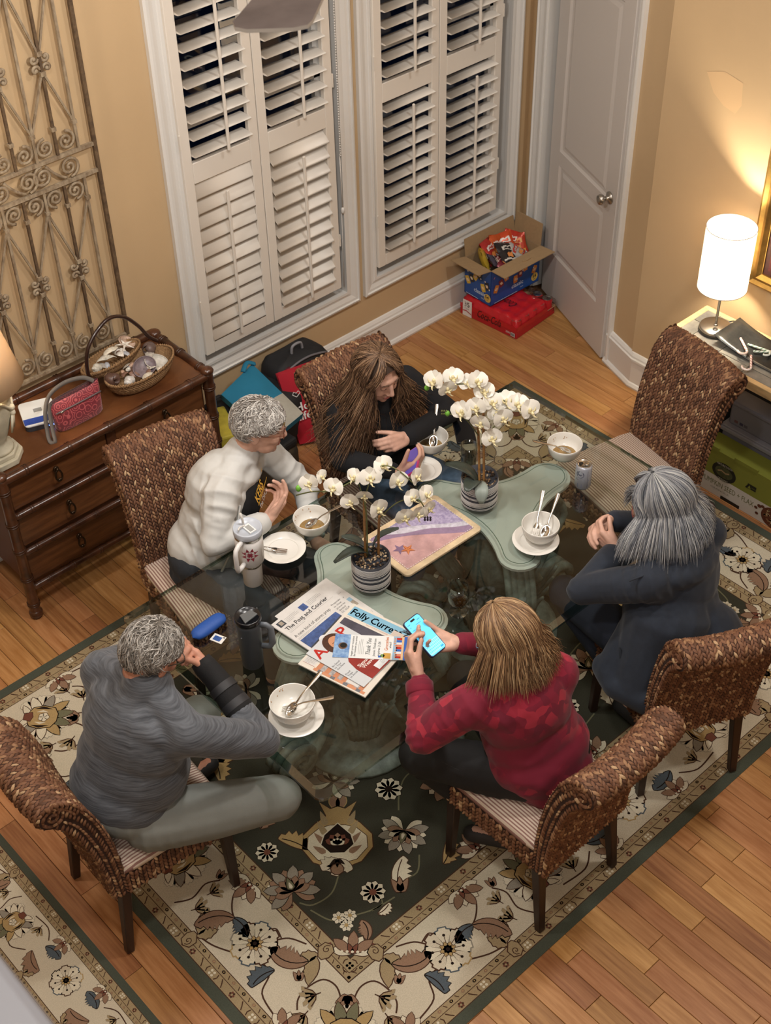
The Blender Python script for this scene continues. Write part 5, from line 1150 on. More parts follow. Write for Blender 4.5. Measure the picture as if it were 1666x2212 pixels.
# ---- wrought iron gate on the wall
m_iron = M('rusty_white_iron', '#77644e', .75, var=.5, vscale=55, stretch=(1, 1, .35), col2='#a7977f', bump=.3, bscale=160); m_iron2 = M('rusty_iron', '#6d5840', .8, var=.55, vscale=40, col2='#4b3a2a', bump=.3, bscale=160)
gt = thing('wrought_iron_gate', 'rusty scrolled wrought iron gate panel hung on the tan wall above the dresser', 'wall decor', (2.16, YW-.03, 1.6))
GXR, GXL = 2.600, 1.705; go = Vector(gt.location)
def gl(x, z, y=0.): return (x-go.x, y, z-go.z)
def gbar(name, p, q, w=.011, m=m_iron, y=0.):
    b = MB(); b.bar(gl(p[0], p[1], y), gl(q[0], q[1], y), w, w, (0, 1, 0)); return b.build(name, m, gt)
def spiral(cx, cz, r0, turns, a0, sg, name='scroll', tail=None):
    b = MB(); pts = [] if tail is None else [gl(*tail)]
    for t in np.linspace(0, 1, 26): r = r0*(1-.86*t); a = a0+sg*turns*2*PI*t; pts.append(gl(cx+r*math.cos(a), cz+r*math.sin(a)))
    b.tube(pts, .0052, 6, flat=1.3); b.ell(pts[-1], (.009, .008, .009), 8, 5); return b.build(name, m_iron, gt)
for x in (GXR, GXL): gbar('stile', (x, .862), (x, 2.62), .016, m_iron2)
for z in (.865, 1.683, 1.800, 2.62): gbar('crossbar', (GXL, z), (GXR, z), .015, m_iron)
xs = [2.525-.0965*i for i in range(9)]
for lo, hi, mids in ((.872, 1.683, (1.29, 1.29)), (1.800, 2.62, (2.12, 2.12))):
    h = hi-lo
    for i, x in enumerate(xs):
        gbar('upright', (x, lo), (x, hi), .0115, m_iron2 if i % 2 else m_iron)
        for zz in (lo+.12, hi-.10):
            b = MB(); b.bbox(gl(x-.010, zz-.008, -.010), gl(x+.010, zz+.008, .010)); b.build('collar', m_iron, gt)
    for i in range(1, 9, 2):
        x = xs[i]; zc = (lo+hi)/2 - (.0 if lo < 1 else .02)
        up = lo > 1.5
        for sg in (-1, 1):
            xo = x+sg*.0965
            if xo < GXL: continue
            gbar('brace', (x, zc+.03), (xo, hi-.10), .0085); gbar('brace', (x, zc-.03), (xo, lo+.12), .0085)
        for sx in (-1, 1):
            for sz in (-1, 1): spiral(x+sx*.026, zc+sz*.022, .020, .9, (0 if sx < 0 else PI), sx*sz, 'rosette_scroll')
        for zz in (zc+.04, zc-.04):
            b = MB(); b.bbox(gl(x-.011, zz-.009, -.011), gl(x+.011, zz+.009, .011)); b.build('collar', m_iron, gt)
    for i in range(8):
        xm = (xs[i]+xs[i+1])/2
        for zz, sgn in ((lo+.055, 1), (hi-.05, -1)): spiral(xm, zz, .041, 1.7, (PI/2 if i % 2 else PI/2)*sgn, (1 if i % 2 else -1)*sgn)
for i in range(4):
    xa = 2.47-.193*i-.0
    spiral(xa, 1.742, .046, 1.8, -PI/2, 1); spiral(xa-.125, 1.742, .046, 1.8, PI/2, 1)
    b = MB(); b.tube([gl(*p) for p in bez((xa-.02, 1.70), (xa-.06, 1.715), (xa-.105, 1.78), 8)], .005, 6, flat=1.3); b.build('s_scroll', m_iron, gt)
# ---- urn lamp on the dresser
lz = DZ+.003; c = P(-4, 985, .80); c = (c[0]+.0, c[1], lz)
ul = thing('table_lamp', 'cream stone urn table lamp with tassel relief and linen shade on the dresser', 'lamp', c)
m_urn = M('urn_stone', '#c3bca6', .7, var=.3, vscale=9, bump=.2, bscale=60)
b = MB()
for r, z0, z1 in ((.105, 0, .028), (.09, .028, .05)): b.prism([(r*math.cos(PI/8+PI/4*i), r*math.sin(PI/8+PI/4*i)) for i in range(8)], z0, z1)
b.build('plinth', m_urn, ul, bevel=.004)
b = MB(); b.lathe([(.075, .05), (.07, .062), (.05, .075), (.052, .095), (.075, .15), (.098, .23), (.104, .285), (.094, .33), (.06, .36), (.04, .37), (.032, .40), (.012, .41), (.012, .46)], n=28); b.build('urn_body', m_urn, ul)
b = MB(); m_rope = M('urn_relief', '#d8d1bb', .7)
for a0 in (-.75, -2.2):
    ca, sa = math.cos(a0), math.sin(a0); R = .105
    b.tube([(.107*math.cos(a0+t), .107*math.sin(a0+t), .30-.05*(1-abs(t)/.6)*1.4+.02) for t in np.linspace(-.6, .6, 11)], .006, 6)
    b.ell((R*ca, R*sa, .262), (.016, .016, .014), 10, 6); b.ell((R*ca, R*sa, .236), (.013, .013, .016), 10, 6)
    for k in range(-3, 4): b.tube([(R*math.cos(a0+k*.04)*1.0, R*math.sin(a0+k*.04), .228), (.092*math.cos(a0+k*.07), .092*math.sin(a0+k*.07), .165-.006*abs(k))], .0055, 5)
b.build('tassel_relief', m_rope, ul)
m_shade = bpy.data.materials.new('linen_shade'); m_shade.use_nodes = True; nt = m_shade.node_tree; pb = nt.nodes['Principled BSDF']; pb.inputs['Base Color'].default_value = hx('#d9c6a8'); pb.inputs['Roughness'].default_value = .9
tl = nt.nodes.new('ShaderNodeBsdfTranslucent'); tl.inputs[0].default_value = hx('#e6c99c'); mx = nt.nodes.new('ShaderNodeMixShader'); mx.inputs[0].default_value = .32
nt.links.new(pb.outputs[0], mx.inputs[1]); nt.links.new(tl.outputs[0], mx.inputs[2]); nt.links.new(mx.outputs[0], nt.nodes['Material Output'].inputs[0])
b = MB(); b.lathe([(.178, .385), (.115, .66)], n=40); b.f = [f for f in b.f if len(f) == 4]; b.m = b.m[:len(b.f)]; b.s = b.s[:len(b.f)]
o = b.build('lamp_shade', m_shade, ul); sm = o.modifiers.new('t', 'SOLIDIFY'); sm.thickness = .002
b = MB(); b.lathe([(.012, .46), (.024, .49), (.03, .53), (.02, .57), (0, .585)], n=14); b.build('bulb', M('bulb_glow', '#fff2dc', .5, emit='#ffdca8', estr=14), ul)
lamp('urn_lamp_light', 'POINT', (c[0], c[1], lz+.60), 9, (1, .80, .55), .04)
# ---- white router with blue band
q = P(62, 905, DZ); ro = thing('router', 'white flat gadget with blue label and lit dots behind the urn lamp', 'router', (2.02, 4.50, DZ+.001), -.35)
def rr(w, h, r, n=5): return [(sx*(w-r)+r*math.cos(a0+t), sy*(h-r)+r*math.sin(a0+t)) for sx, sy, a0 in ((1, 1, 0), (-1, 1, PI/2), (-1, -1, PI), (1, -1, 1.5*PI)) for t in np.linspace(0, PI/2, n)]
b = MB(); b.prism(rr(.072, .085, .02), .0, .022); b.build('base', M('router_dark', '#3a3d44', .5), ro)
b = MB(); b.prism(rr(.074, .087, .02), .022, .032); lid = b.build('lid', M('router_white', '#dfe3e6', .35), ro, bevel=.004)
I = Inlay(.0006); I.rect(-.072, -.078, .072, -.036, M('router_blue', '#2b4aa6', .5)); I.rect(-.018, .0, .018, .026, M('router_grey', '#8a8d90', .5))
for k in range(3): I.text('internet', -.06+.0*k, -.050-.012*k, .005, M('router_pale', '#8fa6e0', .5), wide=1.4)
I.build('label', lid, Matrix.Translation((0, 0, .0326)))
for k in range(3): b = MB(); b.ell((.012+.016*k, -.0865, .012), (.0035, .002, .0035), 8, 5); b.build('status_light', M('status_glow', '#5a7dff', .4, emit='#5c86ff', estr=6), ro)
# ---- red handbag with strap
hb = thing('handbag', 'small dark red paisley handbag with grey strap on the dresser', 'handbag', (2.135, 4.365, DZ+.001), .0)
def paisley():
    m = M('red_brocade', '#9c3f49', .55, sheen=.3); nt = m.node_tree; L = nt.links; b = nt.nodes['Principled BSDF']; tc = nt.nodes.new('ShaderNodeTexCoord')
    v = nt.nodes.new('ShaderNodeTexVoronoi'); v.inputs['Scale'].default_value = 30; L.new(tc.outputs['Object'], v.inputs['Vector'])
    mu = nt.nodes.new('ShaderNodeMath'); mu.operation = 'MULTIPLY'; mu.inputs[1].default_value = 26; L.new(v.outputs['Distance'], mu.inputs[0]); si = nt.nodes.new('ShaderNodeMath'); si.operation = 'SINE'; L.new(mu.outputs[0], si.inputs[0])
    r = nt.nodes.new('ShaderNodeValToRGB'); r.color_ramp.elements[0].color = hx('#7c2733'); r.color_ramp.elements[1].color = hx('#b8575a'); r.color_ramp.elements[0].position = .4; r.color_ramp.elements[1].position = .6; L.new(si.outputs[0], r.inputs[0]); L.new(r.outputs[0], b.inputs['Base Color']); return m
mp = paisley(); rows = []
for z, w, d in ((0, .105, .026), (.012, .112, .034), (.07, .117, .030), (.125, .121, .018), (.150, .122, .006), (.152, .12, .003)):
    rows.append([(w*math.copysign(abs(math.cos(a))**.45, math.cos(a)), d*math.copysign(abs(math.sin(a))**.7, math.sin(a))-.045*z/.15*0+.02*z, z+.012*math.sin(a*1+.5)*(z > .1)) for a in np.linspace(0, 2*PI, 33)[:-1]])
b = MB(); b.grid(rows, wrap=True); b.add(rows[0], [tuple(range(32))[::-1]]); b.build('bag_body', mp, hb)
b = MB(); b.tube([(x, -.026-.004*math.cos(x*9)+.0024, .108+.02*x) for x in np.linspace(-.112, .112, 12)], .0035, 6); b.build('zip', M('zip_grey', '#5b5256', .4), hb)
b = MB(); b.ell((-.085, -.034, .107), (.010, .003, .005), 8, 5); b.build('zip_pull', m_metal, hb)
m_web = M('grey_webbing', '#6a645f', .85)
def ribbon(name, pts, w, m, parent, up, t=.0025):
    P_ = [Vector(p) for p in pts]; n = len(P_); rows = []
    for i in range(n):
        d = (P_[min(i+1, n-1)]-P_[max(i-1, 0)]).normalized(); s = Vector(up).cross(d); s.normalize(); nn = d.cross(s)*t
        rows.append([P_[i]-s*w/2-nn, P_[i]+s*w/2-nn, P_[i]+s*w/2+nn, P_[i]-s*w/2+nn])
    b = MB(); b.grid(rows, wrap=True); return b.build(name, m, parent)
def crv(*pts, n=7):
    P_ = [np.array(p, float) for p in pts]; out = []
    for i in range(len(P_)-1):
        p0, p1, p2, p3 = P_[max(i-1, 0)], P_[i], P_[i+1], P_[min(i+2, len(P_)-1)]
        for t in np.linspace(0, 1, n)[:-1]: out.append(.5*((2*p1)+(-p0+p2)*t+(2*p0-5*p1+4*p2-p3)*t*t+(-p0+3*p1-3*p2+p3)*t**3))
    out.append(P_[-1]); return out
ribbon('strap', crv((.10, .0, .155), (.06, .015, .185), (-.02, .025, .195), (-.10, .02, .175), (-.145, .0, .12), (-.165, -.02, .04), (-.175, -.045, .006), (-.16, -.06, .004), (-.145, -.03, .03), (-.13, -.005, .10), (-.115, 0, .15)), .018, m_web, hb, (.2, -.9, .3))
# ---- shell basket: two joined oval trays under one arched handle
m_wick = M('wicker_tan', '#a5835c', .8, var=.5, vscale=120, col2='#7a5a3a', bump=.5, bscale=260); m_hand = M('dark_handle', '#2f1b16', .3, coat=.4)
bs = thing('shell_basket', 'oval wicker double basket of seashells with a dark arched handle', 'basket', (2.445, 4.445, DZ+.001), .13)
def oval_basket(cx, cy, rx, ry, h, z0, name):
    b = MB(); n = 44; rows = []
    for t, k in ((0, .70), (.25, .86), (.55, .95), (1, 1.03)):
        for q in (0,): rows.append([(cx+rx*k*math.cos(a), cy+ry*k*math.sin(a), z0+h*t) for a in np.linspace(0, 2*PI, n+1)[:-1]])
    b.grid(rows, wrap=True); b.add(rows[0], [tuple(range(n))[::-1]]); b.grid([[(cx+(x-cx)*.955, cy+(y-cy)*.93, z+.002) for x, y, z in r] for r in rows][::-1], wrap=True); b.add([(cx+(x-cx)*.955, cy+(y-cy)*.93, z+.006) for x, y, z in rows[0]], [tuple(range(n))])
    w = b.build(name, m_wick, bs)
    b = MB()
    for k in range(7):
        t = (k+.5)/7; kk = np.interp(t, (0, .25, .55, 1), (.70, .86, .95, 1.03)); b.tube([(cx+rx*kk*math.cos(a)*(1+.012*(-1)**i), cy+ry*kk*math.sin(a)*(1+.012*(-1)**i), z0+h*t) for i, a in enumerate(np.linspace(0, 2*PI, 61)[:-1])], .0042, 5, closed=True)
    o = b.build('cane_rows', m_wick, w); o['kind'] = 'stuff'
    b = MB()
    for i, a in enumerate(np.linspace(0, 2*PI, 71)[:-1]):
        p = Vector((cx+rx*1.03*math.cos(a), cy+ry*1.03*math.sin(a), z0+h)); tg = Vector((-rx*math.sin(a), ry*math.cos(a), 0)).normalized(); b.tube([p-tg*.008-Vector((0, 0, .007)), p+Vector((0, 0, .006)), p+tg*.008-Vector((0, 0, .005))], .0052, 5)
    o = b.build('braided_rim', m_wick, w); o['kind'] = 'stuff'; return w
oval_basket(.045, -.035, .175, .095, .075, 0, 'lower_tray'); oval_basket(-.01, .085, .155, .062, .045, .055, 'upper_tray')
b = MB(); b.tube(crv((-.165, .035, .06), (-.175, .04, .15), (-.14, .045, .25), (-.03, .05, .315), (.06, .05, .29), (.13, .045, .21), (.175, .04, .13), (.215, .035, .085)), .0085, 10); b.build('handle', m_hand, bs)
shc = [('#e6dfd2', 'white'), ('#cbbfae', 'cream'), ('#aaa49d', 'grey'), ('#8a6a5a', 'brown'), ('#c9a48a', 'peach'), ('#b8bcc4', 'pale blue'), ('#efe9df', 'chalk white')]
def shell(kind, pos, sc, rot, col, label, grp):
    sc *= 1.12; m = M('shell_'+col[1:], col, .4, var=.25, vscale=60); b = MB()
    if kind == 'scallop':
        rows = []
        for t in np.linspace(.05, 1, 6): rows.append([(t*math.sin(a)*1.0, t*math.cos(a)*.95-.4, .42*math.sqrt(max(0, 1-t*t))*(1+.08*math.cos(a*14))+.0) for a in np.linspace(-1.25, 1.25, 21)])
        b.grid(rows); nm = 'scallop_shell'
    elif kind == 'whelk':
        pts = [(.9*t-.45, .12*(1-t)*math.cos(t*15), .12*(1-t)*math.sin(t*15)) for t in np.linspace(0, 1, 26)]; b.tube(pts, [.10+.30*math.sin(PI*min(1, .15+.85*(1-t)))*(1-t)**.6*(1+.12*math.sin(t*30)) for t in np.linspace(0, 1, 26)], 10); nm = 'whelk_shell'
    elif kind == 'cowrie': b.ell((0, 0, .0), (.5, .36, .30), 14, 8); b.tube([(x, 0, -.29+.2*x*x) for x in np.linspace(-.4, .4, 7)], .04, 5); nm = 'cowrie_shell'
    elif kind == 'starfish':
        for i in range(5): a = 2*PI*i/5; b.tube([(0, 0, .07), (.45*math.cos(a), .45*math.sin(a), .06), (.95*math.cos(a), .95*math.sin(a), .01)], [.17, .11, .03], 8, flat=.6)
        nm = 'starfish'
    elif kind == 'conch':
        pts = [(.8*t-.4, .1*math.cos(t*14)*(1-t), .1*math.sin(t*14)*(1-t)) for t in np.linspace(0, 1, 22)]; b.tube(pts, [.12+.45*(1-t)*t*2+.22*(1-t)*(t > .05) for t in np.linspace(0, 1, 22)], 12); b.ell((-.1, -.32, .1), (.26, .1, .16), 12, 6); nm = 'conch_shell'
    else:                                                            # clam: open valve showing its hollow
        rows = []
        for t in np.linspace(.03, 1, 7): rows.append([(t*math.cos(a), t*.78*math.sin(a), -.36*math.sqrt(max(0, 1-t*t))) for a in np.linspace(0, 2*PI, 25)[:-1]])
        b.grid(rows, wrap=True); b.tube([(math.cos(a), .78*math.sin(a), 0) for a in np.linspace(0, 2*PI, 25)[:-1]], .04, 6, closed=True); nm = 'clam_shell'
    b.v = [tuple(Vector(v)*sc) for v in b.v]; o = b.build(nm, m); o.location = bs.matrix_world @ Vector(pos) if False else Vector((bs.location.x+pos[0]*math.cos(.13)-pos[1]*math.sin(.13), bs.location.y+pos[0]*math.sin(.13)+pos[1]*math.cos(.13), bs.location.z+pos[2])); o.rotation_euler = rot; tag(o, label, 'seashell', grp); return o
shell('clam', (.055, -.055, .075), .052, (.45, -.2, .3), '#7c6f74', 'large open clam shell with dark purple hollow at the middle of the basket', 'seashells in the wicker basket')
shell('clam', (.125, -.055, .062), .048, (.35, .3, -.3), '#c9c3b8', 'grey-white open oyster shell beside the dark clam shell', 'seashells in the wicker basket')
shell('conch', (.165, .03, .075), .055, (.3, .2, .5), '#6b5a55', 'brown rounded moon snail shell near the far end of the basket', 'seashells in the wicker basket')
shell('scallop', (.135, .0, .065), .036, (.5, .2, 1.0), '#b8b0a6', 'grey fan shell under the brown moon snail shell', 'seashells in the wicker basket')
shell('whelk', (-.05, -.075, .068), .06, (.2, .1, .5), '#d3d0cb', 'pale spiky conch shell behind the red handbag', 'seashells in the wicker basket')
shell('conch', (-.10, -.01, .075), .055, (.4, .2, 2.0), '#5b4238', 'dark brown rough shell at the near end of the basket', 'seashells in the wicker basket')
shell('cowrie', (.10, -.105, .058), .032, (.2, .2, .2), '#e2d8c8', 'round cream shell near the braided rim', 'seashells in the wicker basket')
shell('scallop', (.03, -.10, .055), .034, (.3, 0, .4), '#d7cdbb', 'cream ribbed shell in front of the dark clam shell', 'seashells in the wicker basket')
shell('starfish', (.075, .085, .118), .042, (.15, .1, .2), '#ece5d8', 'white dried starfish on top of the upper tray', 'seashells in the wicker basket')
shell('scallop', (.005, .095, .112), .048, (.15, .1, .3), '#e9e1cf', 'cream scallop shell beside the starfish', 'seashells in the wicker basket')
shell('scallop', (-.045, .075, .108), .045, (.2, -.1, -.4), '#ddd9cc', 'large chalky scallop shell in the upper tray', 'seashells in the wicker basket')
shell('clam', (.10, .10, .115), .04, (.5, .4, .3), '#d3b7a4', 'pinkish clam shell at the far end of the upper tray', 'seashells in the wicker basket')
shell('whelk', (-.105, .065, .105), .052, (.1, .2, .4), '#cfcabd', 'mottled whelk at the near end of the upper tray', 'seashells in the wicker basket')
shell('scallop', (.02, .055, .108), .03, (.3, .3, 1.4), '#efe9df', 'small white fan shell at the front of the upper tray', 'seashells in the wicker basket')
rs = random.Random(5)
for i in range(26):
    lower = i < 16; a = rs.uniform(0, 2*PI); r = math.sqrt(rs.random())*.78
    pos = (.045+.165*r*math.cos(a), -.035+.085*r*math.sin(a), .046+rs.uniform(0, .012)) if lower else (-.01+.14*r*math.cos(a), .085+.05*r*math.sin(a), .092+rs.uniform(0, .01))
    col, cn = shc[rs.randrange(len(shc))]; kd = rs.choice(('scallop', 'whelk', 'cowrie', 'cowrie', 'whelk'))
    wh = ('at the window end', 'toward the wall', 'at the lamp end', 'toward the room')[int(((a+PI/4) % (2*PI))/(PI/2))]; kn = {'scallop': 'fan shell', 'whelk': 'spiral shell', 'cowrie': 'round shell'}[kd]
    shell(kd, pos, rs.uniform(.022, .033), (rs.uniform(-.4, .4), rs.uniform(-.4, .4), rs.uniform(0, 6)), col, 'small %s %s heaped %s of the %s basket tray' % (cn, kn, wh, 'lower' if lower else 'upper'), 'small seashells in the %s tray' % ('lower' if lower else 'upper'))
# ================================================================== ON THE TABLE
TZ = GZ+.0006
m_cer = M('white_glaze', '#e6e3dc', .18, coat=.3); m_soup = M('soup', '#e3a545', .25, var=.3, vscale=60, col2='#edc985'); m_steel = M('stainless', '#c9c6c0', .2, 1.0); m_cr = M('cream_residue', '#e4d7b0', .5)
def lie(o, loc, rz=0): o.location = V3(loc); o.rotation_euler = (0, 0, rz); return o
def bowl(label, c, r=.073, soup=True, z=TZ, smear=0):
    t = thing('soup_bowl', label, 'bowl', (c[0], c[1], z), 0, 'soup bowls on the table'); k = r/.073
    b = MB(); b.lathe([(.030*k, 0), (.034*k, .0), (.036*k, .006), (.052*k, .016), (.066*k, .038), (.072*k, .066), (.073*k, .076), (.0715*k, .078), (.0695*k, .075), (.066*k, .05), (.058*k, .028), (.040*k, .014), (0, .010)], n=40); b.build('bowl_body', m_cer, t)
    if soup: b = MB(); b.lathe([(0, .0215), (.046*k, .0215), (.050*k, .0225)], n=28); b.build('soup', m_soup, t)
    I = Inlay(.0); rr_ = random.Random(int(c[0]*1000)); bits = MB()
    for q in range(7):
        a = rr_.uniform(.2, 2.6); zz = rr_.uniform(.045, .066); rd = np.interp(zz, (.028, .05, .075), (.0575, .0655, .069))*k; bits.ell((rd*math.cos(a), rd*math.sin(a), zz), (.0018, .0018, rr_.uniform(.001, .004)), 6, 4)
    if smear or soup: bits.build('food_specks', M('food_brown', '#a9793f', .7), t)['kind'] = 'stuff'
    return t
def plate(label, c, r, z=TZ):
    t = thing('plate', label, 'plate', (c[0], c[1], z), 0, 'white plates on the table'); b = MB()
    b.lathe([(r*.58, 0), (r*.6, .0), (r*.66, .006), (r*.97, .016), (r, .0185), (r*.985, .020), (r*.70, .0095), (r*.62, .0055), (0, .005)], n=48); b.build('plate_body', m_cer, t)
    b = MB(); b.tube([(r*.66*math.cos(a), r*.66*math.sin(a), .0078) for a in np.linspace(0, 2*PI, 41)[:-1]], .0007, 4, closed=True); b.build('rim_line', M('glaze_line', '#d6d2c8', .3), t); return t
def cutlery(kind, label, tip, end, L=.19, roll=0):
    """fork or spoon whose head rests at tip and whose handle leads to end"""
    tip, end = Vector(V3(tip)), Vector(V3(end)); d = (end-tip).normalized(); x = Vector((-d.y, d.x, 0)).normalized(); n = d.cross(x)*-1
    if n.z < 0: n = -n
    t = thing(kind, label, kind, tip); m = Matrix(((d.x, x.x, n.x, 0), (d.y, x.y, n.y, 0), (d.z, x.z, n.z, 0), (0, 0, 0, 1))); t.matrix_world = Matrix.Translation(tip) @ m
    b = MB(); rows = []
    for u, w, z in ((.055, .004, .008), (.08, .0035, .012), (.11, .004, .010), (.15, .0065, .006), (.18, .0085, .004), (L, .007, .004)): rows.append([(u, -w, z), (u, w, z), (u, w, z+.0022), (u, -w, z+.0022)])
    b.grid(rows, wrap=True); b.add(rows[-1], [(0, 1, 2, 3)]); b.build('handle', m_steel, t, bevel=.0008, seg=1)
    b = MB()
    if kind == 'fork':
        rows = [[(u, -w, z), (u, w, z), (u, w, z+.0018), (u, -w, z+.0018)] for u, w, z in ((.058, .004, .0082), (.045, .011, .004), (.036, .0125, .002))]; b.grid(rows, wrap=True)
        for k in range(4): yy = -.0105+.007*k; b.bar((.037, yy, .003), (-.004, yy*.9, .003), .0030, .0018)
        b.build('tines', m_steel, t)
    else:
        rows = []
        for q in np.linspace(.02, 1, 5): rows.append([(.028+.030*q*math.cos(a), .0185*q*math.sin(a), .0015+.0075*q*q) for a in np.linspace(0, 2*PI, 21)[:-1]])
        b.grid(rows, wrap=True); o = b.build('spoon_head', m_steel, t); s = o.modifiers.new('t', 'SOLIDIFY'); s.thickness = .0014
    return t
c = P(675, 1148, TZ); B1 = bowl('soup bowl with a spoon beside the plate of the person in the white jacket', c)
cutlery('spoon', 'spoon in the soup bowl before the person in the white jacket', c+A3(-.018, .012, .022), c+A3(.085, -.045, .088))
c = P(612, 1190, TZ); plate('white plate holding only a fork, in front of the white jacket', c, .090)
cutlery('fork', 'fork lying on the empty plate by the white star tumbler', P(618, 1192, TZ+.012), P(540, 1183, TZ+.018), .16)
c = P(931, 972, TZ); bowl('soup bowl with a spoon in front of the long-haired person', c)
cutlery('spoon', 'spoon leaning in the soup bowl nearest the long-haired person', c+A3(-.006, -.018, .022), c+A3(.075, .05, .10))
c = P(913, 1020, TZ); plate('white plate under the hand of the long-haired person', c, .080); cutlery('spoon', 'spoon on the plate below the pink phone', P(898, 1045, TZ+.012), P(915, 985, TZ+.02), .15)
c = P(1218, 988, TZ); bowl('soup bowl with a spoon alone at the empty chair’s place'.replace('’', "'"), c)
cutlery('spoon', 'spoon resting in the soup bowl before the empty chair', c+A3(.018, -.016, .022), c+A3(-.085, .045, .088))
c = P(1157, 1172, TZ); plate('saucer plate under the empty bowl near the clasped hands in navy', c, .092); c = P(1166, 1163, TZ+.006)
bowl('empty bowl with fork and spoon on a plate near the navy jacket', c, .074, False, TZ+.0062)
cutlery('fork', 'fork upright-leaning in the empty bowl near the navy jacket', c+A3(-.028, .002, .022), c+A3(.085, .075, .105)); cutlery('spoon', 'spoon lying across the empty bowl near the navy jacket', c+A3(-.008, -.026, .020), c+A3(.10, .02, .095))
c = P(641, 1553, TZ); plate('plate under the finished bowl at the table corner', c, .096); c = P(634, 1545, TZ+.006)
bowl('finished cream bowl with crossed fork and spoon at the table corner', c, .079, False, TZ+.0062, 1)
cutlery('fork', 'fork crossing a spoon in the finished bowl at the table corner', c+A3(-.022, .024, .026), c+A3(.075, -.075, .080)); cutlery('spoon', 'spoon under the fork in the finished bowl at the table corner', c+A3(-.028, -.004, .020), c+A3(.09, -.0, .088))
# tumblers ---------------------------------------------------------------
c = P(548, 1256, TZ); tw = thing('tumbler', 'tall white handled tumbler with dark red quilt star and straw lid', 'tumbler', c); mw = M('white_enamel', '#dcdad8', .3)
b = MB(); b.lathe([(.034, 0), (.037, .004), (.0385, .105), (.041, .112), (.0505, .122), (.0525, .20), (.0525, .245)], n=36); b.build('cup_body', mw, tw)
b = MB(); b.lathe([(.0387, .098), (.0392, .1), (.0392, .108), (.0387, .11)], n=36); b.build('steel_band', m_steel, tw); b = MB(); b.lathe([(.0528, .243), (.0532, .245), (.0532, .256), (.052, .258)], n=36); b.build('steel_band', m_steel, tw)
b = MB(); b.lathe([(.0535, .254), (.0545, .258), (.0545, .278), (.051, .283), (.048, .276), (0, .276)], n=36); ld = b.build('lid', M('lid_frost', '#b9bfc9', .3), tw)
b = MB(); b.bbox((-.014, -.036, .277), (.014, .012, .283)); b.build('lid_slide', M('slide_white', '#e3e3e3', .35), ld); b = MB(); b.bbox((-.009, -.031, .2832), (.009, .004, .2842)); b.build('slide_window', M('slide_grey', '#9a9c9b', .4), ld)
b = MB(); b.tube([(.004, .022, .20), (.0, .026, .30), (-.004, .03, .33)], .0045, 8); b.tube(crv((-.004, .01, .284), (-.028, .008, .29), (-.040, .0, .288)), .003, 6); b.build('straw', M('straw_clear', '#d5d2cc', .3), ld)
b = MB(); a = math.radians(205); d = A3(math.cos(a), math.sin(a), 0)
b.tube([d*u+A3(0, 0, z) for u, z in ((.045, .245), (.075, .252), (.098, .245), (.104, .225), (.104, .165), (.098, .145), (.075, .138), (.045, .14))], .0095, 10); b.build('handle', mw, tw)
I = Inlay(.0003); mr = M('quilt_red', '#8e2438', .4); R1 = .034; s = R1*.42
I.rect(-s*.5, -s*.5, s*.5, s*.5, mr)
for k in range(4):
    def rt(p, k=k): a = k*PI/2; return (p[0]*math.cos(a)-p[1]*math.sin(a), p[0]*math.sin(a)+p[1]*math.cos(a))
    for sg in (-1, 1): I.poly([rt((0, s*1.15)), rt((sg*s*1.05, s*1.05)), rt((sg*s*.75, s*2.3))][::sg], mr); I.poly([rt((0, s*.55)), rt((sg*s*.5, s*.5)), rt((sg*s*.38, s*.95))][::sg], mr)
I.b.v = [(math.sin(-.62+x/.053)*(.0530), -math.cos(-.62+x/.053)*.0530, .185+y) for x, y, z in I.b.v]; I.build('quilt_star', tw)
c = P(547, 1432, TZ); td = thing('tumbler', 'dark slate handled tumbler with black lid beside the newspapers', 'tumbler', c); mdk = M('slate_enamel', '#3f454c', .45)
b = MB(); b.lathe([(.035, 0), (.038, .004), (.044, .205), (.0445, .225)], n=36); b.build('cup_body', mdk, td)
b = MB(); b.lathe([(.0455, .222), (.047, .226), (.047, .240), (.044, .246), (.041, .240), (0, .240)], n=36); b.build('lid', M('lid_black', '#15161a', .25), td)
b = MB(); b.prism([(-.03, -.026), (.03, -.02), (.024, .012), (-.02, .018)], .2405, .2475); b.build('lid_slider', M('slider_grey', '#5c6063', .25), td, bevel=.002)
b = MB(); d = A3(.62, -.78, 0); q = A3(.78, .62, 0)
b.tube([d*u+A3(0, 0, z) for u, z in ((.038, .205), (.062, .207), (.078, .195), (.080, .12), (.070, .10), (.036, .098))], .0085, 8, flat=1.5); b.build('handle', M('slate_light', '#6b7178', .4), td)
I = Inlay(.0); I.b.ell((-.043, -.012, .17), (.003, .003, .002), 6, 4); I.mats = [M('slate_light', '#6b7178', .4)]; I.build('small_mark', td)
# can -----------------------------------------------------------------------
c = P(1258, 1050, TZ); cn = thing('drink_can', 'pale drink can with dark blue label panel near the empty chair', 'can', c)
b = MB(); b.lathe([(.024, 0), (.027, .002), (.033, .012), (.033, .108), (.028, .118)], n=32); b.build('can_body', M('can_white', '#c3c8d4', .3, .35), cn)
b = MB(); b.lathe([(.028, .117), (.029, .120), (.0275, .122), (.0255, .119), (0, .1185)], n=32); b.ell((.006, -.008, .1195), (.011, .008, .0015), 12, 6); b.build('can_top', m_steel, cn); b = MB(); b.ell((-.008, .010, .1192), (.010, .008, .0012), 12, 6); b.build('can_opening', M('can_hole', '#17120f', .6), cn)
I = Inlay(.0002); mb_ = M('can_navy', '#27305a', .35); I.rect(.010, -.045, .034, .04, mb_); I.disc(-.022, .022, .017, mb_, n=24); I.disc(-.022, .022, .0145, M('can_white', '#c3c8d4', .3)); I.text('ver', -.034, .016, .011, mb_, bold=True)
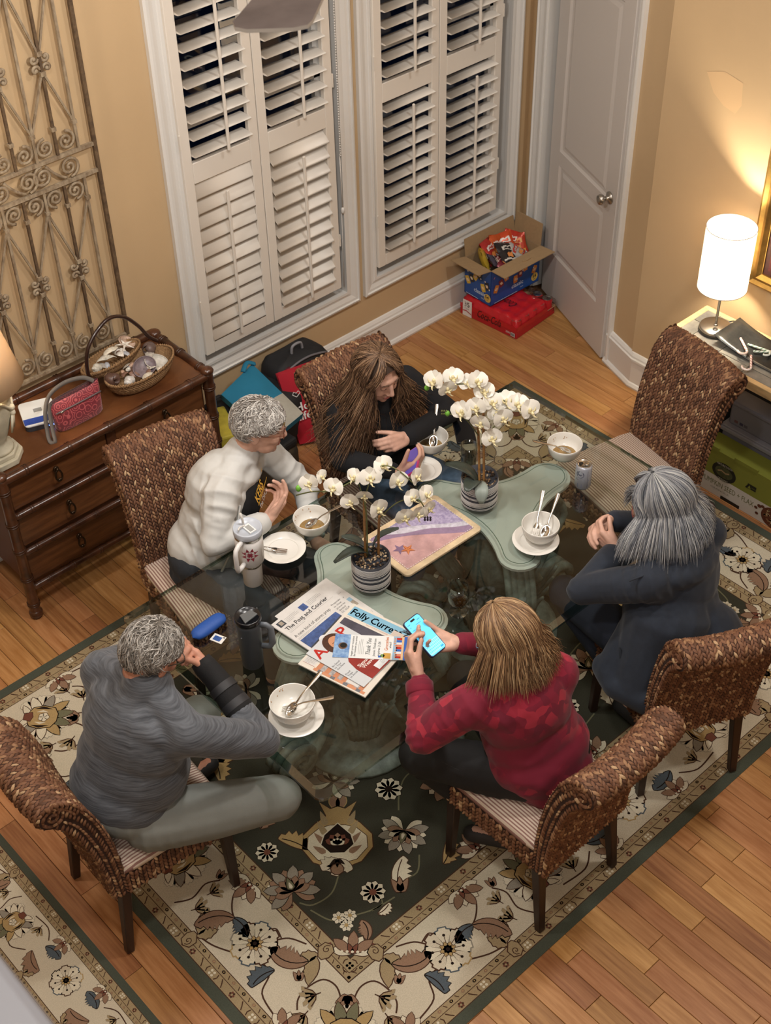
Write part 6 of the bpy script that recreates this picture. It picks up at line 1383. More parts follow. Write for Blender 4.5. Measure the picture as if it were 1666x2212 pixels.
for k in range(7): I.rect(.013, .03-.008*k, .031-.006*(k % 3), .0335-.008*k, M('can_print', '#9aa6c8', .4))
for k in range(3): I.rect(-.03, -.03-.006*k, -.012, -.027-.006*k, M('can_blue', '#3e66a8', .4))
I.rect(.013, -.040, .030, -.028, M('can_blue', '#3e66a8', .4)); I.text('Ze', -.040, -.008, .008, mb_)
I.b.v = [(math.sin(-.65+x/.0332)*.0333, -math.cos(-.65+x/.0332)*.0333, .062+y) for x, y, z in I.b.v]; I.build('can_print', cn)
# glasses ---------------------------------------------------------------------
m_gl = glassy('drinking_glass', '#eef2f0', .02, 1.45)
c = P(1012, 1010, TZ); gw = thing('water_glass', 'clear straight water glass behind the orchid with two leaves', 'glass', c)
b = MB(); b.lathe([(.0, .0), (.030, 0), (.036, .12), (.0345, .12), (.029, .012), (0, .010)], n=28); b.build('glass_body', m_gl, gw); b = MB(); b.lathe([(0, .0115), (.0285, .0115), (.031, .055), (0, .055)], n=28); b.build('water', glassy('water', '#e3eaea', .01, 1.33), gw)
c = P(990, 1322, TZ); wg = thing('wine_goblet', 'short clear goblet holding a little amber wine', 'glass', c)
b = MB(); b.lathe([(0, 0.001), (.034, 0), (.033, .003), (.010, .008), (.007, .018), (.012, .026), (.030, .045), (.041, .075), (.042, .10), (.036, .14), (.0345, .14), (.0405, .10), (.0395, .076), (.028, .046), (.010, .030), (0, .029)], n=32); b.build('glass_body', m_gl, wg)
b = MB(); b.lathe([(0, .0295), (.010, .0305), (.0278, .0465), (.035, .064), (0, .064)], n=28); b.build('wine', glassy('amber_wine', '#d9a83a', .02, 1.34), wg)
# beach-scene board ------------------------------------------------------------
A_, B_, C_ = P(1044, 1141, TZ+.012), P(940, 1066, TZ+.012), P(880, 1246, TZ+.012); ctr = (B_+C_)/2+A3(0, .0, 0); ux = unit((A_-C_)*A3(1, 1, 0))
bw, bh = np.linalg.norm(A_-C_), np.linalg.norm(A_-B_); ang_b = math.atan2(ux[1], ux[0]); ctr = C_+ux*bw/2+A3(-ux[1], ux[0], 0)*bh/2
bd = thing('serving_board', 'square stone-edged board with beach picture, starfish and dashed border', 'board', (ctr[0], ctr[1], TZ), ang_b)
b = MB(); b.prism(rr(bw/2, bh/2, .022, 7), 0, .0125); b.build('stone_slab', M('travertine', '#d9c3a0', .45, var=.25, vscale=22), bd, bevel=.003)
w2, h2 = bw/2-.026, bh/2-.026; I = Inlay(.0004, .0127)
for i in range(12):                                                    # sky, surf and sand bands of the printed beach
    pass
cs = [('#b9a1b3', 1.0, .55), ('#8f7ba0', .9, .42), ('#a58fae', .6, .3)]
I.rect(-w2, -h2, w2, h2, M('print_sand', '#c9a0a0', .5, var=.25, vscale=20), 0)
wv = lambda off, a, f, p: [(x, h2*2*(.27+off)-.96*(h2/w2)*(x+.36*w2)+a*math.sin(f*x*20+p)) for x in np.linspace(-w2*1.6, w2*1.6, 40)]
def clip(pts):
    for ax, lim, sg in ((0, w2, 1), (0, -w2, -1), (1, h2, 1), (1, -h2, -1)):
        out = []
        for i in range(len(pts)):
            p, q = pts[i-1], pts[i]; ip, iq = sg*p[ax] <= sg*lim, sg*q[ax] <= sg*lim
            if ip != iq: t = (lim-p[ax])/(q[ax]-p[ax]); out.append((p[0]+(q[0]-p[0])*t, p[1]+(q[1]-p[1])*t))
            if iq: out.append(q)
        pts = out
    return pts
far = [(w2*3, h2*4), (-w2*3, h2*4)]
I.poly(clip(wv(-.16, .012, .8, 2.4)+far), M('print_wet', '#97809c', .5, var=.2, vscale=40), 1)
I.poly(clip(wv(.0, .006, 1.6, .3)+far), M('print_foam', '#cdc9d6', .5, var=.3, vscale=50), 2)
I.poly(clip(wv(.13, .006, 1.3, 1.2)+far), M('print_sea', '#8d82a8', .5, var=.5, vscale=90, col2='#bdb2cc'), 3)
sx_, sy_ = -.248*bw, -.11*bh
st = [(.030*(1 if k % 2 == 0 else .40)*math.cos(k*PI/5+.3)+sx_, .030*(1 if k % 2 == 0 else .40)*math.sin(k*PI/5+.3)+sy_) for k in range(10)]
I.poly([(x-.022, y+.022) for x, y in st], M('print_star_shade', '#7f6886', .5), 4); I.poly(st, M('print_star', '#b5673f', .5, var=.3, vscale=90), 5)
for k in range(5): a = k*2*PI/5+.3; I.strip([(sx_, sy_), (sx_+.026*math.cos(a), sy_+.026*math.sin(a))], .003, M('print_star_light', '#d58a58', .5), 6)
mdash = M('print_dash', '#eae3da', .5)
for sgn in (-1, 1):
    n = int(2*w2/.012)
    for k in range(n): x = -w2+(k+.5)*2*w2/n; I.rect(x-.0035, sgn*(h2-.002)-.0012, x+.0035, sgn*(h2-.002)+.0012, mdash, 8)
    n = int(2*h2/.012)
    for k in range(n): y = -h2+(k+.5)*2*h2/n; I.rect(sgn*(w2-.002)-.0012, y-.0035, sgn*(w2-.002)+.0012, y+.0035, mdash, 8)
I.build('beach_picture', bd)
# orchids ------------------------------------------------------------------------
m_pet = M('orchid_petal', '#e8e4da', .55, var=.06, vscale=30); m_lip = M('orchid_lip', '#ddd0a4', .5); m_stem = M('cane_stem', '#a07544', .6, var=.4, vscale=40); m_leaf = M('orchid_leaf', '#3c4640', .4, var=.2, vscale=10); m_leaf2 = M('orchid_leaf_under', '#8d9790', .5); m_bud = M('orchid_bud', '#6fae3f', .5); m_twig = M('green_twig', '#5e6238', .6)
m_pot = M('pot_glaze', '#3a3d45', .55, bump=.2, bscale=200, bstretch=(1, 1, 8)); m_potl = M('pot_stripe', '#c9c8c6', .6)
def petal3(b, L, w, mat, cup=.25, mi=0):
    rows = []
    for t in np.linspace(0, 1, 6): ww = w*math.sin(PI*(t*.88+.08))**.7; rows.append([mat @ Vector((L*t, ww*s, cup*L*(t*t*.6)-cup*ww*s*s*.6)) for s in (-1, -.5, 0, .5, 1)])
    b.grid(rows, mi)
def orchid_flower(parent, p, n, k=1.0, roll=0., seed=0):
    p, n = Vector(p), Vector(n).normalized(); x, y, _ = frame_from(n); r_ = random.Random(seed); o = link('flower', None, parent); o.empty_display_size = .01
    F = Matrix(((x.x, y.x, n.x, p.x), (x.y, y.y, n.y, p.y), (x.z, y.z, n.z, p.z), (0, 0, 0, 1))) @ Matrix.Rotation(roll, 4, 'Z')
    b = MB()
    for a, L, w in ((PI/2, .036, .017), (PI/2+2.1, .034, .015), (PI/2-2.1, .034, .015)): petal3(b, L*k, w*k, F @ Matrix.Rotation(a, 4, 'Z') @ Matrix.Rotation(-.12, 4, 'Y'), .15)
    for a in (.18, PI-.18): petal3(b, .039*k, .027*k, F @ Matrix.Translation((0, 0, .002)) @ Matrix.Rotation(a+r_.uniform(-.1, .1), 4, 'Z') @ Matrix.Rotation(-.18, 4, 'Y'), .2)
    b.build('petals', m_pet, o)
    b = MB(); R = F.to_3x3()
    b.ell(F @ Vector((0, 0, .008*k)), (.006*k, .006*k, .008*k), 8, 6); b.ell(F @ Vector((0, -.012*k, .012*k)), (.006*k, .010*k, .006*k), 8, 6)
    for s in (-1, 1): b.tube([F @ Vector((0, -.008*k, .010*k)), F @ Vector((s*.012*k, -.006*k, .016*k)), F @ Vector((s*.014*k, .004*k, .022*k))], [.004*k, .0035*k, .0012*k], 6)
    b.tube([F @ Vector((0, -.018*k, .014*k)), F @ Vector((.004*k, -.028*k, .018*k)), F @ Vector((.010*k, -.030*k, .022*k))], [.004*k, .002*k, .001*k], 6); b.build('lip', m_lip, o)
def orchid(label, c, r, h, sprays, flowers, leaves, buds, seed):
    t = thing('potted_orchid', label, 'orchid', (c[0], c[1], TZ), 0); loc = lambda p: (p[0]-c[0], p[1]-c[1], p[2]-TZ)
    b = MB(); b.lathe([(r*.93, 0), (r*.97, .004), (r, h*.3), (r*1.02, h), (r*.96, h), (r*.95, h*.86), (0, h*.86)], n=40); pot = b.build('pot', m_pot, t)
    b = MB()
    for z in (.08, .12, .20, .24, .27, .30, .33, .36, .48, .52, .64, .70, .74, .78, .82, .86, .90):
        if .37 < z < .47 or .53 < z < .63: continue
        b.lathe([(r*(.985 if z < .3 else 1.0)+.0012, h*z-.0016), (r*(1.0+.02*z)+.0016, h*z-.0008), (r*(1.0+.02*z)+.0016, h*z+.0008), (r+.0012, h*z+.0016)], n=40)
    b.f = [f for f in b.f if len(f) == 4]; b.m = b.m[:len(b.f)]; b.s = b.s[:len(b.f)]; b.build('pot_stripes', m_potl, pot)
    b = MB(); r_ = random.Random(seed)
    for q in range(120): a = r_.uniform(0, 6.28); rr0 = r*.92*math.sqrt(r_.random()); b.ell((rr0*math.cos(a), rr0*math.sin(a), h*.88+r_.uniform(0, .008)), (r_.uniform(.003, .007), r_.uniform(.003, .006), .004), 6, 4, r_.randrange(3))
    g = b.build('pebbles', [M('bark_dark', '#3a2b20', .9), M('bark_mid', '#7a6249', .9), M('bark_light', '#b8a488', .9)], t); g['kind'] = 'stuff'
    for pts, rad, m in sprays: b = MB(); b.tube([loc(p) for p in crv(*pts)], rad, 8); b.build('stem', m, t)
    for i, (p, n, k, ro) in enumerate(flowers): orchid_flower(t, loc(p), n, k, ro, seed+i)
    for p, q, w, cv, m in leaves:
        p, q = Vector(loc(p)), Vector(loc(q)); d = q-p; L = d.length; x = d.normalized(); y = Vector((0, 0, 1)).cross(x).normalized(); z = x.cross(y); F = Matrix(((x.x, y.x, z.x, p.x), (x.y, y.y, z.y, p.y), (x.z, y.z, z.z, p.z), (0, 0, 0, 1)))
        rows = []
        for u in np.linspace(0, 1, 9): ww = w*math.sin(PI*(u*.90+.06))**.6; rows.append([F @ Vector((L*u, ww*s, cv*math.sin(PI*u)+.18*ww*abs(s))) for s in (-1, -.55, -.1, 0, .1, .55, 1)])
        b = MB(); b.grid(rows); o = b.build('leaf', m, t); sm = o.modifiers.new('t', 'SOLIDIFY'); sm.thickness = .003
    for p, rr0, m in buds: b = MB(); b.ell(loc(p), (rr0, rr0, rr0*1.25), 8, 6); b.build('bud', m, t)
    return t
def pl(c, x, y, off=0.):
    """point on the upright plane through c that faces the viewer, moved off metres toward the viewer"""
    n = unit(A3(c[0], c[1], 0)); d = _ray(x, y); o = np.array([0, 0, CAM_H]); tt = np.dot(A3(c[0], c[1], .8)-n*off-o, n)/np.dot(d, n); return o+tt*d
VW = lambda c: unit(A3(-c[0], -c[1], 2.4))
c = P(803, 1255, TZ); v = VW(c); rt_ = unit(A3(c[1], -c[0], 0))
def F_(x, y, off, turn, tilt, k=1., ro=0.): return (pl(c, x, y, off), unit(v+rt_*turn+A3(0, 0, tilt)), k, ro)
fl1 = [F_(668, 1042, .02, -.2, -.2, .95, .3), F_(692, 1030, .0, 1.2, .1, .75, .2), F_(722, 1052, .03, -.3, 0, 1.0, -.2), F_(757, 1082, .06, -.2, -.4, .95, .5), F_(768, 1030, .0, -.9, .3, .9, 0), F_(800, 1030, .03, 0, -.1, 1.1, .1), F_(826, 1005, .0, .4, .2, 1.0, .3), F_(858, 1038, .05, .5, -.2, 1.05, -.2),
       F_(897, 1030, .06, 1.2, 0, .9, .2), F_(815, 1098, .08, .6, -.3, 1.05, .2), F_(788, 1068, .05, -.1, -.8, .85, 0), F_(888, 1075, .09, .5, .0, .9, .4), F_(918, 1068, .1, 1.0, .3, .95, 0), F_(875, 1115, .09, .1, -.4, 1.0, .2), F_(903, 1108, .12, .4, -.5, .9, -.3), F_(925, 1098, .1, .8, -.3, .8, .3)]
bc = A3(c[0], c[1], 0)
s1 = [(P(790, 1205, TZ+.11), pl(c, 788, 1150, 0), pl(c, 786, 1070, .0)), (P(818, 1200, TZ+.11), pl(c, 818, 1150, 0), pl(c, 820, 1115, .03))]
sp1 = [(s1[0], .0048, m_stem), (s1[1], .0048, m_stem), ((pl(c, 786, 1090), pl(c, 770, 1040, .01), pl(c, 722, 1060, .02), pl(c, 675, 1062, .01), pl(c, 640, 1070, .0)), .0024, m_twig), ((pl(c, 786, 1080), pl(c, 812, 1015, .0), pl(c, 850, 1010, .03), pl(c, 900, 1050, .05)), .0024, m_twig), ((pl(c, 820, 1120, .03), pl(c, 860, 1085, .06), pl(c, 905, 1080, .09), pl(c, 925, 1120, .1)), .0022, m_twig), ((P(794, 1205, TZ+.11), pl(c, 792, 1120, .01), pl(c, 787, 1075)), .003, m_twig)]
lv1 = [(P(800, 1200, TZ+.11), pl(c, 722, 1216, .06), .022, .04, m_leaf), (P(795, 1195, TZ+.11), pl(c, 738, 1160, -.02), .024, .02, m_leaf), (P(805, 1195, TZ+.11), pl(c, 862, 1142, -.02), .020, .03, m_leaf)]
orchid('white orchid in a striped grey pot beside the newspapers', c, .072, .130, sp1, fl1, lv1, [(pl(c, 645, 1055), .011, m_bud), (pl(c, 700, 1062, .01), .006, m_lip)]+[(pl(c, 918+6*(i % 3), 1118+5*(i//3), .1), .0042, M('bud_dark', '#2d2430', .6)) for i in range(6)], 3)
c = P(1035, 1082, TZ); v = VW(c); rt_ = unit(A3(c[1], -c[0], 0))
fl2 = [F_(940, 822, .02, -.6, .1, 1.15, .2), F_(978, 815, .0, .2, .3, 1.1, 0), F_(966, 838, .03, .3, -.5, 1.0, .3), F_(1012, 826, .0, -.2, .3, 1.0, .4), F_(1030, 822, .02, .5, .2, 1.1, -.2), F_(1000, 888, .05, -.5, 0, 1.2, .2), F_(1045, 845, .02, .2, .4, 1.1, 0), F_(1030, 878, .06, -.3, -.2, 1.1, .3), F_(1062, 868, .04, .4, .2, 1.1, 0),
       F_(1095, 866, .02, .0, .4, 1.2, .2), F_(1118, 872, .03, .3, .3, 1.15, -.2), F_(1143, 885, .05, .6, .1, 1.15, .1), F_(1085, 902, .07, .4, -.3, 1.1, .3), F_(1040, 912, .08, -.3, -.5, 1.1, 0), F_(1062, 945, .09, .2, -.1, 1.1, .2), F_(1072, 890, .05, .1, -.2, .95, .4)]
sp2 = [((P(1036, 1045, TZ+.11), pl(c, 1035, 980), pl(c, 1033, 920, .01)), .0050, m_stem), ((P(1046, 1045, TZ+.11), pl(c, 1045, 950), pl(c, 1044, 862, 0)), .0050, m_stem), ((pl(c, 1044, 870), pl(c, 1020, 835, .0), pl(c, 985, 830, .01), pl(c, 930, 840, .01)), .0024, m_twig), ((pl(c, 1044, 880), pl(c, 1075, 862, .02), pl(c, 1120, 880, .03)), .0024, m_twig), ((pl(c, 1033, 940, .01), pl(c, 1005, 905, .04), pl(c, 965, 893, .04)), .0024, m_twig), ((pl(c, 1040, 960, .01), pl(c, 1060, 930, .06), pl(c, 1085, 905, .06)), .0022, m_twig)]
lv2 = [(P(1035, 1045, TZ+.11), pl(c, 962, 1003, .0), .028, .03, m_leaf), (P(1030, 1040, TZ+.11), pl(c, 1008, 1062, .11), .032, .02, m_leaf), (P(1040, 1040, TZ+.13), pl(c, 1040, 1088, .10), .027, .03, m_leaf2)]
orchid('white orchid in a striped grey pot standing over the far pedestal, nearer the window wall', c, .072, .130, sp2, fl2, lv2, [(pl(c, 922, 838), .010, m_bud), (pl(c, 967, 893, .04), .010, m_bud)]+[(pl(c, 955+5*(i % 3), 888+6*(i//3), .04), .004, m_twig) for i in range(5)], 9)
# printed matter -------------------------------------------------------------------
m_news = M('newsprint', '#d3d0cc', .9, var=.05, vscale=40); m_news2 = M('newsprint_pale', '#d9d2c6', .9); m_ink = M('ink', '#2b2b2e', .9); m_inkg = M('ink_grey', '#8a8988', .9)
def paper(name, label, cat, bl, deg, w, h, th, m, z, pages=1):
    """paper lying flat: bl = bottom-left corner as read, deg = reading direction"""
    t = thing(name, label, cat, (bl[0], bl[1], z), math.radians(deg)); r_ = random.Random(int(w*1e4))
    for i in range(pages):
        o = r_.uniform(-.0022, .0022); q = r_.uniform(-.002, .002)
        if i == pages-1: o = q = 0
        b = MB(); b.bbox((o, q, th*i/pages), (w+o, h+q, th*(i+1)/pages-.0002)); b.build('page' if pages > 1 else 'sheet', m, t)
    return t, Inlay(.0002, th+.0002)
def rules(I, x0, x1, y, n, dy, m=None, hgt=.0011, seed=1):
    r_ = random.Random(seed)
    for k in range(n): I.rect(x0, y-k*dy, x0+(x1-x0)*(r_.uniform(.82, 1) if k < n-1 else .5), y-k*dy+hgt, m or m_inkg)
ph = M('photo_sky', '#8fb0c4', .6); pdk = M('photo_dark', '#3b4048', .6, var=.4, vscale=70); pst = M('photo_stone', '#a59a8b', .6, var=.3, vscale=70); pbl = M('photo_blue', '#41598f', .6, var=.4, vscale=60); pwh = M('photo_white', '#d7d8da', .6)
t, I = paper('newspaper', 'newspaper section marked 26 with a small street photo, farthest of the heap', 'newspaper', (2.058, 2.627), 4.5, .268, .30, .0022, m_news, TZ, 2)
I.text('26', .195, .245, .026, M('ink_teal', '#7b8d90', .9)); rules(I, .196, .235, .236, 3, .0055); rules(I, .20, .262, .205, 2, .006)
I.rect(.195, .115, .255, .165, pst); I.rect(.195, .145, .255, .165, ph, 1); I.text('The day', .20, .178, .009, m_ink); I.text('A-F', .215, .075, .010, m_ink); rules(I, .19, .262, .06, 6, .006); rules(I, .01, .18, .27, 9, .008); I.build('print', t)
t, I = paper('newspaper', 'local newspaper front page with the headline A new kind of storm prep', 'newspaper', (2.030, 2.588), 6.5, .272, .312, .005, m_news, TZ+.0026, 4)
I.text('The Post and Courier', .018, .243, .018, m_ink, bold=True, fit=.215); I.rect(.018, .236, .25, .2364, m_ink); I.disc(.10, .2385, .004, m_inkg)
I.rect(.012, .272, .042, .300, pdk); I.rect(.020, .278, .036, .296, pst, 1); I.rect(.125, .268, .155, .298, pbl); rules(I, .05, .115, .292, 4, .0065); rules(I, .165, .235, .292, 4, .0065)
rules(I, .018, .17, .229, 1, .005); I.text('A new kind of storm prep', .012, .196, .0145, m_ink, fit=.185); rules(I, .012, .19, .186, 2, .005)
for k, s_ in enumerate(('Proposals', 'to close', 'primaries', 'divided', 'SC GOP')): I.text(s_, .212, .205-.0135*k, .0085, m_ink)
rules(I, .212, .262, .138, 14, .006)
I.rect(.012, .06, .20, .176, pdk); I.poly([(.012, .125), (.2, .15), (.2, .176), (.012, .176)], pbl, 1); I.disc(.075, .115, .020, pwh, 2); I.disc(.085, .105, .015, pst, 3); I.poly([(.03, .09), (.12, .10), (.10, .062), (.03, .062)], pst, 1)
I.build('print', t)
# community paper with palm-tree masthead
t, I = paper('newspaper', 'community paper with palm masthead reading Folly Current, under the magazine', 'newspaper', (1.941, 2.680), -75.7, .287, .352, .006, m_news2, TZ+.0078, 4)
msky = M('print_sky', '#7fb2cc', .6); msun = M('print_sunset', '#d89a78', .6); I.rect(.012, .292, .275, .342, msky); I.rect(.20, .292, .275, .318, M('print_haze', '#c5b9ae', .6), 1)
I.text('Folly Current', .016, .302, .030, m_ink, bold=True, fit=.215); I.disc(.262, .305, .014, msun, 3); I.strip([(.245, .292), (.248, .312), (.256, .328)], .005, m_ink, 4)
for a in (.2, .9, 1.7, 2.5, 3.1): I.strip([(.256, .328), (.256+.02*math.cos(a), .328+.014*math.sin(a)), (.256+.034*math.cos(a), .322+.018*math.sin(a))], [.004, .005, .001], m_ink, 5)
rules(I, .014, .06, .284, 1, .004); I.text("FOLLY'S MONTHLY NEWSPAPER", .10, .2835, .0045, M('ink_red', '#a8473c', .9))
I.rect(.012, .20, .245, .276, M('photo_dusk', '#4b4854', .6, var=.3, vscale=30)); I.rect(.25, .25, .275, .276, m_news); rules(I, .251, .274, .272, 5, .005)
for k in range(12): I.rect(.06+.018*k, .006+.0*k, .078+.018*k, .018, (M('print_terracotta', '#c98a66', .7), M('print_slate', '#6f7076', .7, var=.4, vscale=90))[k % 3 == 1], 1)
for k in range(11): I.rect(.065+.018*k, .018, .083+.018*k, .06, (M('print_terracotta2', '#bf7f5c', .7), M('print_paleslate', '#a9a5a4', .7, var=.4, vscale=90))[k % 2], 1)
I.rect(.008, .02, .056, .062, m_news); rules(I, .011, .053, .055, 6, .006); I.rect(.007, .0195, .057, .0205, M('ink_red', '#a8473c', .9), 2); I.rect(.007, .0615, .057, .0625, M('ink_red', '#a8473c', .9), 2); I.rect(.19, .022, .24, .16, m_news, 2); rules(I, .195, .235, .15, 18, .007)
I.build('print', t)
# magazine
t, I = paper('magazine', 'glossy magazine with large red title and a woman in a red blouse on the cover', 'magazine', (2.036, 2.436), 10, .188, .262, .004, M('mag_cover', '#c9cdd0', .35), TZ+.0152, 2)
mred = M('mag_red', '#b3261f', .35); mblo = M('mag_blouse', '#8f2a22', .4, var=.2, vscale=25); mhr = M('mag_hair', '#4a2c1e', .4, var=.4, vscale=60, stretch=(1, 4, 1)); mskin = M('mag_skin', '#c7906f', .4)
I.text('AARP', .008, .203, .046, mred, bold=True, fit=.172)
I.poly([(.048, .0), (.048, .07), (.06, .115), (.085, .14), (.12, .15), (.16, .14), (.188, .12), (.188, 0)], mblo, 1); I.poly([(.10, .15), (.13, .175), (.155, .15), (.135, .118)], mskin, 2); I.poly([(.10, .15), (.135, .118), (.112, .112)], mred, 3)
I.poly([(.082+.045*math.cos(a)+.02, .208+.052*math.sin(a)) for a in np.linspace(0, 2*PI, 22)[:-1]], mhr, 3); I.poly([(.108+.028*math.cos(a), .204+.038*math.sin(a)) for a in np.linspace(0, 2*PI, 20)[:-1]], mskin, 4)
for sx in (-.011, .011): I.strip([(.108+sx-.006, .214), (.108+sx+.006, .2145)], .0022, mhr, 5)
I.strip([(.098, .186), (.108, .183), (.118, .186)], .003, mred, 5); I.strip([(.108, .208), (.111, .197)], .002, M('mag_shade', '#a87457', .4), 5)
for k, s_ in enumerate(('Be Good', 'to Your', 'Gut Now')): I.text(s_, .006, .142-.011*k, .0075, m_ink)
for k, s_ in enumerate(('Fraud', 'Traps', 'to Avoid')): I.text(s_, .006, .082-.011*k, .0075, m_ink)
mpw = M('mag_white', '#e4dcd6', .4); I.text('Sigourney', .062, .066, .014, mpw, bold=True, layer=3); I.text('Weaver', .068, .050, .014, mpw, bold=True, layer=3); rules(I, .072, .125, .043, 4, .0055, mpw); I.rect(.098, .006, .182, .034, M('label_white', '#dcdfe2', .4), 3); I.lay = 4; rules(I, .125, .155, .026, 3, .006); I.lay = 0; I.build('print', t)
# door-hanger flyer
t, I = paper('flyer', 'blue and white thank-you flyer with hanger hole on top of the heap', 'flyer', (2.232, 2.416), 43, .112, .272, .0012, M('flyer_white', '#dfe2e2', .4), TZ+.0205)
fb = M('flyer_blue', '#3d6fb3', .4, var=.3, vscale=40, col2='#9fbfdc'); fs = M('flyer_band', '#2f63b8', .4); I.rect(0, .215, .112, .272, fb); I.disc(.056, .240, .0165, M('flyer_hole_rim', '#6a4a33', .5), 1); I.disc(.058, .238, .012, M('flyer_hole', '#15130f', .8), 2); I.rect(0, 0, .112, .022, fs, 1); rules(I, .02, .095, .015, 3, .005, M('flyer_pale', '#a9c6ea', .4))
I.lay = 1; I.text('begin your vacation', .008, .202, .0075, m_ink, fit=.096); I.text('the moment you arrive!', .008, .191, .0075, m_ink, fit=.098); rules(I, .02, .095, .182, 4, .006)
I.text('Thank You', .016, .140, .0165, m_ink, shear=.25, fit=.08); I.text('Jessie Thinkram', .012, .122, .009, m_ink, shear=.2, fit=.085); I.text('expires 2-26', .012, .106, .009, m_ink, shear=.2, fit=.07)
I.text('Groceries', .042, .078, .012, M('ink_orange', '#c9733b', .5), bold=True, fit=.064); I.text('ahead!', .055, .067, .008, m_ink); I.rect(.004, .066, .030, .092, M('jar_gold', '#c59a45', .5)); I.disc(.017, .095, .008, M('jar_green', '#6f8f4a', .5)); I.rect(.008, .10, .017, .110, fs)
I.rect(.0, .022, .112, .060, M('flyer_scene', '#8fb3cf', .5)); I.rect(0, .022, .112, .036, M('flyer_sand', '#d9b78d', .5), 2); r_ = random.Random(4)
for k in range(9): x = .012+.011*k; I.disc(x, .052+r_.uniform(-.004, .004), .004, mskin, 3, 8); I.rect(x-.005, .030, x+.005, .049, (mred, M('flyer_coral', '#d77a5a', .5), pwh, fs)[k % 4], 3)
I.build('print', t)
# spectacles case and packet, girl's phone etc.
c = P(452, 1356, TZ+.012); ec = thing('glasses_case', 'royal blue soft spectacles case lying by the hands of the grey shirt', 'case', (c[0], c[1], TZ), math.radians(4)); b = MB(); rows = []
for u in np.linspace(-1, 1, 13): rows.append([(.078*u, .030*(1-abs(u)**5)**.5*math.cos(a)+.001, .020+.0195*(1-abs(u)**4)**.5*math.sin(a)) for a in np.linspace(0, 2*PI, 17)[:-1]])
b.grid(rows, wrap=True); b.build('case_body', M('royal_blue', '#1f4f9f', .6, bump=.1, bscale=200), ec)
b = MB(); b.tube([(.078*u*.9, .030*(1-abs(u*.9)**5)**.5, .020) for u in np.linspace(-1, 1, 12)], .0015, 5); b.build('case_seam', M('royal_dark', '#17386f', .6), ec)
t, I = paper('packet', 'small white packet with a blue panel beside the spectacles case', 'packet', P(478, 1392, TZ)[:2], 20, .036, .050, .002, m_cer, TZ)
I.rect(.006, .012, .028, .042, M('packet_blue', '#31589c', .5)); rules(I, .008, .026, .036, 4, .006, M('packet_pale', '#9fb5da', .5)); I.poly([(.026, .004), (.034, .004), (.030, .012)], m_ink); I.build('print', t)
# phones
def phone(label, ctr, u, v, col, screen, k=1., glow=0, ui=None):
    """slab with camera-free front; u across, v up the screen"""
    t = thing('phone', label, 'phone', ctr); mt = plane_mat(ctr, u, v); t.matrix_world = mt
    b = MB(); b.prism(rr(.038*k, .078*k, .010, 5), -.0055, .0055); b.build('phone_case', M('case_'+col[1:], col, .45), t, bevel=.002)
    I = Inlay(.0002, .0058); I.poly(rr(.0350*k, .0745*k, .0085, 5), screen); 
    if ui: ui(I)
    I.build('screen', t); return t
msc = M('screen_lit', '#4fb8e8', .3, emit='#5cc4f0', estr=.75); msc2 = M('screen_key', '#7fd0f2', .3, emit='#86d8f6', estr=1.0); msc3 = M('screen_ink', '#1d5f86', .3, emit='#2a7aa8', estr=.6); mblk = M('screen_black', '#0b0d12', .12)
def ui(I):
    I.poly([(x+0, y+.066) for x, y in rr(.010, .0035, .003, 4)], mblk, 2); I.rect(-.030, .058, -.018, .060, msc3, 2); I.rect(.016, .058, .028, .060, msc3, 2); I.text('Aa', -.028, .046, .004, msc3, layer=2); I.rect(.0, .046, .022, .0475, msc3, 2); I.rect(-.028, .034, -.016, .0355, msc3, 2); I.rect(-.028, .028, -.012, .0295, msc3, 2)
    I.rect(-.034, -.070, .034, -.026, msc2, 2)
    for r_ in range(4):
        for k in range(9): I.rect(-.031+.0070*k, -.036-.0095*r_, -.0262+.0070*k, -.0295-.0095*r_, msc, 3)
    I.rect(.018, -.068, .031, -.061, M('screen_send', '#1e8fe0', .3, emit='#1b8ce6', estr=1.0), 4)
pu, pv = unit(P(957, 1398, .915)-P(925, 1425, .915)), unit(P(902, 1325, .965)-P(938, 1418, .90)); pc_ = P(917, 1373, .932)
phone('phone with bright blue screen and keyboard held in the hands of the crimson top', pc_+A3(0, 0, .0), P(955, 1400, .91)-P(925, 1424, .91), P(903, 1323, .965)-P(940, 1412, .90), '#1d2b4a', msc, 1.0, 1, ui)
phone('pink and purple phone held up by the long-haired person', P(893, 996, .862), (.35, -.55, .65), (.75, .60, .1), '#c9457f', M('screen_violet', '#5a4fb0', .2, emit='#6a5fd0', estr=.15), .95)
c = P(1003, 930, TZ+.006); t = phone('black phone lying face up behind the water glass', c, (.8, -.6, 0), (.55, .75, 0), '#17181c', mblk, 1.1)
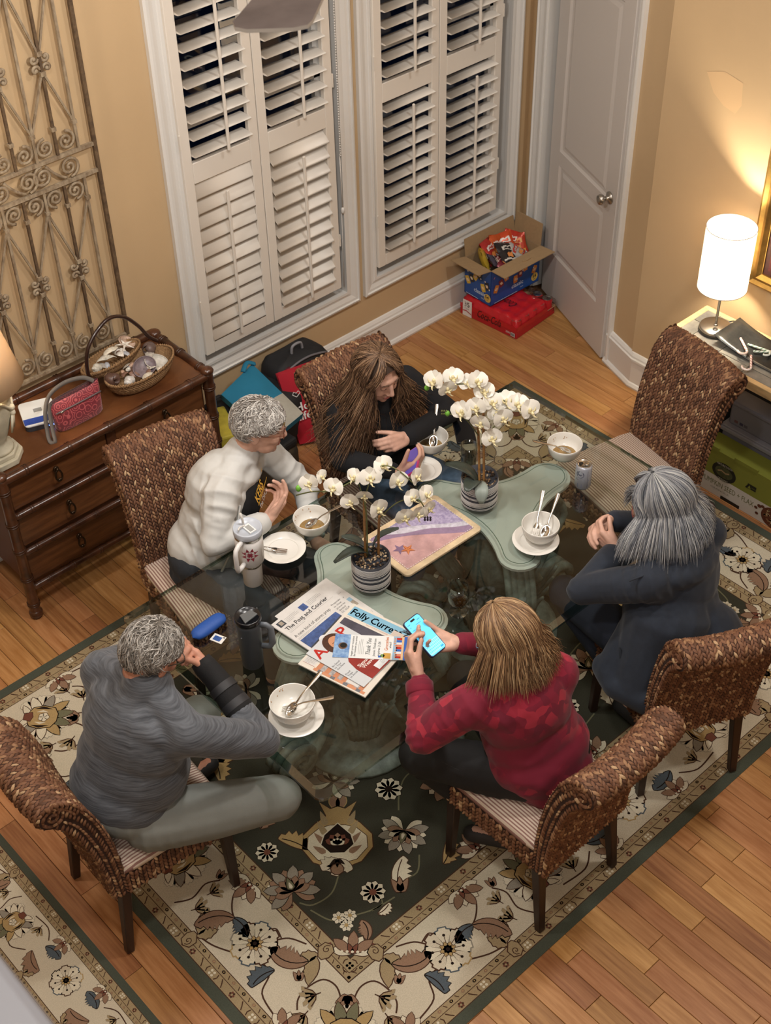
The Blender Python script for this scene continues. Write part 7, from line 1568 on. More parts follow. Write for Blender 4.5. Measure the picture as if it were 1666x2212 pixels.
# ================================================================== CONSOLE SIDE
m_ash = M('ash_edge', '#c9a878', .45, var=.25, vscale=12, stretch=(6, 1, 6)); m_tile = M('slate_tile', '#8f8a80', .12, var=.35, vscale=7, col2='#5e5d5a', objrand=.15); m_blk = M('black_steel', '#121113', .45)
CZ = .72; KX0, KX1, KY0, KY1 = 4.487, 4.838, 1.95, 3.115
ct = thing('console_table', 'narrow console table with wooden edge and glossy tiled top by the right wall'.replace('right wall', 'lit lamp'), 'table', ((KX0+KX1)/2, (KY0+KY1)/2, 0)); kx, ky = ct.location.x, ct.location.y
cl_ = lambda x, y, z: (x-kx, y-ky, z)
b = MB(); e_ = .030
for lo, hi in (((KX0, KY0, CZ-.045), (KX0+e_, KY1, CZ)), ((KX1-e_, KY0, CZ-.045), (KX1, KY1, CZ)), ((KX0+e_, KY1-e_, CZ-.045), (KX1-e_, KY1, CZ)), ((KX0+e_, KY0, CZ-.045), (KX1-e_, KY0+e_, CZ))): b.bbox(cl_(*lo), cl_(*hi))
b.build('wood_edge', m_ash, ct, bevel=.003)
ys = [KY1-e_, 3.01, 2.845, 2.68, 2.515, 2.35, 2.18, KY0+e_]; xs_ = [KX0+e_, 4.575, 4.70, KX1-e_]
for i in range(len(ys)-1):
    for j in range(3):
        b = MB(); b.bbox(cl_(xs_[j]+.0015, ys[i+1]+.0015, CZ-.02), cl_(xs_[j+1]-.0015, ys[i]-.0015, CZ-.002+.0008*((i*3+j) % 3))); b.build('tile', m_tile, ct)
b = MB(); b.bbox(cl_(KX0+.02, KY0+.02, CZ-.075), cl_(KX1-.02, KY1-.02, CZ-.045)); b.build('apron', m_blk, ct)
for x in (KX0+.03, KX1-.04):
    for y in (KY0+.04, KY1-.04): b = MB(); b.bar(cl_(x, y, CZ-.07), cl_(x, y, 0), .035, .035, (0, 1, 0)); b.build('leg', m_blk, ct)
# lit lamp
c = (4.695, 2.960, CZ+.001); dl = thing('table_lamp', 'brushed metal lamp with a glowing white drum shade on the console table', 'lamp', c)
b = MB(); b.lathe([(.073, 0), (.075, .003), (.075, .020), (.072, .026), (.068, .026), (.066, .0275), (0, .0285)], n=40); b.build('lamp_base', m_metal, dl); b = MB(); b.lathe([(.0745, .002), (.0758, .004), (.0758, .014), (.0745, .016)], n=40); b.build('base_band', M('dark_band', '#4a4845', .3, .8), dl)
b = MB(); b.lathe([(.012, .0285), (.012, .031), (0, .032)], (-.030, -.020, 0), 16); b.build('lamp_button', M('button_dark', '#3a3634', .4), dl)
b = MB(); b.tube([(0, 0, .028), (0, 0, .40)], .0065, 10); b.lathe([(.011, .028), (.010, .034), (.0065, .036)], n=12); b.build('lamp_pole', m_metal, dl)
ms = bpy.data.materials.new('white_shade'); ms.use_nodes = True; nt = ms.node_tree; pb = nt.nodes['Principled BSDF']; pb.inputs['Emission Color'].default_value = hx('#fff0da'); pb.inputs['Emission Strength'].default_value = 2.2; pb.inputs['Base Color'].default_value = hx('#f4ead8'); pb.inputs['Roughness'].default_value = .9
tl = nt.nodes.new('ShaderNodeBsdfTranslucent'); tl.inputs[0].default_value = hx('#fff2dc'); mx = nt.nodes.new('ShaderNodeMixShader'); mx.inputs[0].default_value = .5; nt.links.new(pb.outputs[0], mx.inputs[1]); nt.links.new(tl.outputs[0], mx.inputs[2]); nt.links.new(mx.outputs[0], nt.nodes['Material Output'].inputs[0])
b = MB(); b.lathe([(.112, .235), (.112, .545)], n=48); b.f = [f for f in b.f if len(f) == 4]; b.m = b.m[:len(b.f)]; b.s = b.s[:len(b.f)]; o = b.build('lamp_shade', ms, dl); sm = o.modifiers.new('t', 'SOLIDIFY'); sm.thickness = .0015
b = MB(); b.tube([(.112*math.cos(a), .112*math.sin(a), .235) for a in np.linspace(0, 2*PI, 49)[:-1]], .0016, 6, closed=True); b.tube([(.112*math.cos(a), .112*math.sin(a), .545) for a in np.linspace(0, 2*PI, 49)[:-1]], .0016, 6, closed=True); b.build('shade_wire', M('shade_rim', '#8e8377', .5), dl)['kind'] = 'stuff'
b = MB(); b.lathe([(.013, .30), (.014, .32), (.020, .34), (.022, .355), (.014, .37), (0, .375)], n=16); b.build('bulb', M('bulb_hot', '#fff4e0', .5, emit='#ffe2b4', estr=30), dl)
lamp('console_lamp_light', 'POINT', (c[0], c[1], CZ+.40), 42, (1, .86, .66), .035)
b = MB(); b.tube(crv((.07, .0, .004), (.10, -.02, .012), (.125, -.03, .004)), .003, 6); b.build('lamp_cord', m_blk, dl)
# sagging metal tray and candy canes
ty = thing('tray', 'grey sagging rectangular metal tray of candy canes on the console table', 'tray', (4.70, 2.62, CZ+.001)); rows = []
for v in np.linspace(-1, 1, 15): rows.append([(u*.098+.003*v, v*.285, .006+.040*abs(v)**2.2+.002*u*u) for u in np.linspace(-1, 1, 9)])
b = MB(); b.grid(rows); o = b.build('tray_sheet', M('tray_pewter', '#6f7272', .28, .85, var=.35, vscale=10, col2='#4b4f52'), ty); sm = o.modifiers.new('t', 'SOLIDIFY'); sm.thickness = .003
def cane(label, p, rz, c1, c2, k=1., tilt=0.):
    t = thing('candy_cane', label, 'candy cane', p, 0, 'candy canes on the metal tray'); t.rotation_euler = (tilt, 0, rz); pts = [(0, y, 0) for y in np.linspace(0, .085*k, 14)]+[(.018*k*(1-math.cos(a)), .085*k+.018*k*math.sin(a), 0) for a in np.linspace(.25, 3.4, 12)]
    b = MB(); b.tube(pts, .0048*k, 9); b.build('cane_body', M('cane_white_'+c1[1:], c1, .3), t); b = MB()
    for ph in (0, PI): b.tube([(p_[0]+.0044*k*math.cos(i*1.1+ph), p_[1], .0044*k*math.sin(i*1.1+ph)) if i < 14 else (p_[0], p_[1], .0044*k*math.cos(i*1.2+ph)) for i, p_ in enumerate(pts)], .0016*k, 5)
    b.build('cane_stripe', M('cane_stripe_'+c2[1:], c2, .3), t)
tz = CZ+.014
cane('red and white candy cane on top, nearest the lamp', (4.69, 2.815, tz+.016), 2.5, '#f0d9cd', '#cc5a42', 1.15); cane('green and white candy cane under the red one', (4.685, 2.77, tz+.008), 3.4, '#e2e6dc', '#2f7a45', 1.1)
cane('green candy cane lying across the tray middle', (4.66, 2.72, tz+.006), 3.9, '#dfe5da', '#2b6b3e', 1.1); cane('white candy cane with red stripes at the tray edge side', (4.63, 2.71, tz+.004), 2.2, '#efe3dc', '#b8433a', 1.1); cane('dark green candy cane near the wall side of the tray', (4.735, 2.66, tz+.006), 3.0, '#cfd6c8', '#1f4d30', 1.1); cane('small red candy cane half under the green ones', (4.70, 2.68, tz+.004), 4.2, '#f0ded6', '#c24a3c', 1.0)
# gold framed picture
pf = thing('framed_picture', 'gold framed picture with red and dark print beside the glowing lamp', 'picture', (CR[0]-.002, 2.60, 1.35)); m_gold = M('gilt', '#b08f4f', .32, .75, var=.3, vscale=20); fp = [(0, 0), (0, .020), (.012, .028), (.030, .020), (.048, .030), (.056, .022), (.066, .014), (.070, .014), (.070, 0)]
rows = []
for (y, z, dy, dz) in ((.343, -.432, -1, 1), (.343, .50, -1, -1), (-.343, .50, 1, -1), (-.343, -.432, 1, 1)): rows.append([(-p_, y+dy*c_, z+dz*c_) for c_, p_ in fp])
rows.append(rows[0]); b = MB(); b.grid(rows, sm=False); b.build('gilt_frame', m_gold, pf)
I = Inlay(.0006); I.rect(-.28, -.37, .28, .435, M('print_mat_dark', '#4a2a2c', .5, var=.4, vscale=18)); I.rect(-.25, -.34, .25, .40, M('print_crimson', '#7a3038', .5, var=.5, vscale=25, col2='#3c2328'), 1); I.build('print', pf, plane_mat((-.008, 0, 0), (0, -1, 0), (0, 0, 1)))
# granola carton
gb = thing('cereal_carton', 'green and white granola carton reading PUMPKIN SEED + FLAX under the console', 'carton', (4.55, 2.50, 0)); mg = M('carton_green', '#7c7f2e', .6); mw_ = M('carton_white', '#c9c2b8', .6)
b = MB(); b.bbox((-.057, -.29, .002), (.06, .288, .115), 1); b.bbox((-.057, -.29, .115), (.06, .288, .262)); b.build('carton_body', [mg, mw_], gb)
b = MB()
for y0_, y1_ in ((.288, .20), (.11, -.02), (-.13, -.29)): b.bbox((-.059, min(y0_, y1_), .255), (-.050, max(y0_, y1_), .276))
b.build('carton_tabs', mg, gb)['kind'] = 'stuff'
I = Inlay(.0005); mo = M('carton_olive', '#6a6a3c', .6); mkk = M('carton_black', '#16160f', .5); mbn = M('carton_brown', '#5b2f1c', .5)
I.text('PUMPKIN SEED + FLAX', .018, .060, .030, mo, fit=.30); I.text('GRANOLA', .075, .038, .010, M('carton_greytext', '#8b8778', .6), wide=1.6)
ov = lambda cx, cy, rx, ry, n=28: [(cx+rx*math.cos(2*PI*i/n), cy+ry*math.sin(2*PI*i/n)) for i in range(n)]
I.poly(ov(.135, .158, .068, .052), mkk, 1); I.poly(ov(.135, .158, .050, .032), M('carton_scene', '#4c5030', .5, var=.5, vscale=60), 2); I.strip([(.10, .155), (.12, .165), (.145, .158), (.165, .166)], .008, M('carton_tan', '#a48a66', .5), 3)
I.text("NATURE'S PATH", .092, .192, .012, M('carton_cream', '#cfcab6', .5), fit=.085, layer=4); I.text('ORGANIC', .105, .110, .011, M('carton_cream', '#cfcab6', .5), fit=.06, layer=4)
I.rect(.27, .150, .318, .178, mkk, 1); I.poly([(.258, .148), (.27, .17), (.28, .15)], mkk, 2); I.poly([(.272, .153), (.282, .172), (.290, .153)], mg, 3); I.text('NON GMO', .292, .160, .006, mg, layer=3)
for x, y, r in ((.335, .07, .008), (.352, .088, .010), (.345, .04, .008), (.37, .095, .009)): I.poly(ov(x, y, r*1.2, r, 10), mbn, 2)
I.poly(ov(.435, .06, .068, .058), mbn, 1); r_ = random.Random(2)
for k in range(60): a = r_.uniform(0, 6.28); q = math.sqrt(r_.random())*.85; I.poly(ov(.435+.06*q*math.cos(a), .06+.05*q*math.sin(a), .006, .0045, 7), (M('oat_pale', '#b79a72', .7), M('oat_mid', '#8a6542', .7), mbn)[k % 3], 3)
for x0, x1 in ((.14, .25),): I.rect(x0, .0, x1, .020, mkk, 2)
I.build('print', gb, plane_mat((-.0575, .288, .0), (0, -1, 0), (0, 0, 1)))
# grey storage bin with lid
sb = thing('storage_bin', 'grey translucent plastic storage bin behind the granola carton', 'bin', (4.72, 2.50, 0)); mgb = M('bin_grey', '#77757c', .45)
b = MB(); b.prism([(-.095, -.28), (.10, -.28), (.10, .285), (-.095, .285)], .003, .29); b.build('bin_body', mgb, sb, bevel=.01); b = MB(); b.bbox((-.108, -.295, .28), (.105, .298, .302)); b.bbox((-.10, -.28, .302), (.098, .285, .31)); b.build('bin_lid', M('bin_lid_grey', '#8c8a90', .4), sb, bevel=.004)
s2 = thing('storage_bin', 'paler grey plastic bin stacked on the lower bin under the console', 'bin', (4.73, 2.50, .3105)); b = MB(); b.bbox((-.085, -.27, 0), (.085, .27, .125)); b.bbox((-.098, -.285, .118), (.095, .285, .142)); b.build('bin_body', mgb, s2, bevel=.008)
I = Inlay(.0005)
for x, c in ((.03, '#6b4a4a'), (.06, '#37364f'), (.085, '#55535c')): I.rect(x, .02, x+.02, .035, M('bin_tag_'+c[1:], c, .5))
I.build('labels', s2, plane_mat((-.0855, .27, 0), (0, -1, 0), (0, 0, 1)))
sp = thing('speaker', 'narrow black upright loudspeaker under the console table beside the bins', 'speaker', (4.70, 2.895, 0)); b = MB(); b.bbox((-.10, -.05, .0), (.08, .06, .36)); b.build('speaker_cabinet', m_blk, sp, bevel=.006); b = MB(); b.bbox((-.104, -.045, .02), (-.1, .055, .34)); b.build('speaker_grille', M('grille_black', '#1a191b', .9, bump=.4, bscale=900), sp)
cb = tag(link('power_cord', None), 'black power cord hanging from the console lamp down behind the chair', 'cord'); b = MB(); o = cb; bpy.data.objects.remove(cb)
b = MB(); b.tube(crv((4.60, 2.80, .70), (4.585, 2.795, .58), (4.60, 2.80, .48), (4.59, 2.785, .36), (4.60, 2.775, .33)), .004, 6); o = b.build('power_cord', m_blk); tag(o, 'black power cord hanging under the console table edge', 'cord')
# ================================================================== BOXES IN THE CORNER
m_coke = M('red_film', '#c2222b', .25, var=.12, vscale=30, bump=.25, bscale=22); m_cola = M('red_carton', '#b41f28', .5); m_kraft = M('kraft_board', '#a38763', .8, var=.08, vscale=60); mwht = M('white_print', '#e4e0dc', .5); mblk2 = M('black_print', '#191316', .5)
ck = thing('soda_pack', 'red shrink-wrapped 35-can cola pack with torn end, on the floor under the snack box', 'soda pack', (4.745, 4.232, .001), math.radians(5))
PW_, PD_ = .345, .405
b = MB(); b.bbox((0, 0, 0), (PW_, PD_, .050)); b.build('tray_carton', m_cola, ck, bevel=.003)
rows = []; nx_, ny_ = 26, 30                                           # film drawn over five by seven cans
for j in range(ny_+1):
    row = []
    for i in range(nx_+1):
        x, y = PW_*i/nx_, PD_*j/ny_; ux_, uy_ = (x/PW_*5) % 1-.5, (y/PD_*6) % 1-.5; e = min(x, PW_-x, y, PD_-y); row.append((x, y, .108+.010*max(0, 1-3.2*(ux_*ux_+uy_*uy_))-.055*max(0, 1-e/.022)**2+.002*math.sin(x*90+y*40)))
    rows.append(row)
b = MB(); nc = 21
b.grid([r[:nc] for r in rows]); b.grid([r[nc-1:] for r in rows[16:]]); per = [(0, 0), (PW_, 0), (PW_, PD_), (0, PD_)]
b.grid([[(-.001, y, z) for y in np.linspace(0, PD_, 9)] for z in (.045, .075, .056)][:2]); b.grid([[(x, -.001, z) for x in np.linspace(0, PW_*.78, 9)] for z in (.045, .075)])
b.build('shrink_film', m_coke, ck)
for i in range(5):
    for j in range(6):
        if i < 4 and j > 0: continue
        if i == 4 and j in (2,): continue
        t = b = MB(); cx_, cy_ = PW_*(i+.5)/5, PD_*(j+.5)/6; b.lathe([(.028, .02), (.031, .024), (.031, .092), (.026, .102), (.026, .104), (.024, .102), (0, .102)], (cx_, cy_, 0), 18); cnn = b.build('can', [m_coke], ck)
        b = MB(); b.lathe([(.0262, .1025), (.0268, .1045), (.024, .1032), (0, .1032)], (cx_, cy_, 0), 18); b.build('can_end', m_steel, cnn)
m_film = glassy('clear_film', '#e8dcdc', .08, 1.5); b = MB(); rr_ = random.Random(8)
rows = [[(PW_*.76+.03*math.sin(v*9)+u*.085, -.004+v*.16, .10+.022*math.sin(u*7+v*11)+.016*rr_.random()-.05*u*u) for u in np.linspace(0, 1, 8)] for v in np.linspace(0, 1, 10)]; b.grid(rows); b.build('torn_film', m_film, ck)
b = MB(); b.bbox((PW_*.80, -.004, .050), (PW_, -.001, .053)); b.bbox((PW_-.02, 0, .02), (PW_+.004, .30, .055)); b.build('torn_edge', m_kraft, ck)
def face(pr, o_, u_, v_): return plane_mat(o_, u_, v_)
I = Inlay(.0006); I.rect(.02, .0, .085, .105, mwht); I.text('35', .028, .062, .030, mblk2, bold=True); I.text('Cans', .032, .044, .012, mblk2); I.strip([(.022, .03), (.045, .036), (.083, .022)], .006, m_cola, 2); FM = plane_mat((-.0022, PD_, .0), (0, -1, 0), (0, 0, 1)); I.build('can_count_label', ck, FM); I = Inlay(.0006)
I.text('Coca-Cola', .12, .030, .05, mblk2, shear=.25, fit=.17); I.build('lettering', ck, FM); I = Inlay(.0006); I.text('ZERO', .33, .020, .012, mwht); I.rect(.365, .010, .395, .034, mwht)
for k in range(9): I.rect(.367+.003*k, .013, .3685+.003*k, .032, mblk2, 2)
I.build('lettering', ck, FM)
I = Inlay(.0006); I.text('Coca-Cola', .0, .0, .05, mblk2, shear=.25, fit=.16); TM = plane_mat((.14, .10, .1205), (.0, 1, 0), (-1, 0, 0)); I.build('lettering', ck, TM); I = Inlay(.0006); I.rect(.16, -.03, .20, -.005, mwht)
for k in range(10): I.rect(.163+.0034*k, -.028, .165+.0034*k, -.008, mblk2, 2)
I.build('barcode', ck, TM)
# snack variety box
cx0 = thing('snack_box', 'open blue variety box of snack bags reading classic 54, stacked on the red cola pack', 'box', (4.742, 4.436, .122), math.radians(-1)); BW, BD, BH = .385, .205, .225; m_blue = M('box_blue', '#1e4f9a', .45)
b = MB(); t_ = .004
for lo, hi in (((0, 0, 0), (BW, t_, BH)), ((0, BD-t_, 0), (BW, BD, BH)), ((0, 0, 0), (t_, BD, BH)), ((BW-t_, 0, 0), (BW, BD, BH)), ((0, 0, 0), (BW, BD, t_))): b.bbox(lo, hi)
b.build('carton_walls', m_blue, cx0)
b = MB()
for lo, hi in (((t_, t_, t_), (BW-t_, t_+.001, BH)), ((t_, BD-t_-.001, t_), (BW-t_, BD-t_, BH)), ((t_, t_, t_), (t_+.001, BD-t_, BH)), ((BW-t_-.001, t_, t_), (BW-t_, BD-t_, BH))): b.bbox(lo, hi)
b.build('kraft_lining', m_kraft, cx0)
def flap(name, pts): b = MB(); b.add([Vector(p) for p in pts], [(0, 1, 2, 3)]); o = b.build(name, m_kraft, cx0); s = o.modifiers.new('t', 'SOLIDIFY'); s.thickness = .004; return o
flap('flap', [(0, 0, BH), (BW, 0, BH), (BW+.004, -.105, BH+.005), (-.004, -.105, BH+.004)]); flap('flap', [(0, BD, BH), (0, 0, BH), (-.105, -.004, BH+.020), (-.105, BD+.004, BH+.020)])
flap('flap', [(BW, 0, BH), (BW, BD, BH), (BW+.012, BD-.002, BH+.135), (BW+.012, .002, BH+.135)]); flap('flap', [(BW, BD, BH), (0, BD, BH), (.002, BD+.015, BH+.105), (BW-.002, BD+.015, BH+.105)])
b = MB(); b.prism([(.22+.032*math.cos(a)*(1.0), -.052+.012*math.sin(a)) for a in np.linspace(0, 2*PI, 17)[:-1]], BH+.004, BH+.012); b.build('hand_tab', m_kraft, cx0)
BAGC = ['#c0392b', '#d98c3a', '#d6b23c', '#cf5a2c', '#7b2a34', '#2d2a2c', '#c9c4bd']
def box_print(I, w, h, seed, flip):
    r_ = random.Random(seed)
    def pk(x, y, s, a, c):
        q = [(-s*.6, -s), (s*.6, -s), (s*.72, 0), (s*.6, s), (-s*.6, s), (-s*.72, 0)]; R = [(x+px_*math.cos(a)-py_*math.sin(a), y+px_*math.sin(a)+py_*math.cos(a)) for px_, py_ in q]
        I.poly(R, M('packet_'+c[1:], c, .5), 2); I.poly([(x+(px_-x)*.55, y+(py_-y)*.35) for px_, py_ in R], M('packet_mark_'+c[1:], '#e5c9a8', .5), 4)
    n = 9 if w > .3 else 6
    for k in range(n): pk(w*(.06+.88*(k+.5)/n), h*(.42+.30*((k*5) % 4)/3), .024, r_.uniform(-.5, .5), BAGC[(k*3+seed) % 6])
    for k in range(n): I.disc(w*(k+.8)/n, h*(.40+.4*r_.random()), .005, mwht, 5, 10)
    I.text('classic', w*(.42 if flip else .38), h*.20, .026, M('print_sky_white', '#c6d8ee', .5), bold=True, layer=4); I.text('mix', w*(.60 if flip else .66), h*.10, .012, M('print_sky_white', '#c6d8ee', .5), layer=4)
    I.disc(w*.90, h*.20, .026, M('badge_yellow', '#d9b65a', .5), 4, 24); I.text('54', w*.90-.017, h*.20-.004, .020, mblk2, bold=True, layer=6); I.text('packs', w*.90-.013, h*.20-.015, .007, mblk2, layer=6)
    I.rect(w*.08, h*.03, w*.55, h*.045, M('print_sky_white', '#c6d8ee', .5), 3)
    I.strip([(w*.05, h*.75), (w*.07, h*.8)], .004, M('print_pink', '#cf8f8f', .5), 4)
I = Inlay(.0006); box_print(I, BW, BH, 1, True); I.build('print', cx0, plane_mat((0, -.0008, 0), (1, 0, 0), (0, 0, 1))); I = Inlay(.0006); box_print(I, BD, BH, 2, False); I.build('print', cx0, plane_mat((-.0008, BD, 0), (0, -1, 0), (0, 0, 1)))
# bags of crisps inside the box
def crisp_bag(label, p, rot, c, c2, s=1.):
    b = MB(); rows = []; r_ = random.Random(int(p[0]*9999))
    for v in np.linspace(-1, 1, 11): rows.append([(u*.062*s*(1-.06*math.cos(v*3)), v*.085*s, .026*s*(1-v**4)*(1-u**4)+.003*math.sin(u*9+v*5)+r_.uniform(-.001, .001)) for u in np.linspace(-1, 1, 9)])
    b.grid(rows); b.grid([[(x, y, -z*.8) for x, y, z in r] for r in rows][::-1]); t = thing('snack_bag', label, 'snack bag', p, 0, 'snack bags in the blue box', rot); t.rotation_euler = rot; b.build('bag_foil', M('foil_'+c[1:], c, .25, .2, bump=.3, bscale=60), t)
    I = Inlay(.0006)
    for (x0, y0, x1, y1), mm, ly in (((-.040, .015, .036, .045), M('foil_mark_'+c2[1:], c2, .35), 1), ((-.05, -.055, .05, -.042), M('foil_mark_'+c2[1:], c2, .35), 1), ((-.02, -.035, .018, -.005), M('foil_chip', '#d98a4a', .4), 2), ((-.028, .022, .022, .034), M('foil_'+c[1:], c, .25), 3)):
        for q in range(6): xa, xb = x0+(x1-x0)*q/6, x0+(x1-x0)*(q+1)/6; I.rect(xa*s, (y0+.004*math.sin(q))*s, xb*s, (y1-.004*math.cos(q*2))*s, mm, ly)
    hz = lambda x, y: .0268*s*max(0, 1-(y/(.085*s))**4)*max(0, 1-(x/(.062*s))**4)
    I.b.v = [(x, y, hz(x, y)+z+.0025) for x, y, z in I.b.v]; o = I.build('print', t)
bl_ = lambda x, y, z: tuple((Matrix.Translation(cx0.location) @ Matrix.Rotation(math.radians(-1), 4, 'Z')) @ Vector((x, y, z)))
SB = [('yellow snack bag standing at the shutter end of the blue box', (.06, .12, .215), (1.25, .2, .9), '#cfae3e', '#e9dcae', .85), ('red snack bag with white band, behind the yellow one', (.13, .15, .225), (1.0, .1, .3), '#b5352e', '#e3d8d2', .85), ('dark snack bag with orange crisps in the front middle of the heap', (.20, .08, .215), (.55, .25, -.2), '#2b2728', '#cfc8be', .9),
      ('orange and white snack bag behind the dark one', (.25, .14, .228), (.9, -.2, -.4), '#cf4f2b', '#e6e1da', .85), ('small red snack bag tip by the upright flap', (.335, .12, .205), (1.1, -.3, -.8), '#b8402c', '#d99a4a', .7), ('wine-red snack bag low behind the front flap', (.13, .06, .19), (.4, .2, .5), '#7d2631', '#d6b9ae', .8),
      ('silver-white snack bag between the dark and orange ones', (.265, .07, .205), (.6, -.25, .6), '#b9b4b0', '#b5352e', .75), ('second orange snack bag at the back of the blue box', (.19, .165, .228), (1.3, .3, -.1), '#c9582a', '#e3d8d2', .8), ('purple-grey snack bag by the yellow one', (.105, .085, .205), (.8, -.5, 1.4), '#4d4757', '#c9c2b8', .7), ('bright red snack bag near the far end of the heap', (.30, .155, .222), (1.15, .4, -.6), '#c23a2c', '#ece2d8', .75)]
for lb, p_, rt_0, c1, c2, k_ in SB: crisp_bag(lb, bl_(*p_), rt_0, c1, c2, k_)
# ================================================================== BAGS BY THE WALL
def pouch(name, label, cat, quad, th, m, parts=None, puff=.02, rim=None):
    """soft flat bag spanning four corner points, th thick"""
    q = [Vector(V3(p)) for p in quad]; n = (q[1]-q[0]).cross(q[3]-q[0]).normalized(); c = (q[0]+q[1]+q[2]+q[3])/4
    if n.dot(Vector((0, 0, CAM_H))-c) < 0: n = -n
    t = thing(name, label, cat, c); r_ = random.Random(len(label)); f_ = []; bk_ = []
    for v in np.linspace(0, 1, 11):
        a, d = q[0].lerp(q[3], v), q[1].lerp(q[2], v); rw = []; rb = []
        for u in np.linspace(0, 1, 11):
            e = (1-abs(2*u-1)**3)*(1-abs(2*v-1)**3); p = a.lerp(d, u)-c; rw.append(p+n*(puff*e+.006*math.sin(u*8+v*3)*e+.004*math.sin(v*17+u*5)*e)); rb.append(p-n*th*(.35+.65*e))
        f_.append(rw); bk_.append(rb)
    b = MB(); b.grid(f_); b.grid(bk_[::-1]); per = lambda G: G[0]+[r[-1] for r in G[1:]]+G[-1][-2::-1]+[r[0] for r in G[-2:0:-1]]
    b.grid([per(bk_), per(f_)], wrap=True); b.build('bag_body', m, t); return t, f_, n, c
m_teal = M('teal_canvas', '#1b6f8e', .85, bump=.1, bscale=300, var=.08, vscale=10); m_gcan = M('grey_canvas', '#a5a195', .9, bump=.15, bscale=300, var=.08, vscale=30)
q0, q1, q2, q3 = P(545, 786, .45), P(655, 893, .33), P(588, 948, .30), P(478, 852, .41)
k = .60; m0 = q0+(q1-q0)*k; m1 = q3+(q2-q3)*k
t, G, n, c = pouch('tote_bag', 'teal canvas tote with pale grey base slumped on the pile by the wall', 'bag', (q0, q1, q2, q3), .12, m_teal, puff=.03)
b = MB(); rows = [[p+n*.0025 for p in r[6:]] for r in G]; b.grid(rows); b.build('grey_panel', m_gcan, t)
b = MB(); e = [Vector(V3(q0))-c, Vector(V3(q3))-c]; b.tube(crv(e[0]+Vector((.01, -.01, .0)), e[0].lerp(e[1], .12)+Vector((-.0, .01, .022)), e[0].lerp(e[1], .3)+Vector((.0, .0, .006))), .014, 8, flat=.5); b.build('bag_handle', m_teal, t)
m_rtote = M('red_tote', '#b3182c', .75, bump=.1, bscale=200, var=.1, vscale=12)
r0, r1, r2_, r3 = P(600, 812, .40), P(705, 775, .42), P(720, 945, .03), P(648, 960, .02)
t, G, n, c = pouch('tote_bag', 'red tote bag with white lettering standing between teal tote and woven chair', 'bag', (r0, r1, r2_, r3), .10, m_rtote, puff=.015)
I = Inlay(.001); I.text('Home', -.085, -.005, .045, mwht, bold=True); I.text('life', -.075, -.055, .042, mwht, bold=True)
I.strip([(-.06, .075), (-.078, .092), (-.070, .105), (-.058, .095), (-.046, .105), (-.038, .092), (-.06, .075)], .004, mwht, 2)
uu = unit(np.array(r1)-np.array(r0)); vv = unit(np.array(r0)-np.array(r3)); I.build('print', t, plane_mat(tuple(Vector(n)*.024), tuple(uu), tuple(vv)))
def bagbox(name, label, cat, ctr, dim, rz, m, m2=None, r=.04):
    t = thing(name, label, cat, ctr, rz); S = Soft(); x, y, z = [d/2-r for d in dim]; b = MB(); rows = []
    for th_ in np.linspace(0, PI, 13):
        sz = math.copysign(abs(math.cos(th_))**.5, math.cos(th_)); rad = math.sqrt(max(0, 1-abs(math.cos(th_))**4)); row = []
        for a in np.linspace(0, 2*PI, 29)[:-1]: row.append((dim[0]/2*rad*math.copysign(abs(math.cos(a))**.42, math.cos(a)), dim[1]/2*rad*math.copysign(abs(math.sin(a))**.42, math.sin(a)), dim[2]/2+dim[2]/2*sz+.006*math.sin(a*5+th_*4)*rad*(sz > -.5)))
        rows.append(row)
    b.grid(rows, wrap=True); b.build('bag_body', m, t); return t
m_bnyl = M('black_nylon', '#17181b', .7, bump=.2, bscale=40); m_camo = M('camo_fabric', '#4a4030', .85, var=.6, vscale=16, col2='#23201a')
t = bagbox('duffel_bag', 'black duffel bag under the teal tote by the wall', 'bag', (3.12, 4.50, .001), (.52, .30, .33), .0, m_bnyl); b = MB(); b.tube(crv((-.2, .03, .31), (-.25, .02, .37), (-.16, .03, .39), (-.10, .02, .33)), .011, 8, flat=.5); b.build('bag_handle', m_bnyl, t)
t = bagbox('backpack', 'black and grey zipped backpack against the wall behind the red tote', 'bag', (3.46, 4.57, .001), (.34, .20, .40), .0, m_bnyl); b = MB(); b.tube(crv((-.03, -.02, .39), (-.02, -.02, .435), (.03, -.02, .435), (.04, -.02, .39)), .007, 8); b.build('carry_loop', M('grey_loop', '#8a8a8e', .6), t)
b = MB(); b.tube([(-.14+.28*u, -.09+.0*u, .36+.03*math.sin(u*PI)) for u in np.linspace(0, 1, 12)], .006, 6); b.build('zip', M('zip_grey2', '#6c6a70', .4), t); b = MB(); b.ell((-.10, -.085, .33), (.05, .03, .05), 10, 8); b.build('burgundy_panel', M('burgundy_nylon', '#5c1f2b', .6), t)
t = bagbox('cooler_bag', 'brown camouflage cooler bag with black lid on the floor behind the white jacket', 'bag', (3.045, 4.235, .001), (.20, .17, .21), .1, m_camo); b = MB(); b.bbox((-.09, -.075, .195), (.09, .075, .245)); b.build('cooler_lid', m_bnyl, t, bevel=.015)
t = thing('shopping_bag', 'black and yellow shopping bag squeezed beside the bamboo dresser', 'bag', (2.885, 4.43, .001), -.35); b = MB(); b.bbox((-.055, -.12, 0), (.055, .12, .20)); b.build('bag_body', m_bnyl, t, bevel=.012); b = MB(); b.bbox((-.0555, -.121, .20), (.0555, .121, .33)); b.build('yellow_band', M('bag_yellow', '#b9a93a', .6, var=.2, vscale=20), t, bevel=.01)
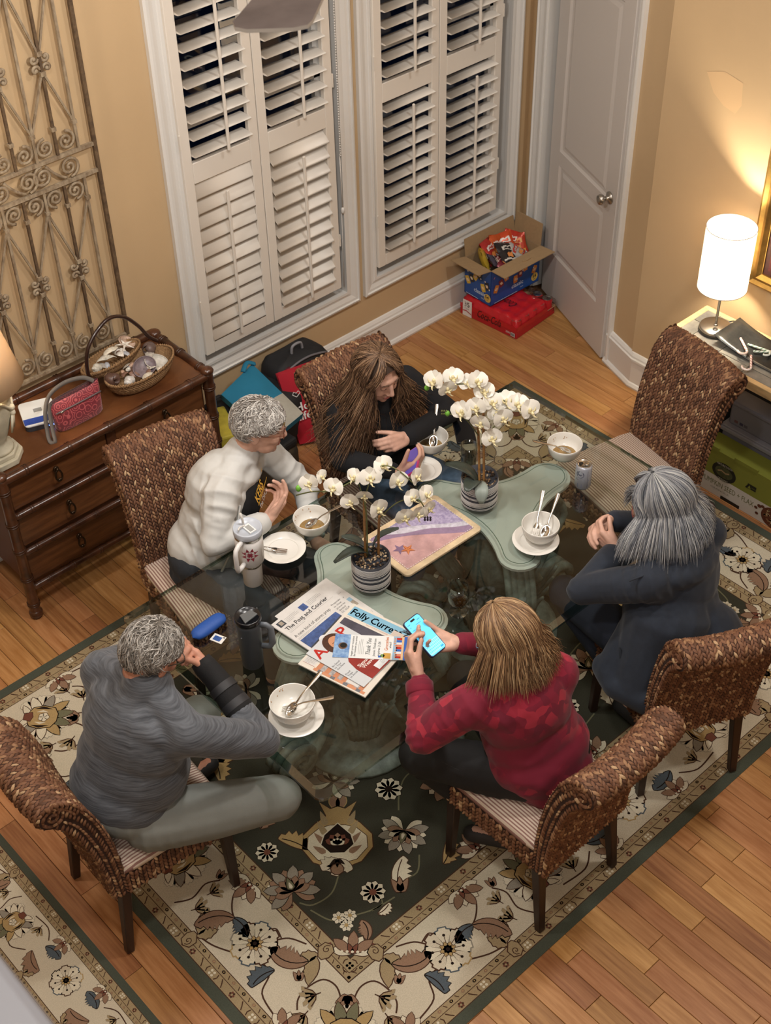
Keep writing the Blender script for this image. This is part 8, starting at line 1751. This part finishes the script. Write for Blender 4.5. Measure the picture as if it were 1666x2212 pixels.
I = Inlay(.0008); I.text('POWER', -.045, .215, .032, mblk2, bold=True, fit=.10); I.strip([(-.04, .27), (0, .285), (.04, .27)], .006, mblk2); I.build('print', t, plane_mat((0, -.1222, 0), (1, 0, 0), (0, 0, 1))); I = Inlay(.0008); I.text('SODER', -.1, .215, .04, mblk2, bold=True, fit=.20) if False else None
t, I = paper('paper', 'folded white printed paper sticking out beside the dresser post', 'paper', (2.84, 4.26), 60, .12, .10, .004, mwht, .001); I.poly([(.02, .02), (.09, .05), (.03, .06)], mblk2); I.build('print', t)
# ================================================================== CEILING FAN AND RAIL
fn = thing('ceiling_fan', 'grey-brown ceiling fan, one wooden blade tip showing before the shutters', 'fan', (FAN[0], FAN[1], 3.30)); m_bl = M('fan_blade_wood', '#5f5552', .6, var=.35, vscale=8, stretch=(1, 1, 1), col2='#4b4240'); m_ble = M('fan_blade_edge', '#a39c94', .5)
tip = P(578, 66, 3.3); dv = unit(A3(.115, .082, 0)); hub = A3(tip[0], tip[1], 3.3)+dv*.66; fn.location = V3(hub); a0 = math.atan2(-dv[1], -dv[0])
for k in range(5):
    a = a0+k*2*PI/5; b = MB(); w0, w1, L0, L1 = .055, .082, .17, .665; prof = [(L0, -w0), (L1-.035, -w1), (L1-.010, -w1+.012), (L1, -w1+.04), (L1-.012, w1-.03), (L1-.028, w1-.004), (L1-.05, w1), (L0, w0)]
    b.prism(prof, -.004, .004); n_ = len(prof); b.m = [0, 0]+[1]*n_; bl = b.build('blade', [m_bl, m_ble], fn); bl.rotation_euler = (.05, 0, a); b = MB(); b.bbox((.07, -.02, -.006), (.22, .02, .006)); ir = b.build('blade_iron', m_blk, bl)
b = MB(); b.lathe([(.04, .16), (.11, .12), (.12, .04), (.10, -.03), (.05, -.05)], n=28); b.build('motor', M('fan_bronze', '#4a4039', .4, .6), fn); b = MB(); b.tube([(0, 0, .14), (0, 0, ZC-3.3)], .014, 10); b.build('downrod', M('fan_bronze', '#4a4039', .4, .6), fn)
b = MB(); b.lathe([(.05, -.03), (.08, -.04), (.085, -.055), (.06, -.075), (.02, -.083), (0, -.084)], n=28); b.build('light_bowl', M('fan_bowl_glow', '#f6ead8', .5, emit='#ffeeda', estr=5), fn)
rl = thing('balcony_rail', 'blurred pale grey rail close to the viewer at the lower corner', 'railing', (0, 0, 0)); a_, b_ = P(-150, 1990, 3.2), P(70, 2280, 3.2); d = unit(b_-a_); n_ = A3(-d[1], d[0], 0); 
if np.dot(n_, -a_) > 0: n_ = -n_
mr_ = M('rail_paint', '#77767a', .5); s = MB(); off = -n_*.09
s.bar(tuple(a_-d*.5+n_*0+off*0-n_*.0), tuple(b_+d*.5), .06, .05); s.build('hand_rail', mr_, rl, bevel=.012)
